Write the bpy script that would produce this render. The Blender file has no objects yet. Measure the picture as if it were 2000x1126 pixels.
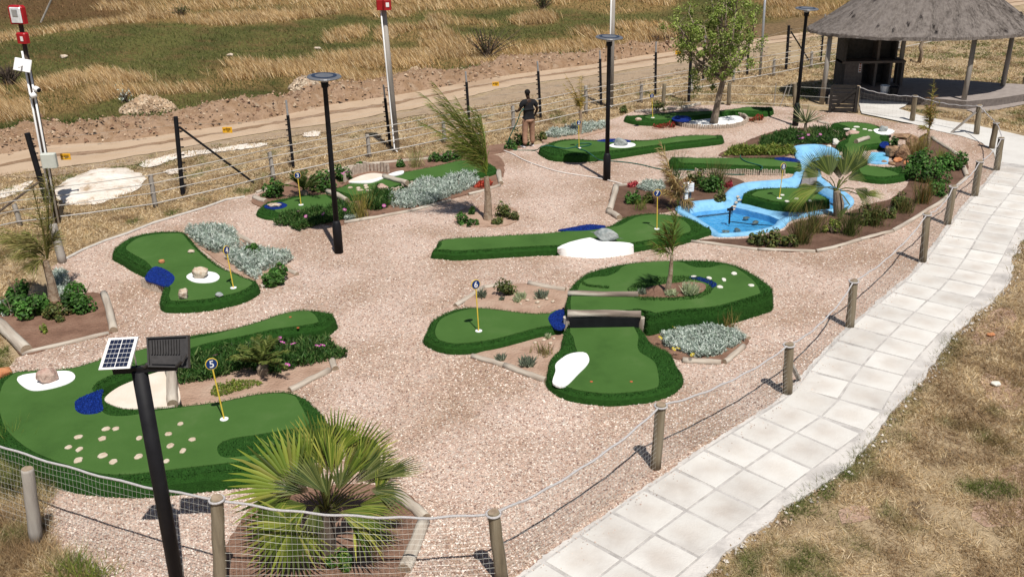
import bpy, bmesh, math, random
import numpy as np
from mathutils import Vector, Matrix
from mathutils.geometry import tessellate_polygon
random.seed(7); rng = np.random.default_rng(7)
SC = bpy.context.scene; COL = SC.collection

# ------------------------------------------------------------ camera, sky, sun, exposure
FPX, PITCH, ROLL, CAMH = 1900.0, math.radians(23.0), math.radians(-1.0), 7.6
_F = np.array([0, math.cos(PITCH), -math.sin(PITCH)]); _U0 = np.array([0, math.sin(PITCH), math.cos(PITCH)]); _R0 = np.array([1., 0, 0])
_R = math.cos(ROLL)*_R0 + math.sin(ROLL)*_U0; _U = -math.sin(ROLL)*_R0 + math.cos(ROLL)*_U0
cd = bpy.data.cameras.new('camera'); cam = bpy.data.objects.new('camera', cd); COL.objects.link(cam)
cd.sensor_width = 36; cd.lens = 36*FPX/2000; cd.clip_start = .1; cd.clip_end = 5000
cam.matrix_world = Matrix(((_R[0], _U[0], -_F[0], 0), (_R[1], _U[1], -_F[1], 0), (_R[2], _U[2], -_F[2], CAMH), (0, 0, 0, 1)))
SC.camera = cam
W = bpy.data.worlds.new('World'); SC.world = W; W.use_nodes = True
SUN = Vector((0.19, -0.50, 1.0)).normalized()
_nt = W.node_tree; sky = _nt.nodes.new('ShaderNodeTexSky'); sky.sky_type = 'NISHITA'; sky.sun_disc = False
sky.sun_elevation = math.asin(SUN.z); sky.sun_rotation = math.atan2(SUN.x, SUN.y)
bg = _nt.nodes['Background']; _nt.links.new(sky.outputs[0], bg.inputs[0]); bg.inputs[1].default_value = .055
sd = bpy.data.lights.new('sun', 'SUN'); sd.energy = 4.9; sd.angle = math.radians(.53); sd.color = (1, .955, .88)
so = bpy.data.objects.new('sun', sd); COL.objects.link(so); so.rotation_euler = SUN.to_track_quat('Z', 'Y').to_euler()
SC.view_settings.view_transform = 'Standard'; SC.view_settings.look = 'None'; SC.view_settings.exposure = 0.08; SC.view_settings.gamma = 1
SC.view_settings.use_curve_mapping = False

# ------------------------------------------------------------ layout helpers (survey of the place from the photograph)
def G(x, y, z=0.0):
    d = _F*FPX + _R*(x-1000) - _U*(y-563); k = (z-CAMH)/d[2]
    return Vector((d[0]*k, d[1]*k, z))
def V(x, y, Y):
    d = _F*FPX + _R*(x-1000) - _U*(y-563); k = Y/d[1]
    return Vector((d[0]*k, Y, CAMH+d[2]*k))
def Gn(p, z=0.0):
    p = np.asarray(p, float); d = _F[None]*FPX + _R[None]*(p[:, :1]-1000) - _U[None]*(p[:, 1:2]-563); k = (z-CAMH)/d[:, 2]
    return np.stack([d[:, 0]*k, d[:, 1]*k, np.full(len(p), 1.0)*z], 1)
def pip(P, poly):
    x, y = P[:, 0], P[:, 1]; q = np.asarray(poly, float); ins = np.zeros(len(P), bool)
    x2, y2 = q[-1]
    for x1, y1 in q:
        if y1 != y2: ins ^= ((y1 > y) != (y2 > y)) & (x < (x2-x1)*(y-y1)/(y2-y1)+x1)
        x2, y2 = x1, y1
    return ins
def spline(pts, step=.08, closed=True):
    P = np.asarray(pts, float); n = len(P); out = []
    for i in range(n if closed else n-1):
        if closed: a, b, c, d = P[i-1], P[i], P[(i+1) % n], P[(i+2) % n]
        else: a, b, c, d = P[max(i-1, 0)], P[i], P[i+1], P[min(i+2, n-1)]
        m = max(1, int(np.linalg.norm(c-b)/step))
        for k in range(m):
            t = k/m
            out.append(.5*((2*b)+(c-a)*t+(2*a-5*b+4*c-d)*t*t+(3*b-a-3*c+d)*t**3))
    if not closed: out.append(P[-1])
    return np.array(out)
def area2(P): return .5*np.sum(P[:, 0]*np.roll(P[:, 1], -1)-np.roll(P[:, 0], -1)*P[:, 1])
def ccw(P): return P if area2(P) > 0 else P[::-1].copy()
def offset(P, d):                      # inward for ccw outlines
    t = np.roll(P, -1, 0)[:, :2]-np.roll(P, 1, 0)[:, :2]; t /= np.linalg.norm(t, axis=1)[:, None]+1e-9
    Q = P.copy(); Q[:, 0] -= t[:, 1]*d; Q[:, 1] += t[:, 0]*d
    return Q
def vnoise(P, s, seed=0):              # cheap smooth value noise on xy
    p = P[:, :2]*s+seed*17.3; i = np.floor(p).astype(np.int64); f = p-i; f = f*f*(3-2*f)
    def h(a, b):
        v = np.sin(a*127.1+b*311.7+seed*74.7)*43758.5453
        return v-np.floor(v)
    a, b = i[:, 0], i[:, 1]
    return (h(a, b)*(1-f[:, 0])+h(a+1, b)*f[:, 0])*(1-f[:, 1])+(h(a, b+1)*(1-f[:, 0])+h(a+1, b+1)*f[:, 0])*f[:, 1]
def fbm(P, s, seed=0, o=4): return sum(vnoise(P, s*2**k, seed+k)*.5**k for k in range(o))/sum(.5**k for k in range(o))

# ------------------------------------------------------------ materials
M = {}
def mat(name, cols, scale=8, rough=.8, bump=0, bscale=None, detail=6, spec=.3, stretch=None, metal=0, coord='Object', lo=.3, hi=.7):
    m = bpy.data.materials.new(name); m.use_nodes = True; nt = m.node_tree; b = nt.nodes['Principled BSDF']
    b.inputs['Roughness'].default_value = rough; b.inputs['Specular IOR Level'].default_value = spec; b.inputs['Metallic'].default_value = metal
    tc = nt.nodes.new('ShaderNodeTexCoord'); mp = nt.nodes.new('ShaderNodeMapping'); nt.links.new(tc.outputs[coord], mp.inputs[0])
    if stretch: mp.inputs['Scale'].default_value = stretch
    nz = nt.nodes.new('ShaderNodeTexNoise'); nz.inputs['Scale'].default_value = scale; nz.inputs['Detail'].default_value = detail; nz.inputs['Roughness'].default_value = .6
    nt.links.new(mp.outputs[0], nz.inputs['Vector'])
    r = nt.nodes.new('ShaderNodeValToRGB'); e = r.color_ramp.elements
    e[0].position = lo; e[0].color = (*cols[0], 1); e[1].position = hi; e[1].color = (*cols[-1], 1)
    for k, c in enumerate(cols[1:-1]):
        q = e.new(lo+(hi-lo)*(k+1)/(len(cols)-1)); q.color = (*c, 1)
    nt.links.new(nz.outputs[0], r.inputs[0]); nt.links.new(r.outputs[0], b.inputs['Base Color'])
    if bump:
        n2 = nt.nodes.new('ShaderNodeTexNoise'); n2.inputs['Scale'].default_value = bscale or scale*3; n2.inputs['Detail'].default_value = 5
        nt.links.new(mp.outputs[0], n2.inputs['Vector'])
        bp = nt.nodes.new('ShaderNodeBump'); bp.inputs['Strength'].default_value = 1; bp.inputs['Distance'].default_value = bump
        nt.links.new(n2.outputs[0], bp.inputs['Height']); nt.links.new(bp.outputs[0], b.inputs['Normal'])
    M[name] = m; return m
def attr_mat(name, rough=.6, spec=.25, trans=0.0):
    m = bpy.data.materials.new(name); m.use_nodes = True; nt = m.node_tree; b = nt.nodes['Principled BSDF']
    a = nt.nodes.new('ShaderNodeAttribute'); a.attribute_name = 'Col'; nt.links.new(a.outputs['Color'], b.inputs['Base Color'])
    b.inputs['Roughness'].default_value = rough; b.inputs['Specular IOR Level'].default_value = spec
    if trans:
        t = nt.nodes.new('ShaderNodeBsdfTranslucent'); nt.links.new(a.outputs['Color'], t.inputs[0])
        mx = nt.nodes.new('ShaderNodeMixShader'); mx.inputs[0].default_value = trans
        nt.links.new(b.outputs[0], mx.inputs[1]); nt.links.new(t.outputs[0], mx.inputs[2]); nt.links.new(mx.outputs[0], nt.nodes['Material Output'].inputs[0])
    M[name] = m; return m
attr_mat('leaf', .55, .2, .25); attr_mat('blade', .7, .15, .2); attr_mat('pile', .75, .15, 0.0); attr_mat('pebble', .8, .25); attr_mat('petal', .6, .2, .3)
def voro(name, cols, scale, bump, rough=.85, patch=None):
    m = bpy.data.materials.new(name); m.use_nodes = True; nt = m.node_tree; b = nt.nodes['Principled BSDF']; b.inputs['Roughness'].default_value = rough; b.inputs['Specular IOR Level'].default_value = .2
    tc = nt.nodes.new('ShaderNodeTexCoord'); v = nt.nodes.new('ShaderNodeTexVoronoi'); v.inputs['Scale'].default_value = scale; nt.links.new(tc.outputs['Object'], v.inputs['Vector'])
    sp = nt.nodes.new('ShaderNodeSeparateColor'); nt.links.new(v.outputs['Color'], sp.inputs[0])
    r = nt.nodes.new('ShaderNodeValToRGB'); e = r.color_ramp.elements; e[0].color = (*cols[0], 1); e[1].color = (*cols[-1], 1)
    for k, c in enumerate(cols[1:-1]):
        q = e.new((k+1)/(len(cols)-1)); q.color = (*c, 1)
    nt.links.new(sp.outputs[0], r.inputs[0])
    nz = nt.nodes.new('ShaderNodeTexNoise'); nz.inputs['Scale'].default_value = .6; nz.inputs['Detail'].default_value = 4; nt.links.new(tc.outputs['Object'], nz.inputs['Vector'])
    mx = nt.nodes.new('ShaderNodeMix'); mx.data_type = 'RGBA'; mx.blend_type = 'MULTIPLY'; mx.inputs[0].default_value = 1
    r2 = nt.nodes.new('ShaderNodeValToRGB'); r2.color_ramp.elements[0].color = (.74, .66, .58, 1); r2.color_ramp.elements[0].position = .35; r2.color_ramp.elements[1].color = (1.06, 1.03, 1.02, 1); r2.color_ramp.elements[1].position = .6
    nt.links.new(nz.outputs[0], r2.inputs[0]); nt.links.new(r.outputs[0], mx.inputs[6]); nt.links.new(r2.outputs[0], mx.inputs[7]); nt.links.new(mx.outputs[2], b.inputs['Base Color'])
    bp = nt.nodes.new('ShaderNodeBump'); bp.invert = True; bp.inputs['Distance'].default_value = bump; nt.links.new(v.outputs['Distance'], bp.inputs['Height']); nt.links.new(bp.outputs[0], b.inputs['Normal'])
    M[name] = m
GRAV = [(.28, .185, .145), (.45, .325, .265), (.555, .435, .365), (.48, .345, .28), (.60, .485, .405), (.41, .345, .30), (.65, .57, .50)]
voro('gravel', GRAV, 38, .018)
mat('lawn', [(.13, .09, .055), (.32, .235, .14), (.42, .32, .20), (.19, .13, .08)], 1.6, .95, .03, 40, 9)
mat('far_land', [(.16, .13, .05), (.30, .2, .09), (.13, .13, .05)], .08, .95, .1, 3, 9)
mat('road', [(.36, .25, .165), (.47, .35, .245), (.42, .30, .20)], .5, .95, .03, 14, 9)
mat('verge', [(.24, .18, .125), (.36, .265, .18), (.27, .20, .13)], 1.8, .95, .06, 12, 9)
mat('white_sand', [(.36, .26, .165), (.66, .58, .50), (.74, .68, .61), (.77, .72, .66)], 1.9, .95, .04, 10, 9)
mat('dirt', [(.19, .115, .07), (.33, .22, .145), (.25, .155, .09), (.37, .27, .19)], 1.2, .95, .12, 8, 9)
mat('soil', [(.13, .07, .045), (.22, .125, .085), (.27, .165, .115)], 2.2, .95, .05, 22, 8)
mat('dark_soil', [(.075, .04, .026), (.13, .072, .048), (.17, .10, .07)], 2.2, .95, .05, 22, 8)
mat('pale_soil', [(.30, .19, .135), (.40, .27, .20), (.45, .33, .25)], 2.2, .95, .04, 22, 8)
mat('joint', [(.32, .30, .285), (.44, .415, .395), (.56, .535, .51)], 5, .95, .01, 40, 8)
mat('mortar', [(.38, .355, .335), (.47, .44, .415), (.60, .565, .53), (.52, .485, .455)], 2.2, .95, .008, 30, 9)
mat('tile', [(.51, .485, .46), (.575, .555, .53), (.62, .605, .58)], 1.2, .85, .006, 40, 7, lo=.35, hi=.62)
def tile_tint():
    nt = M['tile'].node_tree; b = nt.nodes['Principled BSDF']; mp = next(n for n in nt.nodes if n.type == 'MAPPING'); src = b.inputs['Base Color'].links[0].from_socket
    oi = nt.nodes.new('ShaderNodeObjectInfo'); cm = nt.nodes.new('ShaderNodeCombineXYZ'); ml = nt.nodes.new('ShaderNodeMath'); ml.operation = 'MULTIPLY'; ml.inputs[1].default_value = 37; nt.links.new(oi.outputs['Random'], ml.inputs[0])
    for k in range(3): nt.links.new(ml.outputs[0], cm.inputs[k])
    nt.links.new(cm.outputs[0], mp.inputs['Location'])
    r = nt.nodes.new('ShaderNodeValToRGB'); e = r.color_ramp.elements; e[0].color = (.90, .885, .865, 1); e[1].color = (1.06, 1.05, 1.03, 1); nt.links.new(oi.outputs['Random'], r.inputs[0])
    tc = nt.nodes.new('ShaderNodeTexCoord'); ln = nt.nodes.new('ShaderNodeVectorMath'); ln.operation = 'LENGTH'; nz = nt.nodes.new('ShaderNodeTexNoise'); nz.inputs['Scale'].default_value = 5; nt.links.new(mp.outputs[0], nz.inputs['Vector']); nt.links.new(tc.outputs['Object'], ln.inputs[0])
    ad = nt.nodes.new('ShaderNodeMath'); ad.operation = 'MULTIPLY_ADD'; ad.inputs[1].default_value = .35; nt.links.new(nz.outputs[0], ad.inputs[0]); nt.links.new(ln.outputs['Value'], ad.inputs[2])
    r2 = nt.nodes.new('ShaderNodeValToRGB'); e = r2.color_ramp.elements; e[0].position = .22; e[0].color = (.94, .905, .88, 1); e[1].position = .46; e[1].color = (1.03, 1.03, 1.03, 1); nt.links.new(ad.outputs[0], r2.inputs[0])
    out = src
    for q in (r, r2):
        mx = nt.nodes.new('ShaderNodeMix'); mx.data_type = 'RGBA'; mx.blend_type = 'MULTIPLY'; mx.inputs[0].default_value = 1; nt.links.new(out, mx.inputs[6]); nt.links.new(q.outputs[0], mx.inputs[7]); out = mx.outputs[2]
    nt.links.new(out, b.inputs['Base Color'])
tile_tint()
mat('concrete', [(.50, .47, .44), (.58, .56, .53), (.63, .61, .58)], 1.0, .9, .006, 25, 8)
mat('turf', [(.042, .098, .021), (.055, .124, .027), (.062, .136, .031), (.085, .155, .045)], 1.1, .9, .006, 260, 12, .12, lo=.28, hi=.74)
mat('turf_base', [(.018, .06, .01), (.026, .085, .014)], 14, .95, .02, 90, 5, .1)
mat('blue_turf', [(.004, .018, .14), (.008, .035, .24)], 40, .8, .012, 160, 5, .2)
mat('white_patch', [(.78, .78, .77), (.83, .83, .82)], 4, .8, .004, 60, 4)
mat('bunker_sand', [(.66, .56, .46), (.74, .65, .56)], 3, .95, .01, 60, 6)
mat('white_paint', [(.76, .76, .77), (.82, .82, .82)], 5, .5)
mat('yellow_paint', [(.72, .50, .05), (.80, .58, .10)], 9, .45)
mat('navy_paint', [(.008, .03, .13), (.012, .04, .17)], 9, .4)
mat('red_dot', [(.35, .09, .03), (.45, .13, .05)], 30, .8)
mat('stone_cream', [(.38, .28, .19), (.52, .43, .33), (.60, .53, .43)], 9, .85, .01, 40)
mat('stone_white', [(.60, .57, .50), (.74, .72, .66)], 9, .85, .01, 40)
mat('rock_grey', [(.12, .14, .14), (.25, .28, .28), (.36, .38, .37), (.2, .22, .23)], 5, .8, .03, 18, 9)
mat('rock_tan', [(.28, .19, .12), (.48, .36, .26), (.56, .49, .40), (.38, .22, .13)], 5, .85, .03, 18, 9)
mat('rock_pink', [(.22, .13, .11), (.42, .27, .22), (.50, .37, .31), (.30, .17, .13)], 5, .85, .03, 18, 9)
mat('rock_orange', [(.32, .11, .04), (.5, .22, .1), (.42, .16, .07)], 5, .85, .03, 18, 9)
mat('rock_brown', [(.06, .035, .022), (.24, .14, .08), (.38, .25, .15), (.13, .07, .04)], 4, .85, .06, 14, 9)
mat('log', [(.24, .20, .16), (.40, .34, .28), (.50, .45, .38), (.30, .25, .21)], 5, .85, .012, 30, 9, stretch=(1, 1, .12))
mat('log_end', [(.22, .16, .11), (.36, .28, .2)], 14, .9, .01, 40)
mat('log_dark', [(.11, .085, .07), (.24, .19, .155), (.52, .47, .40)], 5, .85, .012, 30, 9, stretch=(1, 1, .12), lo=.35, hi=.62)
mat('post_wood', [(.085, .064, .042), (.165, .13, .085), (.24, .20, .14), (.12, .095, .065)], 6, .85, .01, 30, 9, stretch=(1, 1, .1))
mat('grey_wood', [(.20, .18, .16), (.33, .30, .27), (.42, .39, .35)], 6, .85, .01, 30, 9, stretch=(1, 1, .1))
mat('stick', [(.28, .22, .17), (.45, .37, .30), (.54, .47, .40)], 14, .85, .008, 60, 6)
mat('bark', [(.13, .095, .065), (.27, .21, .155), (.36, .29, .22)], 9, .9, .02, 30, 8, stretch=(1, 1, .3))
mat('palm_trunk', [(.16, .10, .065), (.30, .22, .155), (.38, .31, .24)], 12, .9, .02, 30, 7)
mat('black_metal', [(.007, .007, .009), (.013, .013, .016)], 6, .6, spec=.2)
mat('lamp_grey', [(.10, .105, .12), (.15, .155, .17)], 6, .4, spec=.4)
mat('galv', [(.34, .35, .37), (.46, .47, .49)], 12, .4, metal=.4)
mat('rail', [(.42, .39, .36), (.54, .51, .47)], 8, .7, .004, 30)
mat('rope', [(.38, .36, .36), (.56, .54, .54)], 60, .9, .01, 120)
mat('wire', [(.42, .41, .37), (.52, .51, .47)], 20, .5, metal=.3)
mat('red_paint', [(.28, .008, .012), (.40, .015, .02)], 6, .45)
mat('glass_white', [(.55, .57, .6), (.8, .82, .85)], 7, .15, spec=.6)
mat('box_grey', [(.48, .50, .45), (.55, .57, .52)], 5, .6)
mat('sign_yellow', [(.75, .36, .01), (.82, .44, .02)], 6, .6)
mat('blue_concrete', [(.09, .24, .38), (.16, .38, .60), (.21, .46, .70), (.22, .47, .71), (.36, .54, .66)], 3.2, .7, .02, 16, 12, lo=.24, hi=.78)
mat('pond_floor', [(.06, .27, .44), (.11, .40, .61), (.15, .46, .66), (.08, .32, .50)], 3.2, .6, .02, 8, 8)
mat('plank', [(.17, .155, .15), (.25, .23, .225)], 3, .85, .004, 30, 6, stretch=(6, .6, 1))
mat('thatch', [(.12, .10, .09), (.19, .165, .15), (.24, .21, .19)], 10, .95, .04, 40, 8, stretch=(1, 1, .4))
mat('slab_face', [(.12, .10, .092), (.20, .17, .155)], 9, .9, .012, 30)
mat('paving', [(.24, .205, .19), (.33, .285, .26)], 4, .9, .01, 30)
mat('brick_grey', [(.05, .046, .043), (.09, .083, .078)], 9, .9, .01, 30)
mat('gate_black', [(.015, .013, .012), (.03, .026, .024)], 8, .6, .004, 30)
mat('hose_green', [(.012, .075, .055), (.02, .11, .08)], 10, .4)
mat('hose_white', [(.62, .56, .52), (.72, .68, .63)], 10, .5)
mat('skin', [(.035, .018, .012), (.05, .026, .018)], 8, .5)
mat('shirt', [(.008, .008, .01), (.016, .016, .019)], 9, .9, .01, 12)
mat('trousers', [(.30, .17, .11), (.40, .235, .16)], 8, .9, .015, 12)
mat('hair', [(.006, .005, .005), (.012, .01, .01)], 60, .9, .01, 120)
mat('cell', [(.008, .012, .035), (.014, .02, .05)], 20, .25, spec=.5)
mat('dead_wood', [(.05, .035, .028), (.12, .09, .07)], 9, .9, .01, 30)
def water_mat():
    m = bpy.data.materials.new('water'); m.use_nodes = True; nt = m.node_tree; nt.nodes.remove(nt.nodes['Principled BSDF'])
    t = nt.nodes.new('ShaderNodeBsdfTransparent'); t.inputs[0].default_value = (.62, .82, .95, 1); g = nt.nodes.new('ShaderNodeBsdfGlossy'); g.inputs['Roughness'].default_value = .03
    f = nt.nodes.new('ShaderNodeFresnel'); f.inputs[0].default_value = 1.33; mx = nt.nodes.new('ShaderNodeMixShader')
    n = nt.nodes.new('ShaderNodeTexNoise'); n.inputs['Scale'].default_value = 9; n.inputs['Detail'].default_value = 4; bp = nt.nodes.new('ShaderNodeBump'); bp.inputs['Distance'].default_value = .05
    tc = nt.nodes.new('ShaderNodeTexCoord'); nt.links.new(tc.outputs['Object'], n.inputs['Vector']); nt.links.new(n.outputs[0], bp.inputs['Height'])
    nt.links.new(bp.outputs[0], f.inputs['Normal']); nt.links.new(bp.outputs[0], g.inputs['Normal'])
    nt.links.new(f.outputs[0], mx.inputs[0]); nt.links.new(t.outputs[0], mx.inputs[1]); nt.links.new(g.outputs[0], mx.inputs[2]); nt.links.new(mx.outputs[0], nt.nodes['Material Output'].inputs[0])
    M['water'] = m
water_mat()

# ------------------------------------------------------------ object helpers
def link(name, me, parent=None):
    o = bpy.data.objects.new(name, me); COL.objects.link(o)
    if parent is not None: o.parent = parent
    return o
def tag(o, label=None, cat=None, group=None, kind=None):
    if label: o['label'] = label
    if cat: o['category'] = cat
    if group: o['group'] = group
    if kind: o['kind'] = kind
    return o
def thing(name, label, cat, loc=(0, 0, 0), group=None):
    o = bpy.data.objects.new(name, None); COL.objects.link(o); o.location = loc; o.empty_display_size = .1
    return tag(o, label, cat, group)
def local(o): return np.array(o.location) if o is not None else np.zeros(3)
class MB:
    """collects simple shapes (in world coordinates) into one mesh"""
    def __init__(s): s.v = []; s.f = []; s.m = []
    def add(s, vs, fs, mi=0):
        n = len(s.v); s.v += [tuple(map(float, v)) for v in vs]; s.f += [tuple(i+n for i in f) for f in fs]; s.m += [mi]*len(fs); return s
    def box(s, c, sz, rot=None, mi=0, bev=0):
        x, y, z = sz[0]/2, sz[1]/2, sz[2]/2; c = Vector(c); R = rot or Matrix.Identity(3)
        if bev:
            b = min(bev, x*.9, y*.9, z*.9); vs = []; ring = [(-x+b, -y), (x-b, -y), (x, -y+b), (x, y-b), (x-b, y), (-x+b, y), (-x, y-b), (-x, -y+b)]
            inn = [(-x+b, -y+b), (x-b, -y+b), (x-b, -y+b), (x-b, y-b), (x-b, y-b), (-x+b, y-b), (-x+b, y-b), (-x+b, -y+b)]
            vs = [(p[0], p[1], -z) for p in ring]+[(p[0], p[1], z-b) for p in ring]+[(-x+b, -y+b, z), (x-b, -y+b, z), (x-b, y-b, z), (-x+b, y-b, z)]
            fs = [tuple(range(7, -1, -1))]+[(i, (i+1) % 8, 8+(i+1) % 8, 8+i) for i in range(8)]+[(16, 17, 18, 19), (8, 9, 17, 16), (9, 10, 17), (10, 11, 18, 17), (11, 12, 18), (12, 13, 19, 18), (13, 14, 19), (14, 15, 16, 19), (15, 8, 16)]
        else:
            vs = [(a, b_, d) for d in (-z, z) for a, b_ in ((-x, -y), (x, -y), (x, y), (-x, y))]
            fs = [(3, 2, 1, 0), (4, 5, 6, 7), (0, 1, 5, 4), (1, 2, 6, 5), (2, 3, 7, 6), (3, 0, 4, 7)]
        return s.add([c+R @ Vector(v) for v in vs], fs, mi)
    def tube(s, pts, r, n=8, cap=True, mi=0, mic=None, squash=1):
        pts = [Vector(p) for p in pts]; k = len(pts); rs = r if hasattr(r, '__len__') else [r]*k; vs = []; fs = []
        up = None
        for i, p in enumerate(pts):
            t = (pts[min(i+1, k-1)]-pts[max(i-1, 0)]); t = t.normalized() if t.length > 1e-9 else Vector((0, 0, 1))
            if up is None: up = Vector((0, 0, 1)) if abs(t.z) < .9 else Vector((0, 1, 0))
            a = t.cross(up).normalized(); b = a.cross(t).normalized(); up = b
            for j in range(n):
                w = 2*math.pi*j/n; vs.append(p+a*math.cos(w)*rs[i]+b*math.sin(w)*rs[i]*squash)
        for i in range(k-1):
            for j in range(n): fs.append((i*n+j, i*n+(j+1) % n, (i+1)*n+(j+1) % n, (i+1)*n+j))
        s.add(vs, fs, mi)
        if cap:
            q = len(s.v)-len(vs); s.f += [tuple(q+j for j in range(n-1, -1, -1)), tuple(q+(k-1)*n+j for j in range(n))]; s.m += [mi if mic is None else mic]*2
        return s
    def lathe(s, c, prof, n=16, axis=None, mi=0):
        c = Vector(c); R = Vector(axis).to_track_quat('Z', 'Y').to_matrix() if axis is not None else Matrix.Identity(3); vs = []; fs = []
        for r, z in prof:
            for j in range(n):
                w = 2*math.pi*j/n; vs.append(c+R @ Vector((r*math.cos(w), r*math.sin(w), z)))
        for i in range(len(prof)-1):
            for j in range(n): fs.append((i*n+j, i*n+(j+1) % n, (i+1)*n+(j+1) % n, (i+1)*n+j))
        fs += [tuple(range(n-1, -1, -1)), tuple((len(prof)-1)*n+j for j in range(n))]
        return s.add(vs, fs, mi)
    def poly(s, P, holes=(), mi=0, up=True):
        loops = [[Vector(p) for p in P]]+[[Vector(p) for p in h] for h in holes]
        tris = tessellate_polygon(loops); vs = [p for l in loops for p in l]; fs = []
        for t in tris:
            a, b, c = (vs[i] for i in t)
            fs.append(tuple(t) if ((b-a).cross(c-a).z > 0) == up else tuple(t)[::-1])
        return s.add(vs, fs, mi)
    def build(s, name, mats, parent=None, smooth=False):
        me = bpy.data.meshes.new(name); off = local(parent)
        if parent is not None and parent.parent is not None: off = off+local(parent.parent)
        me.from_pydata([(v[0]-off[0], v[1]-off[1], v[2]-off[2]) for v in s.v], [], s.f)
        for m in (mats if isinstance(mats, (list, tuple)) else [mats]): me.materials.append(M[m])
        me.polygons.foreach_set('material_index', s.m)
        if smooth: me.polygons.foreach_set('use_smooth', [True]*len(s.f))
        me.update(); return link(name, me, parent)
def np_mesh(name, Vv, Ff, col, m, parent=None, smooth=False):
    me = bpy.data.meshes.new(name); off = local(parent)
    if parent is not None and parent.parent is not None: off = off+local(parent.parent)
    Vv = (Vv-off).astype(np.float32); k = Ff.shape[1]; n = len(Ff)
    me.vertices.add(len(Vv)); me.vertices.foreach_set('co', Vv.ravel()); me.loops.add(n*k); me.loops.foreach_set('vertex_index', Ff.astype(np.int32).ravel())
    me.polygons.add(n); me.polygons.foreach_set('loop_start', np.arange(0, n*k, k, dtype=np.int32)); me.polygons.foreach_set('loop_total', np.full(n, k, np.int32))
    if smooth: me.polygons.foreach_set('use_smooth', np.ones(n, bool))
    me.update(calc_edges=True)
    if col is not None:
        a = me.attributes.new('Col', 'FLOAT_COLOR', 'POINT'); c = np.ones((len(Vv), 4), np.float32); c[:, :3] = np.clip(col, 0, 1); a.data.foreach_set('color', c.ravel())
    me.materials.append(M[m]); return link(name, me, parent)
def merge(parts):
    n = 0; Vs = []; Fs = []; Cs = []
    for v, f, c in parts: Vs.append(v); Fs.append(f+n); Cs.append(c); n += len(v)
    return np.concatenate(Vs), np.concatenate(Fs), np.concatenate(Cs)
def unit(a): return a/(np.linalg.norm(a, axis=1)[:, None]+1e-9)
def blades(P, D, L, Wd, C, bend=None):
    """P bases, D directions, L lengths, Wd widths, C colours; two-segment tapering blades"""
    n = len(P); L = np.broadcast_to(L, n)[:, None]; Wd = np.broadcast_to(Wd, n)[:, None]; D = unit(D)
    h = unit(np.cross(D, rng.normal(size=(n, 3)))); bend = np.zeros((n, 3)) if bend is None else np.broadcast_to(bend, (n, 3))
    m = P+D*L*.55+bend*.3*L; t = P+D*L+bend*L
    Vv = np.stack([P-h*Wd/2, P+h*Wd/2, m-h*Wd*.4, m+h*Wd*.4, t], 1).reshape(-1, 3); b = (np.arange(n)*5)[:, None]
    Ff = np.concatenate([b+np.array([[0, 1, 3]]), b+np.array([[0, 3, 2]]), b+np.array([[2, 3, 4]])], 0)
    return Vv, Ff, np.repeat(C, 5, 0)
def spikes(P, D, L, Wd, C):
    n = len(P); L = np.broadcast_to(L, n)[:, None]; Wd = np.broadcast_to(Wd, n)[:, None]; D = unit(D); h = unit(np.cross(D, rng.normal(size=(n, 3))))
    Vv = np.stack([P-h*Wd/2, P+h*Wd/2, P+D*L], 1).reshape(-1, 3)
    return Vv, (np.arange(n)*3)[:, None]+np.array([[0, 1, 2]]), np.repeat(C, 3, 0)
def leaves(P, N, L, Wd, C):
    """folded diamond leaves: two triangles either side of a midrib"""
    n = len(P); N = unit(N); a = unit(np.cross(N, rng.normal(size=(n, 3)))); b = np.cross(N, a); L = np.broadcast_to(L, n)[:, None]; Wd = np.broadcast_to(Wd, n)[:, None]
    Vv = np.stack([P-a*L/2, P+b*Wd/2+N*Wd*.15, P+a*L/2, P-b*Wd/2+N*Wd*.15], 1).reshape(-1, 3); q = (np.arange(n)*4)[:, None]
    return Vv, np.concatenate([q+np.array([[0, 1, 2]]), q+np.array([[0, 2, 3]])], 0), np.repeat(C, 4, 0)
def pal(cols, n, jit=.18):
    c = np.asarray(cols, float)[rng.integers(0, len(cols), n)]
    return c*(1+rng.normal(size=(n, 1))*jit)
def sample_px(poly, n):
    q = np.asarray(poly, float); lo, hi = q.min(0), q.max(0); out = []
    while sum(map(len, out)) < n:
        p = rng.uniform(lo, hi, (n*2, 2)); out.append(p[pip(p, q)])
    return np.concatenate(out)[:n]
def ragged(px, z, amp=.05, step=.15, closed=True, spl=False):
    P = Gn(px, z); P = spline(P, step) if spl else np.concatenate([np.linspace(a, b, max(2, int(np.linalg.norm(b-a)/step)), endpoint=False) for a, b in zip(P, np.roll(P, -1, 0))])
    P[:, 0] += (fbm(P, 1.3, 3)-.5)*amp*3+rng.normal(size=len(P))*amp*.3; P[:, 1] += (fbm(P, 1.3, 9)-.5)*amp*3+rng.normal(size=len(P))*amp*.3
    return P
def sheet(name, px, z, m, kind='structure', amp=.05, holes=(), parent=None, step=.15, spl=False):
    b = MB(); b.poly(ragged(px, z, amp, step, spl=spl), holes); o = b.build(name, m, parent)
    if kind: o['kind'] = kind
    return o

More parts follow.
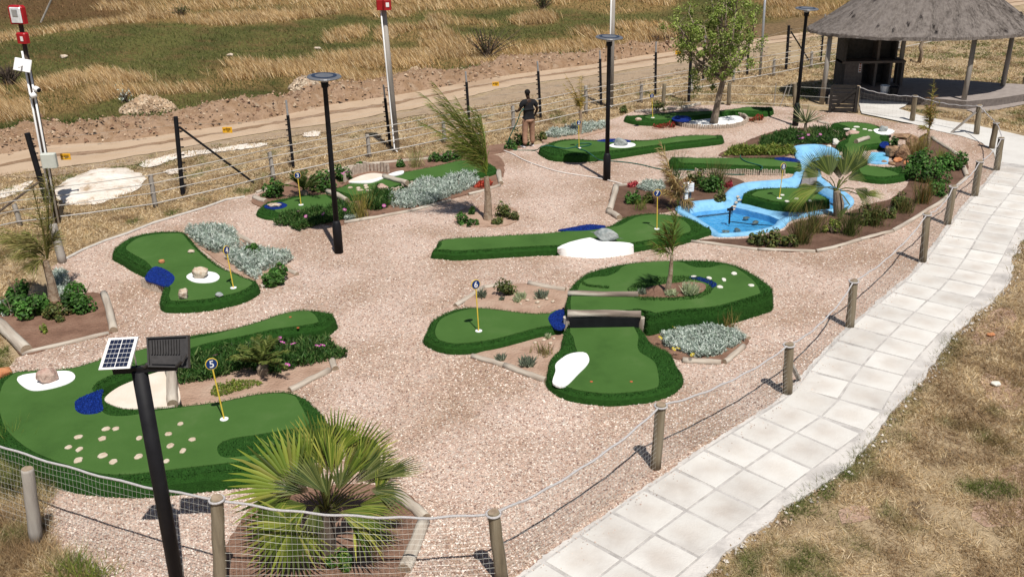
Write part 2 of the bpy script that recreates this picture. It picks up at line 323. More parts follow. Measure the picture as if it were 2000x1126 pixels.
# ------------------------------------------------------------ pond outline first: the ground is cut open for it
POND = [(1318, 412), (1345, 399), (1410, 391), (1416, 381), (1432, 368), (1460, 360), (1520, 355), (1544, 350), (1552, 339), (1558, 325), (1552, 306), (1546, 291), (1576, 286), (1605, 287), (1629, 293), (1641, 303), (1640, 318), (1615, 327), (1602, 333), (1606, 350), (1628, 367), (1655, 381), (1668, 397), (1650, 412), (1600, 420), (1545, 432), (1530, 446), (1490, 457), (1440, 463), (1395, 463), (1370, 447), (1345, 430)]
PONDW = ccw(spline(Gn(POND, 0)[:, :2], .15)); PONDW = np.c_[PONDW, np.zeros(len(PONDW))]
def pond_hole(z): Q = offset(PONDW, .06); Q[:, 2] = z; return Q

# ------------------------------------------------------------ the ground, road, field
b = MB(); R_ = 2500; b.poly([(-R_, -300, -.03), (R_, -300, -.03), (R_, 3000, -.03), (-R_, 3000, -.03)], [pond_hole(-.03)]); tag(b.build('ground', 'far_land'), kind='structure')
LAWN = [(-900, 1900), (-900, 440), (-500, 410), (0, 325), (200, 298), (500, 248), (800, 200), (1000, 156), (1325, 109), (1500, 79), (1700, 36), (2100, -12), (2600, -50), (3000, 300), (3000, 1900)]
sheet('lawn', LAWN, -.02, 'lawn', amp=.12, holes=[pond_hole(-.02)], step=.4)
# field: a dense sheet whose dry and green stands come as a surveyed weight
xs = np.arange(-500, 2520, 12.); ys = np.concatenate([np.arange(-110, 40, 4.), np.arange(40, 350, 4.)])
gx, gy = np.meshgrid(xs, ys); pxy = np.stack([gx.ravel(), gy.ravel()], 1)
GOLD = [[(-50, 92), (140, 60), (230, 46), (330, 44), (430, 52), (560, 42), (660, 28), (700, 20), (480, 26), (260, 36), (100, 62), (0, 75)],
        [(-50, 250), (0, 240), (120, 222), (230, 190), (300, 160), (210, 140), (140, 150), (60, 175), (-50, 190)],
        [(220, 190), (330, 185), (420, 180), (520, 165), (560, 135), (480, 115), (420, 140), (360, 165)],
        [(560, 180), (700, 170), (850, 150), (960, 130), (1060, 120), (1180, 100), (1330, 78), (1320, 50), (1200, 45), (1160, 60), (1060, 80), (900, 80), (760, 95), (640, 115), (540, 130)],
        [(640, 85), (700, 82), (720, 62), (690, 50), (650, 55)], [(740, 85), (900, 75), (860, 55), (780, 55), (740, 65)],
        [(190, -40), (190, 25), (300, 36), (420, 20), (560, 12), (740, 35), (800, 35), (830, 22), (930, 22), (1000, 16), (1060, 8), (1180, 30), (1320, 20), (1340, -40)],
        [(840, 45), (980, 55), (960, 38), (850, 32)], [(1000, 50), (1080, 48), (1090, 35), (1030, 25)], [(1500, 40), (1560, 35), (1640, 28), (1690, 10), (1680, -30), (1500, -30)], [(1480, 10), (1560, 10), (1560, -10), (1480, -10)]]
gold = np.zeros(len(pxy))
for g in GOLD: gold = np.maximum(gold, pip(pxy, g)*1.0)
gold = gold.reshape(gx.shape)
for _ in range(3): gold = (gold+np.roll(gold, 1, 0)+np.roll(gold, -1, 0)+np.roll(gold, 1, 1)+np.roll(gold, -1, 1))/5
brown = np.clip((60-pxy[:, 1])/30, 0, 1)*np.clip((330-pxy[:, 0])/120, 0, 1)
P = Gn(pxy, -.012); P[:, 2] = -.012
n1 = fbm(P, .35, 1); n2 = fbm(P, 1.1, 5); n3 = fbm(P, .12, 8)
g1 = np.array([.080, .090, .030]); g2 = np.array([.125, .128, .045]); br = np.array([.15, .10, .05]); go = np.array([.30, .20, .095])
w = np.clip((n1-.38)*4, 0, 1)[:, None]; c = g1*(1-w)+g2*w; w = np.clip((n2-.55)*5, 0, 1)[:, None]*.7; c = c*(1-w)+br*w
w = np.clip(gold.ravel()*1.2-.1+(n2-.5)*.8, 0, 1)[:, None]*.8; c = c*(1-w)+go*w
w = (brown*.8)[:, None]; c = c*(1-w)+np.array([.13, .075, .04])*w
# the bare fringe towards the road
ROAD_UP = [(-500, 385), (0, 300), (100, 281), (225, 275), (350, 256), (500, 234), (650, 201), (775, 183), (1000, 143), (1150, 124), (1250, 106), (1338, 95), (1500, 73), (1620, 55), (1750, 30), (2100, -20), (2600, -60)]
ROAD_LO = [(-500, 430), (0, 345), (60, 334), (200, 316), (350, 290), (500, 261), (650, 240), (800, 213), (925, 186), (1000, 167), (1150, 148), (1325, 120), (1500, 86), (1620, 68), (1750, 44), (2100, -5), (2600, -45)]
ry = np.interp(pxy[:, 0], [p[0] for p in ROAD_UP], [p[1] for p in ROAD_UP])
w = np.clip((pxy[:, 1]-(ry-34+(n2-.5)*26))/8, 0, 1)[:, None]; c = c*(1-w)+np.array([.20, .14, .085])*w
idx = np.arange(len(pxy)).reshape(gx.shape); F4 = np.stack([idx[:-1, :-1], idx[1:, :-1], idx[1:, 1:], idx[:-1, 1:]], -1).reshape(-1, 4)
keep = pxy[F4].mean(1)[:, 1] < np.interp(pxy[F4].mean(1)[:, 0], [p[0] for p in ROAD_UP], [p[1] for p in ROAD_UP])+8
P[:, 2] += 0.0
def ground_attr():
    m = attr_mat('field', .95, .1); nt = m.node_tree; b = nt.nodes['Principled BSDF']; a = next(n for n in nt.nodes if n.type == 'ATTRIBUTE')
    tc = nt.nodes.new('ShaderNodeTexCoord'); nz = nt.nodes.new('ShaderNodeTexNoise'); nz.inputs['Scale'].default_value = 5; nz.inputs['Detail'].default_value = 8; nz.inputs['Roughness'].default_value = .7; nt.links.new(tc.outputs['Object'], nz.inputs['Vector'])
    r = nt.nodes.new('ShaderNodeValToRGB'); r.color_ramp.elements[0].color = (.5, .5, .45, 1); r.color_ramp.elements[0].position = .35; r.color_ramp.elements[1].color = (1.5, 1.4, 1.2, 1); r.color_ramp.elements[1].position = .68; nt.links.new(nz.outputs[0], r.inputs[0])
    mx = nt.nodes.new('ShaderNodeMix'); mx.data_type = 'RGBA'; mx.blend_type = 'MULTIPLY'; mx.inputs[0].default_value = 1; nt.links.new(a.outputs['Color'], mx.inputs[6]); nt.links.new(r.outputs[0], mx.inputs[7]); nt.links.new(mx.outputs[2], b.inputs['Base Color'])
    bp = nt.nodes.new('ShaderNodeBump'); bp.inputs['Distance'].default_value = .15; nt.links.new(nz.outputs[0], bp.inputs['Height']); nt.links.new(bp.outputs[0], b.inputs['Normal'])
ground_attr()
tag(np_mesh('field', P, F4[keep], c, 'field', smooth=True), kind='structure')
sheet('dirt_road', ROAD_UP+ROAD_LO[::-1], -.004, 'road', amp=.10, step=.3)
VERGE = [(x, y+3) for x, y in ROAD_LO[1:13]]+[(1500, 108), (1325, 146), (1150, 178), (1000, 200), (900, 215), (800, 228), (650, 255), (500, 276), (350, 306), (200, 330), (60, 345)]
sheet('verge', VERGE, .002, 'verge', amp=.14, step=.2)
b = MB(); c_ = G(196, 361, 0); m_ = 72; e1, e2 = .9*(G(292, 345, 0)-G(104, 375, 0))/2, (G(196, 330, 0)-G(190, 396, 0))/2; vs = []; ks = [1.0, .93, .85, .72, .55, .38, .2]
for q in ks:
    for a in range(m_):
        w = 2*math.pi*a/m_; rr_ = q*(1+.30*(fbm(np.array([[math.cos(w)*1.6+4, math.sin(w)*1.6]]), 1.3, 3)[0]-.5)+random.gauss(0, .02)*q); p = c_+e1*math.cos(w)*rr_+e2*math.sin(w)*rr_; vs.append((p.x, p.y, .003+.22*(1-q**2)*(.7+.6*fbm(np.array([[p.x, p.y]]), 1.1, 5)[0])+.03*(1-q)*random.gauss(0, .5)))
vs.append((c_.x, c_.y, .24)); b.add(vs, [(e*m_+i_, e*m_+(i_+1) % m_, (e+1)*m_+(i_+1) % m_, (e+1)*m_+i_) for e in range(len(ks)-1) for i_ in range(m_)]+[((len(ks)-1)*m_+i_, (len(ks)-1)*m_+(i_+1) % m_, len(vs)-1) for i_ in range(m_)]); tag(b.build('white_sand', 'white_sand', None, True), kind='structure')
for k, px in enumerate([[(-60, 388), (-20, 376), (20, 366), (62, 352), (60, 360), (30, 376), (0, 388)], [(270, 322), (300, 308), (400, 291), (510, 279), (512, 286), (430, 297), (340, 312), (292, 326)], [(590, 262), (620, 255), (625, 264), (600, 268)], [(320, 335), (350, 328), (360, 336), (330, 340)]]): sheet('white_sand', px, .006+.002*k, 'white_sand', amp=.12, step=.06, spl=True)
for u0, u1 in ((.42, .56),):
    A_ = [(a[0], a[1]*(1-u0)+np.interp(a[0], [p[0] for p in ROAD_LO], [p[1] for p in ROAD_LO])*u0) for a in ROAD_UP]; B_ = [(a[0], a[1]*(1-u1)+np.interp(a[0], [p[0] for p in ROAD_LO], [p[1] for p in ROAD_LO])*u1) for a in ROAD_UP]
    sheet('road_crown', A_+B_[::-1], .001, 'verge' if u0 == .4 else 'dirt', amp=.13, step=.25)
# ------------------------------------------------------------ gravel court
GRAVEL = [(125, 507), (163, 487), (205, 470), (250, 455), (300, 435), (350, 420), (400, 405), (441, 390), (476, 384), (545, 362), (640, 335), (760, 314), (860, 306), (960, 300), (1000, 292), (1060, 280), (1100, 270), (1150, 256), (1172, 242), (1215, 226), (1240, 216), (1300, 207), (1430, 204), (1500, 207), (1550, 210), (1600, 217), (1670, 222), (1730, 236), (1790, 244), (1840, 256), (1885, 266), (1910, 275), (1938, 293), (1948, 332), (1918, 378), (1880, 430), (1845, 475), (1810, 515), (1760, 562), (1700, 612), (1650, 665), (1600, 716), (1540, 785), (1450, 850), (1340, 920), (1250, 965), (1180, 1015), (1090, 1080), (1030, 1126), (900, 1230), (700, 1400), (480, 1590), (200, 1500), (120, 1300), (190, 1126), (100, 1080), (85, 1000), (105, 962), (40, 930), (-60, 890), (-80, 760), (0, 735), (35, 697), (225, 645), (200, 572), (150, 580), (100, 522)]
sheet('gravel', GRAVEL, .012, 'gravel', amp=.03, holes=[pond_hole(.012)])
def scatter_stones(n, z):
    p = sample_px(GRAVEL, n); p = p[p[:, 1] < 1400]; p = p[~pip(p, POND)]; P = Gn(p, z); n = len(P); dist = np.linalg.norm(P-np.array([0, 0, CAMH]), axis=1)
    r = np.maximum(rng.uniform(.007, .019, n), dist*.00034); base = np.array([[1, 0, 0], [-.5, .87, 0], [-.5, -.87, 0], [0, 0, .8], [.3, .3, .55]], float)
    a = rng.uniform(0, 6.28, n); ca, sa = np.cos(a), np.sin(a); q = base[None]*(1+rng.normal(size=(n, 5, 3))*.25)*r[:, None, None]; q[:, :, 0] *= rng.uniform(.9, 1.5, n)[:, None]
    X = q[:, :, 0]*ca[:, None]-q[:, :, 1]*sa[:, None]; Y = q[:, :, 0]*sa[:, None]+q[:, :, 1]*ca[:, None]
    Vv = np.stack([X+P[:, :1], Y+P[:, 1:2], q[:, :, 2]+P[:, 2:]], -1).reshape(-1, 3)
    Ff = ((np.arange(n)*5)[:, None, None]+np.array([[0, 1, 4], [1, 3, 4], [1, 2, 3], [2, 0, 3], [0, 4, 3]])[None]).reshape(-1, 3)
    f = fbm(P, .5, 2)*.7+fbm(P, 2.2, 12)*.3
    return Vv, Ff, np.repeat(pal(GRAV+[(.7, .62, .56), (.2, .13, .11)], n, .12)*(.78+.44*f)[:, None]*np.stack([np.ones(n), .94+.1*fbm(P, .35, 15), .86+.22*fbm(P, .35, 15)], 1), 5, 0)
v, f, c = scatter_stones(150000, .014); tag(np_mesh('gravel_stones', v, f, c, 'pebble'), kind='stuff')

# ------------------------------------------------------------ planting beds (soil)
BEDS = {'soil': [[(-60, 640), (0, 606), (60, 585), (130, 578), (200, 574), (222, 643), (130, 668), (42, 690), (5, 640)],
                 [(440, 1180), (470, 1010), (560, 960), (700, 945), (790, 962), (832, 1012), (815, 1070), (790, 1126), (780, 1200)],
                 [(1255, 648), (1330, 636), (1430, 636), (1462, 662), (1450, 680), (1412, 706), (1335, 702), (1300, 690), (1270, 670)],
                 [(660, 335), (720, 322), (840, 308), (905, 298), (960, 300), (1000, 292), (1020, 284), (985, 280), (900, 292), (836, 303), (700, 320)],
                 [(500, 384), (545, 364), (640, 337), (760, 318), (900, 303), (975, 305), (980, 355), (955, 368), (880, 388), (800, 410), (690, 432), (640, 438), (500, 400)]],
        'dark_soil': [[(1190, 411), (1204, 362), (1290, 352), (1345, 347), (1420, 345), (1458, 357), (1428, 368), (1412, 382), (1405, 392), (1345, 399), (1310, 412), (1213, 424)],
                      [(1370, 470), (1395, 466), (1445, 466), (1490, 460), (1533, 449), (1550, 434), (1605, 423), (1655, 414), (1700, 398), (1745, 385), (1775, 352), (1755, 330), (1745, 310), (1765, 285), (1800, 268), (1822, 268), (1850, 284), (1885, 308), (1888, 342), (1845, 388), (1742, 450), (1680, 468), (1592, 490), (1480, 486)],
                      [(1405, 304), (1440, 285), (1480, 266), (1530, 252), (1600, 250), (1655, 268), (1650, 280), (1632, 290), (1605, 285), (1575, 284), (1545, 288), (1545, 302), (1500, 308)]],
        'pale_soil': [[(905, 595), (945, 562), (1000, 553), (1035, 553), (1105, 565), (1100, 602), (1040, 612), (970, 603)],
                      [(922, 693), (1000, 672), (1060, 655), (1100, 650), (1095, 690), (1072, 715), (1066, 742), (985, 712)],
                      [(340, 700), (430, 690), (480, 680), (560, 660), (650, 660), (656, 712), (566, 762), (500, 775), (345, 792)],
                      [(365, 452), (450, 455), (500, 480), (575, 527), (560, 542), (505, 560), (470, 540), (385, 480)],
                      [(890, 425), (905, 408), (950, 400), (1000, 405), (1012, 425), (985, 440), (935, 442), (895, 438)],
                      [(1275, 247), (1320, 240), (1325, 249), (1290, 252)], [(1472, 236), (1490, 230), (1495, 236), (1480, 240)], [(1060, 268), (1100, 250), (1150, 238), (1182, 240), (1190, 252), (1140, 266), (1070, 278)]]}
for m, ls in BEDS.items():
    for px in ls:
        P = ragged(px, .034, .03, .1, spl=True); b = MB(); b.poly(P); Q = P.copy(); Q[:, 2] = .0; n = len(P)
        b.add(list(P)+list(Q), [(i, (i+1) % n, n+(i+1) % n, n+i) for i in range(n)]); tag(b.build('flower_bed', m), kind='structure')

# ------------------------------------------------------------ tiled path
CL = [(560, 1640), (760, 1460), (900, 1345), (1030, 1240), (1278, 1047), (1336, 1003), (1396, 960), (1451, 920), (1554, 849), (1607, 812), (1636, 783), (1660, 748), (1713, 683), (1765.5, 631), (1835.7, 566.5), (1868, 529), (1893, 492), (1911, 462), (1931, 430), (1951, 405), (1985, 362), (2010, 325)]
cl = spline(Gn(CL, 0)[:, :2], .02, False)
for _ in range(60): cl[1:-1] = (cl[:-2]+2*cl[1:-1]+cl[2:])/4
seg = np.r_[0, np.cumsum(np.linalg.norm(np.diff(cl, axis=0), axis=1))]
def along(s): return np.array([np.interp(s, seg, cl[:, 0]), np.interp(s, seg, cl[:, 1])])
s0 = seg[np.argmin(np.linalg.norm(cl-np.array(G(1278, 1047))[:2], axis=1))]; PT = .665
bl = []; br_ = []
for s in np.arange(0, seg[-1], .05):
    p = along(s); t = along(min(s+.05, seg[-1]))-along(max(s-.05, 0)); t /= np.linalg.norm(t); nrm = np.array([-t[1], t[0]])
    q = np.array([[p[0], p[1]]]); bl.append(p+nrm*(.72+.1*(fbm(q, 1.4, 4)[0]-.4)+rng.normal()*.008)); br_.append(p-nrm*(.86+.45*(fbm(q, .9, 6)[0]-.35)+.05*(fbm(q, 3, 7)[0]-.5)))
PATHW = np.array(br_+bl[::-1]); path_px = [(*p, .03) for p in br_]+[(*p, .03) for p in bl[::-1]]
b = MB(); b.poly(path_px); n = len(path_px); b.add(path_px+[(x, y, -.03) for x, y, z in path_px], [(i, (i+1) % n, n+(i+1) % n, n+i) for i in range(n)]); path = tag(b.build('path', 'mortar'), kind='structure')
_jl, _jr = [], []
for s in np.arange(0, seg[-1], .08):
    p = along(s); t = along(min(s+.05, seg[-1]))-along(max(s-.05, 0)); t /= np.linalg.norm(t); nrm = np.array([-t[1], t[0]]); _jl.append((*(p+nrm*(.668+.02*fbm(np.array([p]), 3, 2)[0])), .033)); _jr.append((*(p-nrm*(.66+.02*fbm(np.array([p]), 3, 5)[0])), .033))
b = MB(); b.poly(_jr+_jl[::-1]); b.build('joint_bed', 'joint', path)
tmes = []
for k in range(4):
    b = MB(); b.box((0, 0, 0), (.624-.005*k, .628, .05), bev=.005); o = b.build('tile', 'tile'); tmes.append(o.data); bpy.data.objects.remove(o)
s = s0-int(s0/PT)*PT+PT/2; k = 0
while s < seg[-1]-.3:
    p = along(s); t = along(s+.15)-along(s-.15); t /= np.linalg.norm(t); nrm = np.array([-t[1], t[0]])
    for side in (-1, 1):
        o = link('tile', tmes[k % 4], path); c = p+nrm*side*.332; o.location = (c[0], c[1], .017+random.uniform(-.004, .006)); o.rotation_euler = (random.uniform(-.008, .008), random.uniform(-.008, .008), math.atan2(t[1], t[0])+random.uniform(-.014, .014)); k += 1
    s += PT
def clod_mesh(P, r, cols):
    n = len(P); base = np.array([[1, 0, 0], [-.5, .87, 0], [-.5, -.87, 0], [0, .1, .8], [.35, .3, .6], [-.3, -.4, .55]], float); q = base[None]*(1+rng.normal(size=(n, 6, 3))*.3)*r[:, None, None]
    a = rng.uniform(0, 6.28, n)[:, None]; X = q[:, :, 0]*np.cos(a)-q[:, :, 1]*np.sin(a); Y = q[:, :, 0]*np.sin(a)+q[:, :, 1]*np.cos(a); Vv = np.stack([X+P[:, :1], Y+P[:, 1:2], q[:, :, 2]+P[:, 2:]], -1).reshape(-1, 3)
    Ff = ((np.arange(n)*6)[:, None, None]+np.array([[0, 1, 4], [4, 1, 3], [1, 2, 3], [3, 2, 5], [2, 0, 5], [0, 4, 5], [5, 4, 3]])[None]).reshape(-1, 3); return Vv, Ff, np.repeat(pal(cols, n, .2), 6, 0)
def strays():
    k = rng.integers(0, len(bl), 900); B_ = np.array(bl)[k]; C_ = np.array(br_)[k]; u = np.abs(rng.normal(size=(900, 1)))*.10; P = np.c_[B_*(1-u)+C_*u, np.full(900, .046)]; P[u[:, 0] < .03, 2] = .034; ok = u[:, 0] < .45; P = P[ok]; n = len(P); r = rng.uniform(.006, .014, n)
    base = np.array([[1, 0, 0], [-.5, .87, 0], [-.5, -.87, 0], [0, 0, .8]], float); q = base[None]*(1+rng.normal(size=(n, 4, 3))*.25)*r[:, None, None]; Vv = (q+P[:, None]).reshape(-1, 3); Ff = ((np.arange(n)*4)[:, None, None]+np.array([[0, 1, 3], [1, 2, 3], [2, 0, 3]])[None]).reshape(-1, 3)
    tag(np_mesh('stray_gravel', Vv, Ff, np.repeat(pal(GRAV, n, .12), 4, 0), 'pebble'), kind='stuff')
strays()
def crumbs():
    B_ = np.array(br_)[int(len(br_)*.12):]; k = rng.integers(1, len(B_)-1, 1500); t = unit(B_[k+1]-B_[k-1]); out = np.c_[t[:, 1], -t[:, 0]]; P = np.c_[B_[k]+out*(np.abs(rng.normal(size=(1500, 1)))*.10-.06), np.full(1500, .0)]; P[:, 2] = rng.uniform(-.02, .02, 1500)
    v, f, c = clod_mesh(P, rng.uniform(.008, .035, 1500)**1.0, [(.46, .42, .37), (.38, .33, .28), (.54, .50, .46), (.30, .22, .15)]); tag(np_mesh('mortar_crumbs', v, f, c, 'pebble'), kind='stuff')
crumbs()
FARPATH = [(1965, 330), (1950, 335), (1940, 296), (1915, 277), (1880, 266), (1830, 255), (1780, 241), (1730, 231), (1683, 221), (1676, 195), (1700, 192), (1775, 200), (1768, 207), (1755, 212), (1800, 226), (1850, 236), (1900, 243), (1960, 256), (2010, 268), (2080, 300), (2060, 370), (2000, 342)]
sheet('pavement', FARPATH, .024, 'concrete', amp=.015)

# ------------------------------------------------------------ putting greens
def outline(pts, h):
    """rim and foot readings of one outline; the height eases from rim to foot round the ends"""
    px = spline(np.array([(p[0], p[1]) for p in pts], float), 2.0); f = []
    n = len(pts)
    for k in range(n):
        a, c = pts[k], pts[(k+1) % n]; m = max(1, int(math.hypot(c[0]-a[0], c[1]-a[1])/2.0)); fa, fc = float(len(a) > 2), float(len(c) > 2); f += [fa+(fc-fa)*q/m for q in range(m)]
    f = np.array(f[:len(px)]); d = np.r_[0, np.cumsum(np.linalg.norm(np.diff(px, axis=0), axis=1))]; tot = d[-1]+np.linalg.norm(px[0]-px[-1]); gap = np.abs(d[:, None]-d[None]); gap = np.minimum(gap, tot-gap)
    y0 = px[:, 1].mean(); dist = np.linalg.norm(np.array(G(px[:, 0].mean(), y0))-np.array([0, 0, CAMH])); sg = .75*h*FPX*.92/dist; w = np.exp(-.5*(gap/sg)**2); f = (w @ f)/w.sum(1)
    P = np.array([np.array(G(x, y, h*q))[:2] for (x, y), q in zip(px, f)])
    for _ in range(3): P = (np.roll(P, 1, 0)+2*P+np.roll(P, -1, 0))/4
    keep = [0]
    for k in range(1, len(P)):
        if np.linalg.norm(P[k]-P[keep[-1]]) > .05: keep.append(k)
    return ccw(P[keep])
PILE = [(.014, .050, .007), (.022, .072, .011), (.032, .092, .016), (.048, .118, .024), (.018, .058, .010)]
def segment(par, outer, inner, h, zb=-.02, tilt=.09, dens=1400, holes=()):
    O = outline(outer, h); n = len(O); wob = 1+.12*(fbm(np.c_[O, O[:, :1]], 2.2, 5)-.5); Rm = offset(np.c_[O, np.zeros(n)], tilt)[:, :2]
    b = MB(); mid = offset(np.c_[O, np.zeros(n)], tilt*.35)[:, :2]
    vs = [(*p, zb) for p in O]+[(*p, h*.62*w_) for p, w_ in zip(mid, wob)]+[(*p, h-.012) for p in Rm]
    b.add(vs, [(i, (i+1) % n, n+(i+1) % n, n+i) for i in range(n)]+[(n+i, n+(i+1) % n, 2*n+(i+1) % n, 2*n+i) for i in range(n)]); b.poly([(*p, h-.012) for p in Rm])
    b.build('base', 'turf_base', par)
    I = spline(Gn(inner, h)[:, :2], .07); Rin = offset(np.c_[O, np.zeros(n)], tilt+.05)[:, :2]; far = ~pip(I, Rin)
    if far.any(): I[far] = Rin[np.argmin(np.linalg.norm(I[far][:, None]-Rin[None], axis=2), axis=1)]
    kp = [0]
    for q in range(1, len(I)):
        if np.linalg.norm(I[q]-I[kp[-1]]) > .02: kp.append(q)
    I = I[kp]; b = MB(); b.poly([(*p, h+.003) for p in I]); m_ = len(I); Ic = ccw(I)
    b.add([(*p, h+.003) for p in Ic]+[(*p, h-.02) for p in Ic], [(i, m_+i, m_+(i+1) % m_, (i+1) % m_) for i in range(m_)]); b.build('turf', 'turf', par)
    # long pile: on the flank and on the rim outside the playing surface
    L_ = np.linalg.norm(np.roll(O, -1, 0)-O, axis=1); per = L_.sum(); k = int(per*math.hypot(h-zb, tilt)*dens*1.6)
    i = rng.choice(n, k, p=L_/per); u = rng.uniform(0, 1, (k, 1)); t = rng.uniform(.02, 1.06, (k, 1)); j = (i+1) % n
    bo = O[i]*(1-u)+O[j]*u; to = Rm[i]*(1-u)+Rm[j]*u; xy = bo*(1-t)+to*t; tan = unit(O[j]-O[i]); out = np.stack([tan[:, 1], -tan[:, 0]], 1)
    ok = ~pip(xy, I)
    for hl in holes: ok &= ~pip(xy, hl)
    xy, t, out, k = xy[ok], t[ok], out[ok], int(ok.sum())
    P1 = np.c_[xy, zb+(h-zb)*np.minimum(t[:, 0], 1)]; D1 = np.c_[out*.75, np.full(k, .35)]+rng.normal(size=(k, 3))*.35
    lo, hi = Rm.min(0), Rm.max(0); q = rng.uniform(lo, hi, (int((hi-lo).prod()*dens), 2)); q = q[pip(q, Rm) & ~pip(q, I)]
    for hl in holes: q = q[~pip(q, hl)]
    P2 = np.c_[q, np.full(len(q), h-.014)]; D2 = np.c_[rng.normal(size=(len(q), 2))*.4, np.ones(len(q))]
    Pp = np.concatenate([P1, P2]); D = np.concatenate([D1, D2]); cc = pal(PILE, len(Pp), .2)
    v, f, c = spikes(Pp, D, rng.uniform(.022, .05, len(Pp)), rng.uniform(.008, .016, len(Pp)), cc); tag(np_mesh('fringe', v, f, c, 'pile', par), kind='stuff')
def patch(par, px, z, m, name, lab=None, t=.03, spl=True):
    P = np.array([np.array(G(p[0], p[1], p[2] if len(p) > 2 else z)) for p in px]); P = ccw(spline(P, .06) if spl else P); n = len(P)
    b = MB(); b.poly(P); Q = P.copy(); Q[:, 2] -= t; b.add(list(P)+list(Q), [(i, n+i, n+(i+1) % n, (i+1) % n) for i in range(n)]); o = b.build(name, m, par)
    if lab: o['label'] = lab
    return o
def fuzz(par, px, z, cols, k=500, name='blue_pile', L=.022):
    P = Gn(spline(px, 4), z)[:, :2]; lo, hi = P.min(0), P.max(0); q = rng.uniform(lo, hi, (k*2, 2)); q = q[pip(q, P)][:k]; n = len(q)
    v, f, c = spikes(np.c_[q, np.full(n, z)], np.c_[rng.normal(size=(n, 2))*.6, np.ones(n)], rng.uniform(.5, 1, n)*L, .014, pal(cols, n, .25)); tag(np_mesh(name, v, f, c, 'pile', par), kind='stuff')
BLUES = [(.006, .03, .2), (.01, .05, .32), (.004, .02, .14)]
def blue(par, px, z, k=900):
    patch(par, px, z, 'blue_turf', 'blue_patch'); fuzz(par, px, z, BLUES, k)
def stones(par, pts, z, m='stone_cream', r=(.052, .036)):
    for x, y in pts:
        c = G(x, y, z); n = 11; a0 = random.uniform(0, 6); sx, sy = r[0]*random.uniform(.8, 1.35), r[1]*random.uniform(.85, 1.5); ring = []
        for i in range(n):
            w = a0+2*math.pi*i/n; q = random.uniform(.82, 1.1); ring.append((c.x+math.cos(w)*sx*q, c.y+math.sin(w)*sy*1.4*q))
        b = MB(); b.add([(*p, z-.01) for p in ring]+[(*p, z+.008) for p in ring]+[(c.x+(p[0]-c.x)*.8, c.y+(p[1]-c.y)*.8, z+.016) for p in ring], [(i, (i+1) % n, n+(i+1) % n, n+i) for i in range(n)]+[(n+i, n+(i+1) % n, 2*n+(i+1) % n, 2*n+i) for i in range(n)]+[tuple(2*n+i for i in range(n))]); b.build('stepping_stone', m, par)
def cup(par, x, y, z):
    c = G(x, y, z); b = MB(); b.lathe(c, [(.062, 0), (.062, .008), (.05, .010), (.045, .010), (.044, .002)], 18); b.build('hole_cup', 'white_paint', par)
def dots(par, pts, z):
    for x, y in pts: b = MB(); b.lathe(G(x, y, z), [(.025, 0), (.025, .006)], 10); b.build('tee_marker', 'red_dot', par)
def sticks(par, px, z0, z1, r=.03, name='stick_edging', step=None, m='stick', jit=.02):
    P = spline(Gn(px, 0)[:, :2], .01, False); d = np.r_[0, np.cumsum(np.linalg.norm(np.diff(P, axis=0), axis=1))]; b = MB(); s = 0
    while s < d[-1]:
        x, y = np.interp(s, d, P[:, 0]), np.interp(s, d, P[:, 1]); b.tube([(x, y, z0), (x+random.gauss(0, .004), y, z1+random.uniform(-jit, jit))], r*random.uniform(.85, 1.1), 7); s += (step or r*2)*random.uniform(1, 1.1)
    return tag(b.build(name, m, par), kind='stuff')
def green(label, x, y): return thing('putting_green', label, 'putting green', G(x, y), 'mini golf putting greens')
_T = 1
def log(name, a, b_, r, label=None, m='log', z=None, parent=None, cat='log', za=None, zb=None, group='timber edging logs round the beds'):
    A = G(*a, za if za is not None else (r*.7 if z is None else z)); B = G(*b_, zb if zb is not None else (r*.7 if z is None else z)); k = 7; bm_ = MB(); d = (B-A); side = Vector((d.y, -d.x, 0)).normalized()
    mid = (A+B)/2; bow = random.uniform(-.02, .02)
    pts = [Vector((0, 0, 0))+Vector((bow*math.sin(math.pi*i/(k-1))+random.gauss(0, .004), random.gauss(0, .004), (i/(k-1)-.5)*d.length)) for i in range(k)]
    rs = [r*random.uniform(.92, 1.07) for _ in range(k)]; bm_.tube(pts, rs, 12, mic=1); me_o = bm_.build(name, [m, 'log_end'], None, smooth=False)
    me_o.location = mid if parent is None else mid-Vector(local(parent)); me_o.rotation_euler = d.to_track_quat('Z', 'Y').to_euler()
    if parent is not None: me_o.parent = parent
    else: tag(me_o, label, cat, group)
    for p in me_o.data.polygons: p.use_smooth = len(p.vertices) == 4
    return me_o

# hole 4 (left)
g4 = green('kidney shaped green of flag 4 with a blue patch and white ringed boulder', 400, 540); H4 = .22
segment(g4, [(217, 492, _T), (226, 478, _T), (250, 462, _T), (290, 452, _T), (335, 449, _T), (365, 453, _T), (388, 478, _T), (412, 500, _T), (440, 520, _T), (470, 532, _T), (497, 547, _T), (508, 562), (506, 576), (480, 592), (440, 603), (400, 610), (350, 613), (320, 611), (312, 600), (316, 585), (322, 566), (305, 556), (285, 545), (262, 534), (240, 520), (222, 506)],
        [(246, 485), (258, 472), (275, 463), (310, 457), (350, 456), (366, 463), (385, 483), (405, 503), (430, 520), (460, 534), (488, 548), (498, 558), (488, 570), (460, 580), (420, 588), (370, 591), (340, 590), (330, 578), (333, 562), (320, 545), (302, 528), (285, 510), (262, 497)], H4)
blue(g4, [(283, 543), (300, 521), (321, 525), (341, 541), (329, 558), (303, 552)], H4+.008); sticks(g4, [(279, 561), (295, 567), (312, 572), (327, 574)], 0, H4-.01, .028)
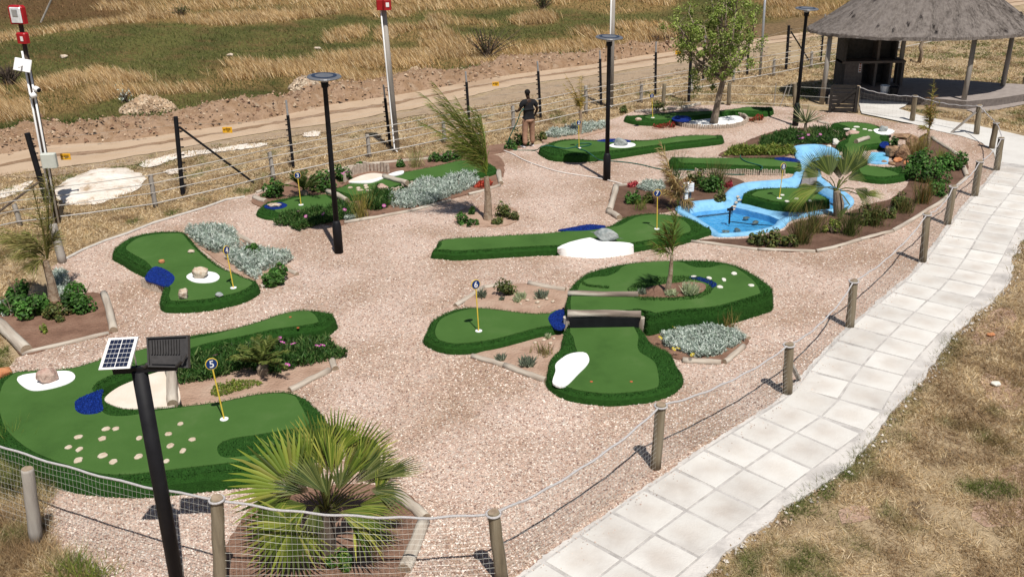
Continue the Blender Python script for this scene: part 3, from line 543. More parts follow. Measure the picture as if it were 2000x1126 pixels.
patch(g4, [(364, 541), (372, 533), (395, 529), (420, 532), (429, 541), (420, 549), (400, 552), (378, 550)], H4+.012, 'white_patch', 'white_patch'); cup(g4, 456, 562, H4+.006)
# hole 5 (front left)
g5 = green('large C shaped green of flag 5 with sand bunker in the bottom left corner', 250, 800); H5 = .28
segment(g5, [(-12, 745, _T), (12, 728, _T), (42, 719, _T), (135, 713, _T), (197, 696, _T), (285, 674, _T), (370, 651, _T), (440, 640, _T), (500, 624, _T), (537, 611, _T), (570, 603, _T), (595, 601, _T), (625, 604, _T), (650, 616, _T), (660, 631), (652, 647), (635, 660), (600, 668), (540, 676), (480, 690), (420, 702), (345, 726), (300, 742), (262, 756), (220, 772), (204, 785), (222, 797), (262, 803), (300, 797, _T), (345, 788, _T), (425, 778, _T), (500, 763, _T), (550, 759, _T), (577, 762, _T), (602, 773, _T), (622, 790, _T), (637, 812, _T), (646, 840), (642, 872), (610, 910), (570, 930), (500, 951), (425, 960), (313, 972), (250, 974), (175, 969), (120, 958), (70, 940), (20, 915), (-30, 880), (-60, 830), (-45, 780)],
        [(14, 740), (45, 724), (135, 717), (200, 700), (285, 679), (370, 662), (430, 650), (500, 629), (560, 611), (593, 606), (612, 612), (621, 625), (624, 638), (606, 648), (560, 654), (480, 672), (420, 684), (345, 706), (290, 724), (240, 742), (203, 757), (196, 780), (203, 806), (240, 812), (300, 803), (345, 794), (425, 784), (500, 769), (550, 764), (572, 768), (584, 785), (596, 808), (602, 830), (560, 838), (500, 848), (450, 856), (427, 868), (426, 884), (440, 893), (490, 889), (530, 888), (500, 897), (425, 905), (350, 914), (300, 920), (250, 925), (200, 924), (150, 912), (100, 896), (60, 878), (30, 856), (8, 830), (-2, 790), (2, 760)], H5, holes=[Gn(spline([(204, 778), (230, 756), (270, 739), (300, 728), (335, 722), (347, 750), (349, 786), (300, 795), (250, 797), (220, 790)], 4), H5)[:, :2]])
blue(g5, [(146, 792), (150, 780), (175, 768), (201, 760), (198, 775), (201, 800), (190, 806), (165, 808), (150, 802)], H5+.008, 1600)
patch(g5, [(204, 778), (230, 756), (270, 739), (300, 728), (335, 722), (347, 750), (349, 786), (300, 795), (250, 797), (220, 790)], H5+.004, 'bunker_sand', 'sand_bunker')
patch(g5, [(33, 740), (45, 731), (95, 725), (135, 724), (147, 735), (135, 747), (100, 758), (65, 762), (45, 754)], H5+.012, 'white_patch', 'white_patch'); cup(g5, 438, 818, H5+.006); dots(g5, [(567, 619), (582, 640)], H5+.004)
stones(g5, [(153, 853), (200, 856), (272, 855), (329, 847), (375, 858), (134, 873), (155, 877), (201, 889), (333, 870), (357, 880), (153, 898), (221, 901), (271, 891), (325, 900), (207, 837), (226, 837), (353, 827)], H5+.006)
log('log', (333, 724), (337, 789), .085, 'pale half round log at the end of the sand bunker', 'log', z=H5+.02)
# hole 6 (middle loop)
g6 = green('loop shaped green of flag 6 with a log bridge and a lower front pad', 1200, 640); H6 = .40; H6L = .17; H6F = .17
segment(g6, [(825, 667), (831, 645, _T), (838, 624, _T), (867, 607, _T), (895, 598, _T), (932, 596, _T), (979, 600, _T), (1035, 607, _T), (1072, 606, _T), (1096, 601, _T), (1104, 620, _T), (1104, 644), (1100, 654), (1053, 663), (1006, 676), (960, 687), (904, 694), (867, 692), (839, 682)],
        [(850, 649), (857, 628), (876, 615), (913, 604), (951, 602), (997, 607), (1044, 610), (1072, 608), (1100, 605), (1102, 637), (1062, 639), (1016, 654), (969, 668), (913, 675), (876, 671), (857, 663)], H6L)
BEDC = Gn(spline([(1243, 577), (1262, 562), (1300, 554), (1345, 550), (1376, 554), (1374, 568), (1345, 577), (1290, 580)], 4), H6)[:, :2]
segment(g6, [(1103, 585, _T), (1110, 562, _T), (1128, 542, _T), (1150, 529, _T), (1200, 516, _T), (1250, 509, _T), (1313, 506, _T), (1375, 506, _T), (1425, 512, _T), (1463, 527, _T), (1490, 546, _T), (1507, 570, _T), (1511, 592), (1500, 606), (1475, 619), (1438, 631), (1400, 641), (1350, 646), (1270, 649), (1258, 620, _T), (1250, 612, _T), (1180, 611, _T), (1114, 611, _T), (1104, 608, _T)],
        [(1109, 606), (1109, 580), (1126, 572), (1136, 550), (1160, 541), (1185, 539), (1205, 531), (1225, 517), (1290, 510), (1330, 512), (1355, 521), (1385, 522), (1410, 517), (1435, 522), (1460, 538), (1478, 556), (1485, 575), (1478, 592), (1450, 603), (1400, 609), (1350, 611), (1300, 611), (1250, 608), (1180, 607)], H6, tilt=.06)
segment(g6, [(1102, 641, _T), (1095, 669), (1091, 692), (1072, 712), (1068, 730), (1065, 749), (1070, 762), (1093, 778), (1125, 788), (1185, 795), (1238, 792), (1275, 787), (1310, 775), (1330, 760), (1336, 744), (1324, 727), (1318, 712), (1308, 699), (1277, 685), (1266, 669), (1258, 652), (1250, 640, _T), (1235, 631, _T), (1115, 631, _T)],
        [(1113, 632), (1120, 659), (1123, 674), (1126, 690), (1100, 702), (1088, 720), (1088, 744), (1108, 757), (1118, 764), (1140, 771), (1175, 773), (1225, 772), (1263, 764), (1283, 756), (1287, 744), (1282, 714), (1273, 702), (1250, 687), (1245, 674), (1247, 657), (1240, 642), (1236, 632)], H6F)
patch(g6, [(1243, 577), (1262, 562), (1300, 554), (1345, 550), (1376, 554), (1374, 568), (1345, 577), (1290, 580)], H6+.01, 'soil', 'soil_patch')
fuzz(g6, [(1245, 578), (1290, 581), (1345, 578), (1376, 569), (1380, 552), (1345, 547), (1350, 540), (1392, 549), (1388, 572), (1348, 585), (1250, 586)], H6, PILE, 2600, 'fringe', .06); fuzz(g6, [(1136, 548), (1150, 556), (1190, 560), (1190, 564), (1140, 558)], H6, PILE, 700, 'fringe', .05); fuzz(g6, [(1225, 565), (1250, 550), (1300, 541), (1345, 540), (1345, 550), (1262, 562), (1243, 577)], H6, PILE, 1500, 'fringe', .05)
blue(g6, [(1346, 542), (1363, 540), (1390, 548), (1400, 555), (1392, 561), (1378, 551)], H6+.01); blue(g6, [(1071, 622), (1080, 610), (1101, 605), (1103, 638), (1083, 640)], H6L+.01)
stones(g6, [(1355, 540), (1385, 543), (1414, 546), (1434, 534), (1467, 557), (1406, 560)], H6+.008, 'stone_white')
patch(g6, [(1080, 739), (1085, 724), (1086, 709), (1108, 692), (1130, 687), (1145, 689), (1151, 702), (1145, 714), (1130, 729), (1108, 751), (1093, 754), (1080, 748)], H6F+.014, 'white_patch', 'white_patch')
cup(g6, 935, 646, H6L+.006); dots(g6, [(1155, 745), (1233, 745)], H6F+.004)
log('bridge_log', (1108, 612), (1252, 614), .07, None, 'log_dark', z=H6-.01, parent=g6); log('bridge_log', (1109, 573), (1246, 575), .06, None, 'log_dark', z=H6+.03, parent=g6)
for px in ((1108, 651), (1251, 652)):
    c = G(*px, .0); b = MB(); b.tube([c+Vector((0, .06, 0)), c+Vector((0, .06, .30))], .075, 10); b.build('bridge_post', 'log_dark', g6)
b = MB(); c0 = G(1112, 640, .15); c1 = G(1248, 641, .15); mid = (c0+c1)/2; b.box((mid.x, mid.y-.005, .24), ((c1-c0).length, .02, .22)); b.build('tunnel_shade_panel', 'black_metal', g6)  # flat black panel stands in for the shade inside the tunnel opening
# hole 7 (centre)
g7 = green('long green of flag 7 with white slope and grey rock in the middle', 1150, 460); H7 = .2
segment(g7, [(841, 502), (850, 483, _T), (862, 465, _T), (975, 457, _T), (1075, 451, _T), (1120, 444, _T), (1150, 438, _T), (1183, 440, _T), (1213, 424, _T), (1238, 417, _T), (1275, 414, _T), (1313, 417, _T), (1340, 421, _T), (1366, 431, _T), (1386, 447, _T), (1391, 456), (1363, 469), (1325, 481), (1275, 488), (1238, 494), (1160, 500), (1085, 500), (1000, 504), (900, 510), (865, 508)],
        [(858, 490), (862, 478), (873, 467), (1000, 458), (1063, 454), (1125, 450), (1175, 447), (1210, 440), (1230, 430), (1250, 422), (1288, 419), (1325, 426), (1345, 439), (1348, 452), (1333, 461), (1300, 467), (1250, 473), (1200, 477), (1150, 480), (1100, 484), (1075, 490), (1060, 485), (1037, 481), (1000, 486), (960, 491), (900, 495)], H7)
blue(g7, [(1090, 449), (1120, 443), (1150, 438), (1183, 441), (1165, 447), (1130, 450)], H7+.012)
_c = [(1089, 483, 485, 1088, 498), (1098, 478, 481, 1097, 501), (1112, 472.5, 479, 1111, 503.5), (1135, 466.5, 479, 1134, 505.5), (1152, 463.5, 479, 1153, 506.5), (1168, 468, 479, 1169, 506.5), (1190, 471.5, 479, 1191, 505), (1212, 472, 478, 1213, 502), (1230, 474, 477.5, 1231, 499), (1237, 477, 479, 1238, 497)]
b = MB(); _v = []
for x_, y1, y2, x3, y3 in _c:
    for q in range(3): _v.append(G(x_, y1+(y2-y1)*q/2, H7+.028))
    A_, B_ = G(x_, y2, H7+.028), G(x3, y3, -.01)
    for q in (.35, .7, 1): _v.append(A_.lerp(B_, q)+Vector((0, 0, .035*math.sin(math.pi*q))))
_n = len(_c); b.add(_v, [(a*6+q, a*6+q+1, (a+1)*6+q+1, (a+1)*6+q) for a in range(_n-1) for q in range(5)]); b.build('white_slope', 'white_patch', g7, True)
cup(g7, 1283, 447, H7+.006)
# hole 2
g2 = green('long green of flag 2 near the person watering, garden hose lying across it', 1230, 290); H2 = .21
segment(g2, [(1051, 297), (1054, 288, _T), (1070, 278, _T), (1092, 272, _T), (1124, 270, _T), (1164, 272, _T), (1190, 270, _T), (1230, 272, _T), (1275, 271, _T), (1325, 264, _T), (1375, 262, _T), (1400, 265, _T), (1412, 273), (1409, 283), (1325, 293), (1275, 300), (1225, 308), (1185, 314), (1137, 318), (1113, 318), (1075, 315), (1055, 304)],
        [(1082, 284), (1092, 278), (1124, 274), (1164, 276), (1230, 277), (1280, 274), (1330, 267), (1380, 264), (1400, 268), (1392, 272), (1350, 277), (1300, 281.5), (1250, 287), (1200, 293), (1150, 297), (1120, 296), (1095, 291)], H2)
blue(g2, [(1166, 275), (1190, 271), (1225, 273), (1230, 277), (1195, 277)], H2+.012, 400); patch(g2, [(1190, 285), (1195, 281), (1210, 278), (1235, 279), (1241, 284), (1225, 288), (1202, 288)], H2+.012, 'white_patch', 'white_patch'); cup(g2, 1131, 289, H2+.006)
# hole 1
g1 = green('shaded green of flag 1 curving behind the leafy tree at the back', 1350, 228); H1 = .2
segment(g1, [(1217, 236), (1238, 225, _T), (1263, 222, _T), (1325, 217, _T), (1390, 215, _T), (1425, 212, _T), (1463, 207, _T), (1498, 209, _T), (1512, 219), (1506, 227), (1483, 230), (1440, 229), (1400, 234), (1325, 243), (1300, 247), (1263, 247), (1235, 244)],
        [(1262, 227), (1325, 221), (1388, 218), (1425, 215), (1463, 210), (1487, 214), (1463, 219), (1412, 225), (1375, 231), (1325, 237), (1298, 236), (1275, 233)], H1, dens=900)
blue(g1, [(1312, 231), (1322, 226), (1342, 227), (1350, 233), (1335, 237), (1318, 235)], H1+.01, 400); cup(g1, 1275, 230, H1+.006)
# hole 3
g3 = green('three tiered green of flag 3 split by round log dividers and a sand bunker', 720, 375); H3 = .12
segment(g3, [(499, 420), (504, 406, _T), (513, 397, _T), (530, 390, _T), (555, 385, _T), (588, 380, _T), (638, 377, _T), (652, 384, _T), (672, 396, _T), (688, 405), (684, 418), (641, 428), (581, 433), (535, 432), (510, 428)],
        [(537, 410), (545, 398), (561, 391), (588, 385), (634, 380), (648, 388), (663, 398), (653, 405), (605, 411), (550, 415)], H3)
segment(g3, [(646, 372, _T), (665, 363, _T), (683, 356, _T), (748, 345, _T), (765, 347, _T), (794, 357, _T), (795, 368), (765, 380), (730, 388), (690, 396), (676, 392)], [(650, 373), (683, 359), (748, 347), (765, 350), (785, 359), (786, 364), (760, 372), (720, 380), (685, 387), (672, 383)], H3+.03)
segment(g3, [(752, 344, _T), (765, 340, _T), (788, 334, _T), (850, 322, _T), (900, 311, _T), (945, 313, _T), (968, 325, _T), (972, 338), (958, 347), (925, 352), (850, 361), (800, 364), (795, 357, _T)],
        [(770, 344), (813, 332), (888, 315), (938, 317), (951, 327), (945, 336), (888, 345), (825, 354), (797, 355)], H3+.05)
log('divider_log', (640, 373), (678, 391), .07, None, z=H3+.06, parent=g3); log('divider_log', (750, 344), (796, 357), .075, None, z=H3+.08, parent=g3)
blue(g3, [(516, 404), (525, 398), (548, 395), (561, 400), (552, 406), (535, 408)], H3+.012, 500); stones(g3, [(684, 366), (700, 367), (714, 362), (716, 366), (703, 371), (720, 372)], H3+.046, 'stone_cream', (.07, .05))
patch(g3, [(681, 355), (698, 345), (725, 338), (748, 340), (749, 346), (720, 354)], H3+.055, 'bunker_sand', 'sand_bunker'); patch(g3, [(756, 342), (770, 336), (787, 333), (787, 338), (770, 342)], H3+.095, 'white_patch', 'white_patch'); patch(g3, [(681, 355), (720, 352), (748, 344), (749, 347), (722, 356)], H3+.06, 'white_patch', 'white_patch')
sticks(g3, [(674, 357), (688, 345), (705, 340), (725, 336), (745, 337), (764, 340)], 0, H3+.17, .05, jit=.05); sticks(g3, [(797, 367), (815, 365), (832, 364)], 0, H3+.04, .05, jit=.02); sticks(g3, [(762, 380), (775, 375), (790, 369)], 0, H3+.02, .05, jit=.03); cup(g3, 588, 400, H3+.006)
# hole 8: strip and island
g8 = green('straight green strip with stick edging and blue end beside the pond', 1440, 325); H8 = .17
segment(g8, [(1304, 319), (1309, 308, _T), (1327, 305, _T), (1371, 306, _T), (1460, 306, _T), (1513, 306, _T), (1548, 307, _T), (1565, 316, _T), (1567, 334), (1560, 341), (1533, 340), (1450, 337), (1360, 333), (1313, 332), (1304, 326)],
        [(1325, 312), (1340, 309), (1460, 309), (1513, 312), (1558, 318), (1563, 327), (1538, 330), (1450, 329), (1360, 327), (1337, 323)], H8)
sticks(g8, [(1358, 340.5), (1400, 341.5), (1450, 342.5), (1532, 344)], 0, H8-.005, .022, step=.055); blue(g8, [(1512, 310), (1524, 307), (1550, 309), (1563, 316), (1531, 314)], H8+.01, 600)
g8b = green('island green of flag 8 standing inside the blue pond', 1535, 390); H8b = .12
segment(g8b, [(1449, 381, _T), (1460, 372, _T), (1478, 367, _T), (1515, 365, _T), (1549, 365, _T), (1585, 371, _T), (1610, 381, _T), (1622, 391, _T), (1618, 399), (1602, 404), (1566, 407), (1513, 404), (1478, 396), (1454, 389)],
        [(1468, 384), (1474, 376), (1495, 371), (1549, 368), (1590, 377), (1613, 388), (1606, 396), (1566, 402), (1531, 399), (1490, 391)], H8b, zb=-.1, tilt=.05)
stones(g8b, [(1528, 381), (1537, 393), (1556, 388), (1582, 392)], H8b+.008, 'stone_white'); cup(g8b, 1522, 387, H8b+.006)
# hole 9
g9 = green('hourglass shaped green by the rock grotto, wide end toward the gate', 1690, 290); H9 = .18
segment(g9, [(1621, 243, _T), (1632, 238, _T), (1656, 236, _T), (1696, 239, _T), (1720, 246, _T), (1738, 257, _T), (1736, 270), (1738, 285), (1728, 293), (1706, 294), (1692, 297), (1684, 308), (1688, 318, _T), (1717, 323, _T), (1752, 325, _T), (1764, 333), (1764, 340), (1779, 347), (1768, 355), (1726, 361), (1688, 357), (1670, 351), (1664, 335), (1655, 320), (1642, 302), (1630, 292), (1640, 284), (1650, 279), (1652, 269), (1648, 260), (1624, 251)],
        [(1633, 244), (1656, 239), (1696, 242), (1714, 249), (1720, 260), (1718, 270), (1724, 280), (1724, 287), (1694, 291), (1681, 299), (1674, 312), (1686, 320), (1720, 328), (1744, 335), (1758, 342), (1752, 347), (1720, 349.5), (1684, 346), (1674, 338), (1668, 322), (1650, 299), (1654, 290), (1650, 283), (1657, 277), (1655, 256), (1642, 250)], H9, dens=1000)
blue(g9, [(1718, 283), (1723, 277), (1734, 277), (1735, 286), (1724, 287)], H9+.01, 300); patch(g9, [(1706, 254), (1715, 251), (1740, 252), (1746, 257), (1735, 262), (1715, 261)], H9+.012, 'white_patch', 'white_patch'); stones(g9, [(1654, 252), (1673, 248), (1668, 253), (1689, 252.5), (1699, 255)], H9+.006, 'stone_white', (.08, .05))

# ------------------------------------------------------------ the pond
pond = thing('pond', 'blue painted concrete pond with a channel winding round the island green', 'pond', G(1470, 430))
rings = [(0, -.02), (.0, .05), (.06, .085), (.24, .03), (.31, -.12), (.36, -.2)]; n = len(PONDW); b = MB(); vs = []
for d, z in rings:
    Q = offset(PONDW, d); vs += [(q[0], q[1], z) for q in Q]
b.add(vs, [(k*n+i, k*n+(i+1) % n, (k+1)*n+(i+1) % n, (k+1)*n+i) for k in range(len(rings)-1) for i in range(n)]); b.build('rim', 'blue_concrete', pond, smooth=True)
fl = Gn(POND, 0); fl = ccw(spline(fl, .3)); fl[:, 2] = -.26; b = MB(); b.poly(fl); b.build('basin_floor', 'pond_floor', pond)
wp = [(1330, 412), (1410, 395), (1436, 372), (1480, 362), (1545, 352), (1566, 340), (1600, 345), (1622, 366), (1665, 395), (1640, 412), (1545, 430), (1525, 444), (1440, 461), (1395, 461), (1350, 432)]
b = MB(); b.poly([(p[0], p[1], -.12) for p in spline(Gn(wp, 0)[:, :2], .3)]); b.build('water', 'water', pond)
patch(pond, [(1562, 308), (1590, 304), (1630, 309), (1636, 318), (1605, 326), (1572, 328)], -.05, 'blue_concrete', 'upper_basin', t=.1)
patch(pond, [(1420, 399), (1452, 390), (1500, 402), (1540, 410), (1548, 424), (1528, 430), (1500, 420), (1460, 410)], -.1, 'blue_concrete', 'inner_ledge', t=.2)
for a, c in (((1579, 331), (1572, 361)), ((1591, 331), (1587, 362))):
    A = G(*a, .1); C = G(*c, .1); d = C-A; b = MB(); b.box((A+C)/2, (.19, d.length, .04), Matrix.Rotation(math.atan2(-d.x, d.y), 3, 'Z')); b.build('plank', 'plank', pond)
fp = thing('fountain', 'thin dark fountain pipe standing in the pond water', 'fountain', G(1424, 437, -.2)); A = G(1424, 437, -.2); b = MB(); b.tube([A, A+Vector((0, 0, .4)), A+Vector((.06, 0, .43))], .022, 7); b.box(A+Vector((0, 0, .36)), (.14, .05, .06)); b.build('pipe', 'black_metal', fp); b = MB(); b.tube([A+Vector((0, 0, .06)), A+Vector((.5, -.1, .02)), A+Vector((1.0, -.25, .02))], .012, 6); b.build('cable', 'black_metal', fp)
sp = thing('small_basin', 'small blue basin below the rock grotto', 'pond', G(1712, 310)); patch(sp, [(1702, 297), (1728, 297), (1736, 306), (1735, 319), (1712, 320), (1692, 317)], .035, 'blue_concrete', 'basin_floor', spl=False); patch(sp, [(1704, 300), (1724, 300), (1729, 311), (1700, 313)], .042, 'pond_floor', 'water_pool', t=.004)

# ------------------------------------------------------------ rocks
def hull_rock(c, sz, seed=0, n=26, rz=0.0, sub=1):
    r = random.Random(seed); bm = bmesh.new()
    for i in range(n):
        v = Vector((r.gauss(0, 1), r.gauss(0, 1), r.gauss(0, 1))).normalized()*r.uniform(.82, 1.05); bm.verts.new((v.x*sz[0], v.y*sz[1], v.z*sz[2]))
    bmesh.ops.convex_hull(bm, input=bm.verts)
    for v in [v for v in bm.verts if not v.link_faces]: bm.verts.remove(v)
    bmesh.ops.bevel(bm, geom=list(bm.edges), offset=min(sz)*.07, segments=1, affect='EDGES')
    bmesh.ops.triangulate(bm, faces=bm.faces)
    bmesh.ops.subdivide_edges(bm, edges=bm.edges, cuts=sub)
    R3 = Matrix.Rotation(rz, 3, 'Z')
    for v in bm.verts:
        q = np.array([[v.co.x*3/sz[0]+seed, v.co.y*3/sz[1]+v.co.z*2/sz[2]]]); v.co = R3 @ (v.co*(1+.10*(fbm(q, 1, seed % 9)[0]-.5)))+Vector(c)
    vs = [tuple(v.co) for v in bm.verts]; bm.verts.index_update(); fs = [tuple(v.index for v in f.verts) for f in bm.faces]; bm.free(); return vs, fs
_rk = [0]
def rock(px, sz, m, label, z=0.0, rz=0.0, group=None, cat='rock', name='rock', sink=.75):
    _rk[0] += 1; c = G(*px, z); b = MB(); vs, fs = hull_rock((0, 0, 0), sz, _rk[0]*13+5, 26, rz); b.add(vs, fs); o = b.build(name, m); o.location = (c.x, c.y, z+sz[2]*sink); return tag(o, label, cat, group)
rock((393, 542), (.20, .13, .15), 'rock_tan', 'large tan boulder on the white ring of the flag 4 green', H4, .1)
rock((360, 583), (.12, .09, .13), 'rock_tan', 'jagged pale rock at the front left rim of the flag 4 green', H4, .5); rock((428, 578), (.09, .07, .05), 'rock_grey', 'small grey stone near the foot of flag 4', H4, 0)
rock((316, 513), (.075, .06, .05), 'rock_orange', 'small rust orange stone above the blue patch', H4); rock((374, 493), (.09, .06, .04), 'rock_tan', 'flat tan stone at the back of the flag 4 green', H4, .2)
rock((94, 745), (.20, .13, .15), 'rock_pink', 'big pinkish boulder on a white patch at the left edge', H5, .6); rock((8, 735), (.16, .14, .1), 'rock_orange', 'rust orange rock at the left edge of the picture', 0, .3)
rock((1184, 470), (.30, .18, .17), 'rock_grey', 'large blue grey rock on the flag 7 green above the white slope', H7, -.2); rock((1213, 284), (.24, .16, .15), 'rock_grey', 'grey dome shaped rock on the flag 2 green', H2, 0)
rock((537, 403), (.2, .11, .05), 'rock_tan', 'flat tan slab on the blue patch by flag 3', H3+.01, -.1); rock((748, 371), (.17, .13, .11), 'rock_pink', 'pinkish round rock at the front of the tiered green', H3+.03, 0)
rock((1247, 236), (.13, .09, .07), 'rock_tan', 'tan stone on the shaded green left of flag 1', H1); rock((1664, 268), (.25, .17, .13), 'rock_pink', 'flat topped pinkish rock beside the hourglass green', .05)
rock((1725, 257), (.16, .12, .12), 'rock_grey', 'grey green rock on the white patch near the gate', H9); rock((1741, 260), (.12, .09, .07), 'stone_white', 'pale stone right of the grey green rock', .02); rock((1631, 283), (.13, .1, .12), 'stone_white', 'pale upright stone at the top of the upper pond', .03); rock((1619, 288), (.08, .06, .05), 'stone_white', 'small pale stone left of the upright pond stone', .05)
rock((1616, 309), (.16, .1, .06), 'rock_pink', 'pinkish slab lying in the upper pond basin', -.04)
gr = thing('rock_grotto', 'brown rock grotto with a dark hollow beside the hourglass green', 'rock pile', G(1755, 300))
for i, (px, sz, m) in enumerate([((1744, 308), (.28, .2, .22), 'rock_brown'), ((1762, 312), (.34, .22, .28), 'rock_brown'), ((1777, 306), (.2, .22, .42), 'rock_brown'), ((1738, 300), (.2, .2, .14), 'rock_brown'), ((1765, 296), (.38, .3, .1), 'rock_brown'), ((1752, 318), (.16, .12, .1), 'rock_orange'), ((1770, 322), (.14, .1, .07), 'rock_orange'), ((1742, 322), (.17, .1, .05), 'rock_brown'), ((1781, 318), (.12, .1, .08), 'stone_cream'), ((1727, 318), (.1, .08, .05), 'rock_brown')]):
    c = G(*px, 0); b = MB(); vs, fs = hull_rock((c.x, c.y, sz[2]*.8+(.38 if i == 4 else 0)), sz, 300+i, 24, i*.7); b.add(vs, fs); b.build('boulder', m, gr)
for i, (x, y, s_) in enumerate([(1030, 588, .05), (1050, 592, .06), (1068, 585, .05), (1053, 600, .035), (1080, 590, .05), (1017, 594, .035), (1047, 583, .04)]): rock((x, y), (s_, s_*.8, s_*.6), 'stone_cream', ['wide pale stone at the left of the stone row by flag 6', 'largest pale stone in the row by flag 6', 'pale stone at the back right of the row by flag 6', 'small pale stone in front of the row by flag 6', 'pale stone nearest the loop green, right end of the row', 'smallest pale stone left of the row by flag 6', 'pale stone behind the row, beside the pale succulent'][i], .03, i, 'pale loose stones in the bed')
for i, (x, y, s_) in enumerate([(1062, 665, .045), (1075, 672, .05), (1082, 662, .04), (1045, 670, .04)]): rock((x, y), (s_, s_*.8, s_*.6), 'stone_cream', ['pale stone at the back of the lower bed under flag 6', 'largest pale stone in the lower bed under flag 6', 'pale stone nearest the blue patch in the lower bed', 'leftmost pale stone in the lower bed under flag 6'][i], .03, i, 'pale stones in the lower bed')
for i, (x, y, s_, t_) in enumerate([(1443, 392, .1, .05), (1437, 398, .09, .06), (1433, 405, .12, .05), (1430, 410, .1, .04), (1441, 386, .08, .05)]): rock((x, y), (s_*.75, s_*.6, t_*.7), 'rock_tan', ['pebble at the middle of the little waterfall', 'flat pebble below the middle of the waterfall', 'widest pebble low in the waterfall', 'lowest pebble of the waterfall beside the fountain', 'topmost pebble of the waterfall by the island green'][i], -.06, i, 'waterfall pebbles')
for i, (x, y, s_) in enumerate([(1459, 429, .12), (1475, 437, .13), (1440, 452, .12), (1418, 455, .11)]): rock((x, y), (s_, s_*.7, .05), 'rock_brown', ['dark stone under the water nearest the island green', 'large dark stone under the water at the right of the pond', 'dark stone under the water near the front rim', 'dark stone under the water at the front left rim'][i], -.24, i, 'stones under the pond water')
for x, y, s_, l in [(1935, 655, .08, 'reddish stone in the dry grass right of the path'), (1945, 752, .09, 'white stone in the dry grass at the right edge'), (1815, 700, .04, 'tiny white stone in the dry grass by the path')]: rock((x, y), (s_, s_*.7, s_*.5), 'rock_orange' if 'red' in l else 'stone_white', l)
for x, y, s_, l in [(125, 114, .22, 'pale boulder in the green field behind the red mast'), (620, 97, .2, 'pale flat stone in the green field'), (450, 110, .18, 'small pale stone left of the first mast in the field')]: rock((x, y), (s_, s_*.7, s_*.5), 'rock_tan', l, -.02)

# ------------------------------------------------------------ edging logs
for a, c, r, l in [((203, 573), (222, 645), .075, 'round log along the right side of the left corner bed'), ((42, 690), (212, 650), .045, 'thin half log along the front of the left corner bed'), ((-4, 628), (52, 684), .11, 'thick log with a cut end at the left corner bed'),
    ((458, 456), (497, 478), .06, 'log behind the silver shrub of the flag 4 green'), ((508, 560), (560, 543), .045, 'log in front of the green bush by flag 4'), ((555, 524), (580, 536), .05, 'short log right of the green bush by flag 4'),
    ((649, 703), (655, 720), .06, 'short upright log end right of the pink flowers'), ((566, 762), (643, 722), .055, 'log along the front of the cycad bed'), ((890, 597), (945, 561), .05, 'log edging left of the flag 6 bed'), ((945, 561), (1000, 553), .05, 'log edging behind flag 6'), ((1032, 553), (1105, 566), .055, 'log edging behind the flag 6 bed on the right'),
    ((922, 695), (985, 713), .05, 'log edging below the flag 6 green, left piece'), ((985, 713), (1066, 742), .055, 'log edging below the flag 6 green, right piece'), ((1333, 703), (1408, 708), .055, 'log in front of the silver shrub right of the bridge'), ((1415, 707), (1452, 676), .05, 'slanted log right of the silver shrub'), ((1435, 637), (1462, 661), .045, 'log behind the silver shrub right of the bridge'),
    ((1203, 364), (1190, 411), .08, 'thick log at the left end of the pond bed'), ((1188, 412), (1210, 425), .075, 'short log at the front left corner of the pond bed'), ((1205, 363), (1345, 347), .05, 'long log behind the pond bed'),
    ((1350, 471), (1480, 487), .04, 'edging left of the reed bed, nearest the flag 7 green'), ((1480, 487), (1592, 491), .04, 'edging at the front of the reed bed'), ((1594, 491), (1680, 468), .045, 'edging of the reed bed below the fan palm'), ((1680, 468), (1743, 451), .045, 'edging of the reed bed, middle of the right side'), ((1743, 451), (1845, 389), .05, 'edging of the reed bed beside the rope fence'), ((1845, 389), (1890, 344), .05, 'edging at the far corner of the reed bed'), ((1880, 322), (1889, 345), .07, 'thick short log at the right end of the green bushes'), ((1820, 270), (1873, 304), .06, 'long log behind the green bushes on the right'),
    ((672, 435), (800, 412), .045, 'edging in front of the ice plant by the lamp'), ((800, 412), (880, 391), .045, 'edging in front of the silver shrub by flag 3'), ((915, 380), (976, 362), .045, 'edging in front of the red plant'), ((974, 335), (979, 358), .07, 'short thick log at the right end of the tiered green'), ((497, 385), (520, 393), .07, 'short log left of the round bush'),
    ((640, 336), (705, 322), .05, 'edging behind the cycad of the tiered green'), ((705, 322), (836, 310), .05, 'long edging behind the tiered green'), ((836, 310), (905, 298), .05, 'edging behind the windblown palm'), ((500, 376), (545, 362), .04, 'edging behind the round bush'),
    ((790, 1112), (828, 1018), .085, 'pale log right of the big fan palm, nearest the camera'), ((775, 962), (832, 1012), .075, 'grey log behind the big fan palm'), ((1240, 218), (1330, 211), .06, 'weathered log behind flag 1'), ((1330, 211), (1366, 203), .07, 'dark log at the back fence corner'), ((1597, 237), (1622, 243), .05, 'weathered plank beside the hourglass green'), ((1672, 277), (1696, 269), .07, 'grey log lying across the hourglass green'), ((1640, 305), (1648, 293), .05, 'log kerb on the left of the hourglass waist'), ((1683, 310), (1690, 298), .05, 'log kerb on the right of the hourglass waist')]:
    log('log', a, c, r, l, 'log', z=(H9+.05 if 'across' in l else None))
ed = thing('kerb', 'pale thin kerb between the dry lawn and the gravel on the left', 'kerb', G(300, 435)); EP = [(125, 507), (163, 487), (205, 470), (250, 455), (300, 435), (350, 420), (400, 405), (441, 390), (478, 384)]
for a, c in zip(EP, EP[1:]): A, B = G(*a, .03), G(*c, .03); b = MB(); b.tube([A, (A+B)/2+Vector((0, random.uniform(-.01, .01), 0)), B], .032, 8); b.build('kerb_piece', 'rail', ed)
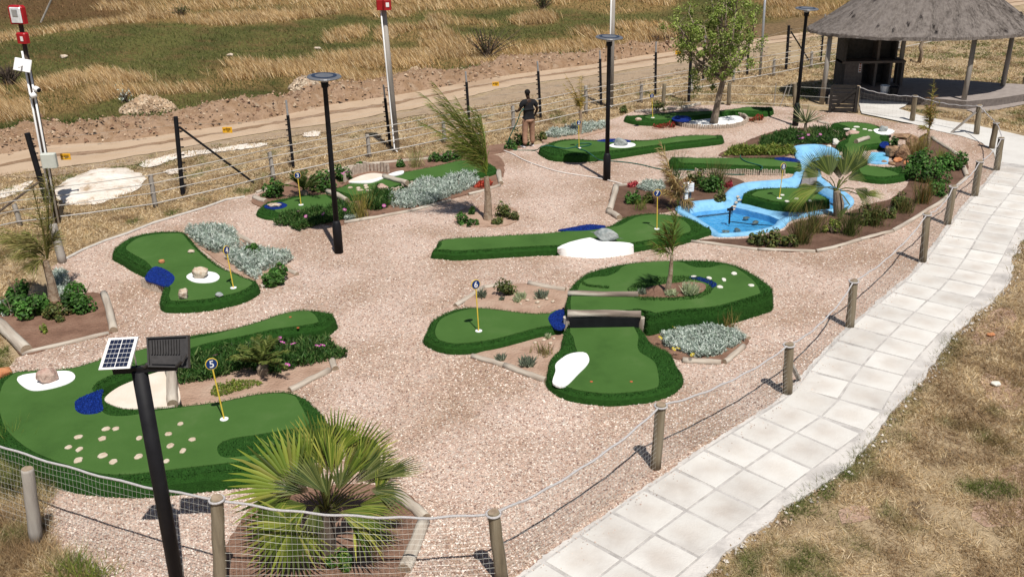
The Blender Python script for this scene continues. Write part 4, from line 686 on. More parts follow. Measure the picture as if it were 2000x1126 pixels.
tr = thing('tree_ring', 'round bed of white pebbles with stick edging under the leafy tree', 'planter', G(1390, 242)); patch(tr, [(1324, 239), (1345, 232), (1400, 227.5), (1438, 226), (1452, 233), (1446, 240), (1420, 245), (1388, 247), (1350, 245)], .07, 'white_patch', 'pebble_bed'); sticks(tr, [(1318, 241), (1330, 248), (1360, 252), (1390, 253), (1425, 251), (1450, 246), (1459, 237), (1452, 231), (1438, 227)], 0, .15, .035, jit=.015)

# ------------------------------------------------------------ hole flags
FLAGAT = {1: 'shaded green at the back', 2: 'green with the garden hose', 3: 'tiered green with log dividers', 4: 'kidney shaped green on the left', 5: 'big green at the lower left', 6: 'left pad beside the log bridge', 7: 'long green with the white slope', 8: 'island green in the pond'}
def flag(num, base, disc, z):
    Bp = G(*base, z); D = V(*disc, Bp.y); t = thing('hole_flag', f'navy disc {num} on yellow pole, on the {FLAGAT[num]}', 'flag', Bp, 'numbered hole flags'); ax = (D-Bp).normalized()
    b = MB(); b.tube([Bp, D], .011, 8); b.build('pole', 'yellow_paint', t); nrm = (Vector((0, 0, CAMH))-D); nrm.z *= .12; nrm = (Matrix.Rotation(math.radians({4: 48, 8: 45, 1: 30, 2: 35, 6: 28}.get(num, 6)), 3, 'Z') @ nrm).normalized()
    b = MB(); b.lathe(D, [(.088, -.006), (.088, .006)], 28, nrm); b.build('rim', 'yellow_paint', t); b = MB(); b.lathe(D, [(.078, .0065), (.078, .010)], 28, nrm); dc = b.build('disc', 'navy_paint', t)
    cu = bpy.data.curves.new('numeral', 'FONT'); cu.body = str(num); cu.size = .15; cu.align_x = 'CENTER'; cu.align_y = 'CENTER'; cu.extrude = .0015; cu.offset = .0012
    tmp = bpy.data.objects.new('tmp', cu); COL.objects.link(tmp); bpy.context.view_layer.update(); me = bpy.data.meshes.new_from_object(tmp.evaluated_get(bpy.context.evaluated_depsgraph_get())); bpy.data.objects.remove(tmp)
    o = link('numeral', me, dc); me.materials.clear(); me.materials.append(M['white_paint']); q = nrm.to_track_quat('Z', 'Y').to_matrix(); right = Vector((0, 0, 1)).cross(nrm).normalized(); up = nrm.cross(right); Rm = Matrix((right, up, nrm)).transposed().to_4x4(); Rm.translation = D-Bp+nrm*.0125; o.matrix_local = Rm
    c = np.zeros(len(me.vertices)*3); me.vertices.foreach_get('co', c); c = c.reshape(-1, 3); c[:, :2] -= (c[:, :2].min(0)+c[:, :2].max(0))/2; me.vertices.foreach_set('co', c.ravel()); me.update()
for a in [(1, (1275, 230), (1273, 187), H1), (2, (1131, 289), (1130, 239), H2), (3, (588, 400), (581, 342), H3), (4, (456, 562), (442, 488), H4), (5, (438, 818), (413, 710), H5), (6, (935, 646), (929, 555), H6L), (7, (1283, 447), (1284, 377), H7), (8, (1522, 387), (1530, 325), H8b)]: flag(*a)

# ------------------------------------------------------------ helpers for plants and posts
def mpp(x, y): g = np.array(G(x, y)); return float((g-np.array([0, 0, CAMH])) @ _F)/FPX
GREEN = [(.030, .085, .012), (.045, .125, .018), (.065, .16, .03), (.022, .06, .010), (.085, .17, .04)]
OLIVE = [(.055, .085, .018), (.09, .12, .03), (.13, .15, .045), (.04, .06, .014), (.12, .10, .03)]
SILVER = [(.46, .53, .47), (.56, .62, .56), (.36, .43, .37), (.64, .68, .62), (.26, .33, .26)]
ICE = [(.030, .085, .016), (.045, .12, .022), (.07, .15, .035), (.022, .065, .012), (.13, .19, .06)]
STRAW = [(.52, .395, .225), (.64, .505, .31), (.42, .30, .16), (.76, .63, .43), (.34, .22, .115), (.58, .42, .22)]
YG = [(.14, .20, .03), (.20, .25, .045), (.10, .16, .025), (.26, .27, .06)]
def bush(px, wpx, hpx, label, cols=GREEN, leaf=.055, n=520, group=None, z=.03, name='shrub', cat='bush', lx=1.5, clumps=12):
    c = G(*px, z); m = mpp(*px); rx, hz = wpx*m/2, hpx*m*.92; t = thing(name, label, cat, c, group); rr = np.random.default_rng(int(px[0]*7+px[1]))
    b = MB()
    for i in range(5): d = Vector((random.uniform(-1, 1)*rx*.6, random.uniform(-1, 1)*rx*.5, hz*random.uniform(.5, .85))); b.tube([c+d*.03, c+d*.5+Vector((0, 0, hz*.05)), c+d], [.014, .01, .005], 5)
    b.build('stem', 'bark', t)
    cc = rr.normal(size=(clumps, 3)); cc /= np.linalg.norm(cc, axis=1)[:, None]; cc *= rr.uniform(.35, .8, (clumps, 1)); cc[:, 2] = np.abs(cc[:, 2]*.9)*.9+.12
    k = rr.integers(0, clumps, n); d = rr.normal(size=(n, 3)); d /= np.linalg.norm(d, axis=1)[:, None]; P = cc[k]+d*rr.uniform(.5, 1, (n, 1))**.5*rr.uniform(.22, .42, clumps)[k][:, None]
    P[:, 2] = np.maximum(P[:, 2], .02); N = d+np.array([0, -.15, .5])+rr.normal(size=(n, 3))*.35
    X = np.stack([c.x+P[:, 0]*rx, c.y+P[:, 1]*rx*.85, c.z+P[:, 2]*hz], 1); tint = 1+.25*rr.normal(size=(clumps, 1))[k]
    v, f, q = leaves(X, N, leaf*lx*rr.uniform(.7, 1.2, n), leaf*rr.uniform(.7, 1.1, n), np.abs(pal(cols, n, .15)*np.clip(tint, .6, 1.5))); np_mesh('foliage', v, f, q, 'leaf', t); return t
def flower_mesh(cols=((.62, .06, .42), (.72, .16, .55), (.8, .3, .66)), r=.035):
    V_, F_, C_ = [], [], []
    for i in range(16):
        w = 2*math.pi*i/16; a = .16; n = len(V_); c = cols[i % len(cols)]
        V_ += [(math.cos(w)*r*.22, math.sin(w)*r*.22, .004), (math.cos(w-a)*r*.75, math.sin(w-a)*r*.75, .012), (math.cos(w)*r, math.sin(w)*r, .010), (math.cos(w+a)*r*.75, math.sin(w+a)*r*.75, .012)]; C_ += [c]*4; F_ += [(n, n+1, n+2), (n, n+2, n+3)]
    n = len(V_); V_.append((0, 0, .014)); C_.append((.85, .75, .5))
    for i in range(10): V_.append((math.cos(i*.628)*r*.26, math.sin(i*.628)*r*.26, .008)); C_.append((.85, .72, .4))
    F_ += [(n, n+1+i, n+1+(i+1) % 10) for i in range(10)]
    o = np_mesh('flower', np.array(V_), np.array(F_), np.array(C_), 'petal'); me = o.data; bpy.data.objects.remove(o); return me
FLW = flower_mesh(); FLY = flower_mesh(((.75, .6, .04), (.8, .66, .08), (.7, .52, .03)), .03)
def flowers(par, pts, z, me=FLW):
    for x, y in pts:
        o = link('flower', me, par); o.scale = (1.5, 1.5, 1.5); o.location = G(x, y, z)-Vector(local(par)); o.rotation_euler = (random.uniform(.2, .7), random.uniform(-.3, .3), random.uniform(0, 6))
def carpet(label, px, n, cols, h=(.08, .2), w=.02, name='ground_cover', cat='plant', group=None, z=.03, lean=.5, spray=5, grow=1.0, m='leaf'):
    p = sample_px(px, n); c0 = np.mean(px, 0); t = thing(name, label, cat, G(*c0), group); P = Gn(p, z); q = fbm(P, 2.6, 4); edge = np.ones(n)
    H = (h[0]+(h[1]-h[0])*np.clip((q-.25)*2, 0, 1))*rng.uniform(.75, 1.1, n); k = np.repeat(np.arange(n), spray); m_ = len(k)
    D = np.c_[rng.normal(size=(m_, 2))*lean, np.full(m_, .8)]; B = P[k]+np.c_[rng.normal(size=(m_, 2))*.015, (H[k]*rng.uniform(.0, .75, m_))]
    v, f, c = blades(B, D, H[k]*rng.uniform(.35, .65, m_)*grow, w*rng.uniform(.7, 1.2, m_), pal(cols, m_, .16)); np_mesh('foliage', v, f, c, m, t); return t
def tuft(px, hpx, label, cols, n=120, spread=.35, w=.008, name='grass_tuft', cat='grass tuft', group=None, z=.03, lean=(0, 0), r=.06, loc=None):
    c = G(*px, z); H = hpx*mpp(*px)*1.02; t = tag(bpy.data.objects.new(name, None), label, cat, group); bpy.data.objects.remove(t)
    P = np.array(c)+np.c_[rng.normal(size=(n, 2))*r, np.zeros(n)]; D = np.c_[rng.normal(size=(n, 2))*spread+np.array(lean), np.ones(n)]
    v, f, q = blades(P, D, H*rng.uniform(.55, 1.05, n), w, pal(cols, n, .2), np.c_[rng.normal(size=(n, 2))*.12+np.array(lean)*.3, -np.abs(rng.normal(size=n))*.06])
    o = np_mesh(name, v-np.array(c), f, q, 'blade'); o.location = c; return tag(o, label, cat, group)
def fan(par, hub, d, nrm, R, spread, k, cols, base=None, droop=.12, fold=0.0, pr=.012, name='frond'):
    hub = Vector(hub); d = Vector(d).normalized(); nrm = Vector(nrm); nrm = (nrm-d*nrm.dot(d)).normalized(); s = d.cross(nrm); V_, F_, C_ = [], [], []; da = spread/k; cs = pal(cols, k, .12)
    for i in range(k):
        a = -spread/2+da*(i+.5); L = R*(1-.22*abs(a/(spread/2))**2)*random.uniform(.92, 1.05)
        def pt(ang, rr, lift): return hub+(d*math.cos(ang)+s*math.sin(ang))*rr+nrm*(lift+fold*abs(math.sin(ang))*rr)+Vector((0, 0, -droop*(rr/R)**3*R))
        n = len(V_); V_ += [pt(a, R*.03, 0), pt(a-da/2, L*.55, 0), pt(a, L*.55, R*.028), pt(a+da/2, L*.55, 0), pt(a-da*.18, L*.8, 0), pt(a+da*.18, L*.8, 0), pt(a+random.uniform(-.03, .03), L, -R*.03*random.random())]
        F_ += [(n, n+1, n+2), (n, n+2, n+3), (n+1, n+4, n+2), (n+2, n+5, n+3), (n+2, n+4, n+5), (n+4, n+6, n+5)]; C_ += [cs[i]]*4+[cs[i]*1.15]*2+[cs[i]*1.5+np.array([.08, .05, .01])]
    if base is not None:
        b = Vector(base); mid = (b+hub)/2+Vector((0, 0, .05)); ax = (hub-b).normalized(); q = ax.cross(Vector((0, 0, 1))).normalized()*pr if abs(ax.z) < .98 else Vector((pr, 0, 0)); u = ax.cross(q).normalized()*pr; n = len(V_)
        for p in (b, mid, hub):
            for w in (q, u, -q): V_.append(p+w); C_.append(np.array([.16, .17, .05]))
        for i in range(2):
            for j in range(3): F_ += [(n+i*3+j, n+i*3+(j+1) % 3, n+i*3+3+j), (n+i*3+(j+1) % 3, n+i*3+3+(j+1) % 3, n+i*3+3+j)]
    return np_mesh(name, np.array([tuple(v) for v in V_]), np.array(F_), np.array(C_), 'leaf', par)
def frond(par, base, d, L, bend, n, ll, cols, w=.012, wind=(0, 0, 0), side=.75, tip=.35, name='frond', ragged_=.15, raw=False):
    """feather frond: arching rachis with leaflets either side"""
    base = np.array(base, float); d = np.array(d, float); d = d/L if raw else d/np.linalg.norm(d); bend = np.array(bend, float); t = np.repeat(np.linspace(.14, 1, n), 2)
    def cv(t): return base+d*L*t[:, None]+bend*L*(t**2)[:, None]
    P = cv(t); T = unit(d+2*bend*t[:, None]); s = np.cross(T, np.array([0, 0, 1.])); s = unit(s); sg = np.tile([1., -1.], n)[:, None]; wn = np.array(wind)
    D = T*.75+s*sg*side+wn+rng.normal(size=(2*n, 3))*ragged_; Ls = ll*(1-(1-tip)*np.abs(t*2-1)**1.7)*rng.uniform(.8, 1.1, 2*n)
    parts = [blades(P, D, Ls, w, pal(cols, 2*n, .18), wn*.25+np.array([0, 0, -.12]))]
    tt = np.linspace(0, 1, 12); C = cv(tt); r = (.014*(1-tt*.8))*L/1.2; a = unit(np.cross(d+2*bend*tt[:, None], np.array([0, 0, 1.]))); u = unit(np.cross(d+2*bend*tt[:, None], a)); Vv = np.stack([C+a*r[:, None], C+u*r[:, None], C-a*r[:, None]], 1).reshape(-1, 3); F_ = []
    for i in range(11):
        for j in range(3): F_ += [(i*3+j, i*3+(j+1) % 3, i*3+3+j), (i*3+(j+1) % 3, i*3+3+(j+1) % 3, i*3+3+j)]
    parts.append((Vv, np.array(F_), np.tile(np.array(cols[0])*1.1+np.array([.03, .02, 0]), (len(Vv), 1)))); v, f, c = merge(parts); return np_mesh(name, v, f, c, 'leaf', par)

# ------------------------------------------------------------ earth bank, clods, mounds beyond the road
ux = np.arange(-260, 1345, 7.); uy = np.interp(ux, [p[0] for p in ROAD_UP], [p[1] for p in ROAD_UP]); wd = np.interp(ux, [-260, 0, 300, 600, 1000, 1200, 1345], [46, 42, 38, 36, 26, 14, 6]); tt = np.linspace(0, 1, 16)
px_ = np.stack([np.repeat(ux, 16), (uy[:, None]+3-wd[:, None]*tt[None]).ravel()], 1); P = Gn(px_, 0.); T = np.tile(tt, len(ux)); H = np.sin(np.pi*np.clip(T*1.05, 0, 1))**.8*(.16+.6*fbm(P, .9, 3)**1.3)+.5*(fbm(P, 3.6, 6)-.45)*np.sin(np.pi*np.clip(T, .02, .98)); P[:, 2] = H-.05
idx = np.arange(len(P)).reshape(len(ux), 16); F4 = np.stack([idx[:-1, :-1], idx[1:, :-1], idx[1:, 1:], idx[:-1, 1:]], -1).reshape(-1, 4)
tag(np_mesh('earth_bank', P, F4, None, 'dirt', smooth=True), kind='structure')
DIRT = [(.22, .135, .08), (.33, .22, .145), (.27, .17, .10), (.40, .30, .21), (.16, .09, .055)]
k = rng.integers(0, len(P), 5000); Q = P[k]+np.c_[rng.normal(size=(5000, 2))*.12, np.zeros(5000)]; v, f, c = clod_mesh(Q, np.abs(rng.normal(size=5000))*.034+.018, DIRT); tag(np_mesh('earth_clods', v, f, c, 'pebble'), kind='stuff')
for px, wpx, hpx, l, cols in [((290, 215), 105, 32, 'pale rubble mound beyond the road on the left', [(.36, .26, .17), (.45, .35, .25), (.28, .19, .12)]), ((597, 172), 62, 26, 'pale earth mound behind the first lamp', [(.42, .33, .24), (.50, .41, .31), (.33, .24, .17)]), ((812, 150), 44, 20, 'low earth mound behind the windblown palm', [(.42, .32, .22), (.35, .25, .16)])]:
    c = np.array(G(*px)); m = mpp(*px); rx = wpx*m/2; hz = hpx*m*.9; n = 1100; a = rng.uniform(0, 6.28, n); r = rng.uniform(0, 1, n)**.5; Q = np.c_[c[0]+np.cos(a)*r*rx, c[1]+np.sin(a)*r*rx*.8, hz*(1-r**1.6)*.9]
    g_ = np.linspace(0, 6.283, 25)[:-1]; rr_ = np.linspace(0, 1.1, 8); VV = np.array([[c[0]+math.cos(w)*r_*rx, c[1]+math.sin(w)*r_*rx*.8, max(hz*(1-r_**1.6)*.9, -.05)+random.uniform(-.04, .04)] for r_ in rr_ for w in g_]); FF = np.array([(i*24+j, i*24+(j+1) % 24, (i+1)*24+(j+1) % 24, (i+1)*24+j) for i in range(7) for j in range(24)])
    FF = np.concatenate([FF[:, [0, 1, 2]], FF[:, [0, 2, 3]]]); v, f, cc = merge([(VV, FF, pal(cols, len(VV), .1)), clod_mesh(Q, np.abs(rng.normal(size=n))*.045+.025, cols)]); o = np_mesh('earth_mound', v-c, f, cc, 'pebble'); o.location = c; tag(o, l, 'mound')

# ------------------------------------------------------------ grasses
def tall_grass():
    parts = []
    W_ = [1.2, 1.9, .7, 3.0, .35, .55, 2.6, .35, .3, .7, .3]; N = 13000; tot = sum(W_)
    for g, w_ in zip(GOLD, W_):
        n = int(N*w_/tot); p = sample_px(g, int(n*1.1)); P = Gn(p, -.02); ok = fbm(P, .5, 11) > .49; P = P[ok]; n = len(P); k = np.repeat(np.arange(n), 8); m = len(k); dist = P[k][:, 1]
        hgt = (.22+.55*fbm(P, .45, 7))[k]*rng.uniform(.6, 1.15, m); B = P[k]+np.c_[rng.normal(size=(m, 2))*.16, np.zeros(m)]; D = np.c_[rng.normal(size=m)*.28-.33, rng.normal(size=m)*.28, np.ones(m)]
        tone = (.78+.5*fbm(P, .8, 3))[k][:, None]; parts.append(blades(B, D, hgt, np.maximum(.011, dist*.00042), pal([(.52, .355, .165), (.64, .47, .25), (.40, .25, .105), (.74, .58, .36), (.30, .18, .08)], m, .16)*tone, np.array([-.16, 0, -.05])))
    v, f, c = merge(parts); tag(np_mesh('tall_dry_grass', v, f, c, 'blade'), kind='stuff')
tall_grass()
def short_grass():
    p = rng.uniform([-60, -25], [1720, 300], (90000, 2)); ry = np.interp(p[:, 0], [q[0] for q in ROAD_UP], [q[1] for q in ROAD_UP]); p = p[p[:, 1] < ry-30]; P = Gn(p, -.015); n = len(P); q = fbm(P, .4, 21); q2 = fbm(P, 1.4, 22)
    cols = pal([(.085, .098, .028), (.13, .132, .044), (.06, .075, .02), (.19, .155, .07)], n, .25); w = np.clip((q-.5)*6, 0, 1)[:, None]*.8; cols = cols*(1-w)+pal([(.26, .175, .075), (.18, .12, .055)], n, .2)*w
    br = np.clip((60-p[:, 1])/30, 0, 1)*np.clip((330-p[:, 0])/120, 0, 1); cols = cols*(1-br[:, None])+pal([(.24, .14, .07), (.14, .08, .04)], n, .2)*br[:, None]
    v, f, c = spikes(P, np.c_[rng.normal(size=(n, 2))*.6-np.array([.2, 0]), np.ones(n)], rng.uniform(.06, .22, n)*(.5+q2), np.maximum(.014, P[:, 1]*.0007), cols); tag(np_mesh('field_grass', v, f, c, 'blade'), kind='stuff')
short_grass()
BANKG = [(-60, 270), (60, 245), (200, 238), (230, 250), (120, 262), (0, 290), (-60, 300)]
def bank_green():
    p = np.concatenate([sample_px(BANKG, 2600), sample_px([(230, 235), (420, 215), (560, 190), (560, 198), (430, 225), (240, 245)], 1200), sample_px([(860, 145), (1050, 112), (1150, 104), (1150, 110), (1050, 120), (880, 150)], 900)]); P = Gn(p, .0); n = len(P); P[:, 2] = rng.uniform(0, .12, n)
    v, f, c = spikes(P, np.c_[rng.normal(size=(n, 2))*.8, np.ones(n)], rng.uniform(.12, .3, n), .04, pal(OLIVE+GREEN[:2], n, .2)); tag(np_mesh('bank_weeds', v, f, c, 'blade'), kind='stuff')
bank_green()
LAWNS = [([(1380, 1135), (1430, 1080), (1540, 990), (1650, 890), (1720, 800), (1750, 740), (1800, 690), (1880, 600), (1940, 510), (1985, 430), (2030, 380), (2300, 420), (2350, 1330), (1180, 1330), (1280, 1230)], 175000), ([(-10, 440), (130, 400), (300, 372), (500, 318), (800, 262), (1000, 232), (1200, 190), (1300, 175), (1300, 206), (1150, 240), (1060, 276), (980, 285), (860, 300), (640, 330), (480, 382), (300, 430), (200, 466), (120, 505), (60, 560), (-10, 600)], 40000), ([(-10, 342), (200, 320), (500, 272), (800, 230), (1000, 195), (1200, 160), (1500, 105), (1560, 130), (1300, 172), (1000, 230), (800, 260), (500, 315), (300, 370), (-10, 438)], 24000),
         ([(1300, 172), (1560, 118), (1640, 90), (2010, 75), (2010, 165), (1960, 170), (1760, 158), (1640, 160), (1560, 210), (1430, 202), (1300, 205)], 30000), ([(1760, 213), (1800, 222), (1880, 236), (2010, 262), (2010, 205), (1900, 222)], 6000), ([(-10, 890), (40, 915), (105, 960), (90, 1000), (105, 1080), (200, 1135), (-10, 1135)], 16000), ([(-10, 640), (20, 690), (30, 715), (-10, 735)], 800), ([(1560, 60), (1640, 50), (1620, 90), (1560, 110)], 1500)]
def lawn_grass():
    parts = []
    for i, (px, n) in enumerate(LAWNS):
        p = sample_px(px, n); P = Gn(p, -.015); ok = ~pip(P+np.array([.06, -.06, 0]), PATHW) if i == 0 else np.ones(n, bool); p, P = p[ok], P[ok]; n = len(p); g = fbm(P, .9, 31); g2 = fbm(P, 2.5, 33); dist = np.linalg.norm(P-np.array([0, 0, CAMH]), axis=1); th = [.55, .60, .60, .44, .42, .46, .4, .5][i]
        keep = rng.uniform(0, 1, n) < np.clip(1.5-(fbm(P, .55, 35)-.5)*5.5, .12, 1); cols = pal(STRAW, n, .16); gr = pal([(.12, .145, .035), (.085, .115, .026), (.19, .19, .065)], n, .2); w = np.clip((g-th-.03)*5+(g2-.5)*3, 0, 1)[:, None]; cols = cols*(1-w)+gr*w; wb = np.clip((fbm(P, 1.7, 41)-.52)*6, 0, 1)[:, None]*.75; cols = cols*(1-wb)+pal([(.22, .135, .07), (.16, .095, .05), (.30, .19, .09)], n, .2)*wb
        if i == 0:      # greener beside the mortar
            edge = np.interp(p[:, 1], [450, 690, 860, 1130], [2010, 1850, 1720, 1440]); w = np.clip(1-(p[:, 0]-edge+30)/75, 0, 1)[:, None]*np.clip((g2-.36)*5, 0, 1)[:, None]; cols = cols*(1-w)+gr*w
        if i == 5: w = np.clip((1000-p[:, 1])/80, 0, 1)[:, None]*.6; cols = cols*(1-w)+gr*1.5*w
        k = keep; m = k.sum(); L = (.04+.11*g2[k])*rng.uniform(.5, 1.5, m)*(1.7 if i == 5 else 1)
        parts.append(spikes(P[k], np.c_[rng.normal(size=(m, 2))*1.1, np.full(m, .75)], L*1.15, np.maximum(.007, dist[k]*.00062)*rng.uniform(.6, 1.3, m), cols[k]))
    v, f, c = merge(parts); tag(np_mesh('lawn_grass', v, f, c, 'blade'), kind='stuff')
lawn_grass()
for px in [[(1940, 930), (2010, 890), (2010, 1000), (1960, 1030), (1900, 1010)], [(1905, 640), (1960, 600), (1990, 620), (1940, 668), (1900, 670)], [(1920, 730), (1990, 760), (1985, 800), (1930, 780)], [(1640, 1000), (1690, 985), (1700, 1010), (1650, 1025)]]: sheet('bare_earth', px, -.012, 'pale_soil', amp=.06, spl=True)
for i, (px, h, l) in enumerate([((150, 1125), 70, 'green grass clump at the bottom left by the netting'), ((95, 1105), 45, 'pale dry grass clump at the bottom left'), ((100, 950), 55, 'weed clump behind the leaning left post'), ((30, 960), 70, 'weedy grass at the far left bottom'), ((10, 880), 70, 'leafy weed at the left edge beside the big green'), ((195, 1130), 45, 'small grass clump on the gravel at the bottom left')]):
    tuft(px, h, l, [YG, STRAW, OLIVE, OLIVE, YG, YG][i], 140, .45, .007, r=.12, z=0)

# ------------------------------------------------------------ silver shrubs, ice plants, succulents
for l, px, n, hh in [('silver leaved shrub at the back of the flag 4 green', [(362, 455), (375, 444), (420, 443), (458, 455), (470, 478), (450, 492), (420, 495), (385, 478)], 620, (.12, .32)), ('silver leaved shrub between flag 4 and the green bush', [(440, 505), (470, 492), (515, 490), (550, 495), (570, 508), (555, 520), (520, 530), (500, 548), (470, 530)], 560, (.1, .3)),
    ('wide bank of silver shrub in front of the tiered green', [(760, 392), (790, 372), (830, 358), (880, 350), (930, 342), (940, 356), (915, 372), (880, 384), (850, 398), (800, 408), (765, 406)], 1500, (.1, .32)), ('silver shrub with yellow flowers right of the log bridge', [(1287, 648), (1310, 640), (1350, 640), (1390, 640), (1430, 645), (1458, 662), (1430, 680), (1400, 695), (1360, 700), (1340, 690), (1300, 680)], 1300, (.08, .2)),
    ('low silver shrub behind the flag 2 green', [(1058, 268), (1090, 255), (1140, 245), (1180, 242), (1188, 250), (1140, 262), (1085, 270)], 800, (.1, .25)), ('silver shrub behind the palm in the left corner bed', [(98, 572), (105, 540), (130, 538), (135, 560), (120, 585)], 300, (.1, .3)), ('silver shrub in the bed behind flag 7', [(1245, 370), (1262, 357), (1292, 357), (1298, 370), (1270, 376)], 260, (.08, .22)), ('small silver shrub beside the lamp post foot', [(660, 425), (690, 415), (700, 425), (680, 432)], 160, (.06, .15)), ('pale silver clump at the left end of the corner bed', [(0, 600), (20, 592), (30, 610), (8, 620)], 140, (.08, .2))]:
    o = carpet(l, px, n, SILVER, hh, .020, 'silver_shrub', 'shrub', None, lean=.9, spray=10, grow=.72)
    if 'yellow' in l: flowers(o, [(1289, 660), (1316, 640), (1315, 682), (1324, 681), (1353, 693)], .18, FLY)
for l, px, n, hh, fl in [('ice plant with pink flowers along the front of the big lower left green', [(350, 752), (348, 720), (400, 700), (450, 690), (520, 672), (560, 655), (600, 652), (640, 665), (660, 690), (680, 697), (650, 705), (600, 715), (560, 725), (530, 735), (480, 720), (440, 735), (400, 745)], 2300, (.1, .26), [(546, 661), (551, 669), (573, 672), (620, 676), (630, 675), (561, 713), (421, 694)]), ('ice plant with pink flowers round the flag 3 end of the tiered green', [(535, 440), (560, 425), (600, 420), (640, 412), (690, 402), (705, 415), (690, 425), (650, 436), (620, 440), (585, 452), (565, 442)], 1500, (.1, .28), [(583, 413), (598, 423), (632, 418), (673, 410), (750, 402)]),
    ('dense ice plant in front of the pinkish rock', [(712, 410), (715, 390), (735, 378), (765, 384), (768, 400), (740, 412)], 600, (.12, .35), []), ('ice plant with purple flowers above the upper pond', [(1500, 285), (1530, 262), (1570, 258), (1610, 256), (1648, 262), (1652, 272), (1625, 282), (1590, 283), (1550, 284)], 1300, (.12, .3), [(1561, 258), (1566, 263), (1559, 266), (1568, 270), (1579, 264), (1602, 263), (1597, 267), (1562, 271)]), ('dark ground cover left of the purple flowered ice plant', [(1480, 292), (1490, 272), (1530, 258), (1540, 270), (1510, 290)], 500, (.1, .25), [])]:
    o = carpet(l, px, n, ICE, hh, .020, 'ice_plant', 'ice plant', None, lean=.6, spray=7); flowers(o, fl, .26 if n > 1000 else .3)
carpet('yellow green ground cover behind the straight strip', [(1412, 305), (1440, 292), (1500, 290), (1545, 292), (1556, 304), (1500, 304)], 900, YG, (.08, .25), .03, 'ground_cover', 'plant', lean=.8); carpet('red leaved plant in front of the tiered green', [(925, 367), (935, 358), (955, 352), (960, 362), (945, 368)], 180, [(.45, .06, .03), (.55, .1, .05), (.35, .04, .03)], (.06, .14), .03, 'red_plant', 'plant', lean=.8)
carpet('red flowering plant left of the tree ring', [(1275, 248), (1285, 243), (1300, 240), (1320, 244), (1318, 250), (1290, 252)], 160, [(.4, .05, .04), (.3, .04, .03), (.08, .1, .03)], (.06, .16), .03, 'red_plant', 'plant'); carpet('red flowering plant right of the tree ring', [(1462, 238), (1475, 230), (1488, 228), (1490, 236)], 120, [(.4, .05, .04), (.3, .1, .05), (.10, .12, .04)], (.06, .2), .03, 'red_plant', 'plant'); carpet('red flowers behind flag 7', [(1225, 365), (1240, 359), (1245, 364), (1232, 368)], 70, [(.5, .06, .08), (.6, .12, .12)], (.06, .14), .03, 'red_plant', 'plant'); carpet('red flowers at the right end of the bed behind flag 7', [(1415, 362), (1428, 355), (1430, 364), (1420, 368)], 60, [(.5, .05, .08), (.3, .03, .05)], (.05, .12), .03, 'red_plant', 'plant')
carpet('yellow ground cover in front of the cycad', [(408, 772), (420, 752), (450, 745), (500, 742), (512, 752), (480, 760), (430, 774)], 420, YG, (.03, .08), .02, 'ground_cover', 'plant', lean=1.0)
SUCC = [(.15, .19, .13), (.20, .24, .17), (.11, .13, .10), (.26, .28, .2)]; PSUC = [(.42, .46, .28), (.50, .54, .36), (.34, .40, .22)]
for px, w_, h_, l, cc in [((1018, 582), 26, 16, 'pale green succulent in front of the olive shrub by flag 6', PSUC), ((1010, 588), 20, 14, 'yellowish succulent left of the pale stones', PSUC), ((942, 580), 20, 22, 'dark grey succulent behind the pole of flag 6', SUCC), ((1058, 580), 32, 20, 'grey succulent above the pale stones by flag 6', SUCC), ((1030, 712), 38, 22, 'grey green succulent in the bed below the flag 6 green', SUCC), ((978, 702), 24, 16, 'small grey succulent left of the lower bed', SUCC), ((1348, 572), 40, 26, 'pale finger succulent beside the centre palm', PSUC), ((1310, 574), 30, 12, 'low pale succulent at the foot of the centre palm', PSUC), ((1254, 572), 22, 10, 'small dark succulent left of the centre palm', SUCC), ((1070, 660), 14, 12, 'tiny pale succulent among the lower pale stones', PSUC), ((980, 585), 14, 8, 'tiny dark succulent in the flag 6 bed', SUCC)]:
    m = mpp(*px); c = np.array(G(*px, .42 if 1240 < px[0] < 1400 else .03)); n = int(w_*5); P = c+np.c_[np.clip(rng.normal(size=(n, 2)), -1.4, 1.4)*w_*m*.2, np.zeros(n)]; v, f, q = blades(P, np.c_[rng.normal(size=(n, 2))*.5, np.ones(n)], h_*m*rng.uniform(.5, 1, n), .022, pal(cc, n, .15)); o = np_mesh('succulent', v-c, f, q, 'leaf'); o.location = c; tag(o, l, 'succulent')

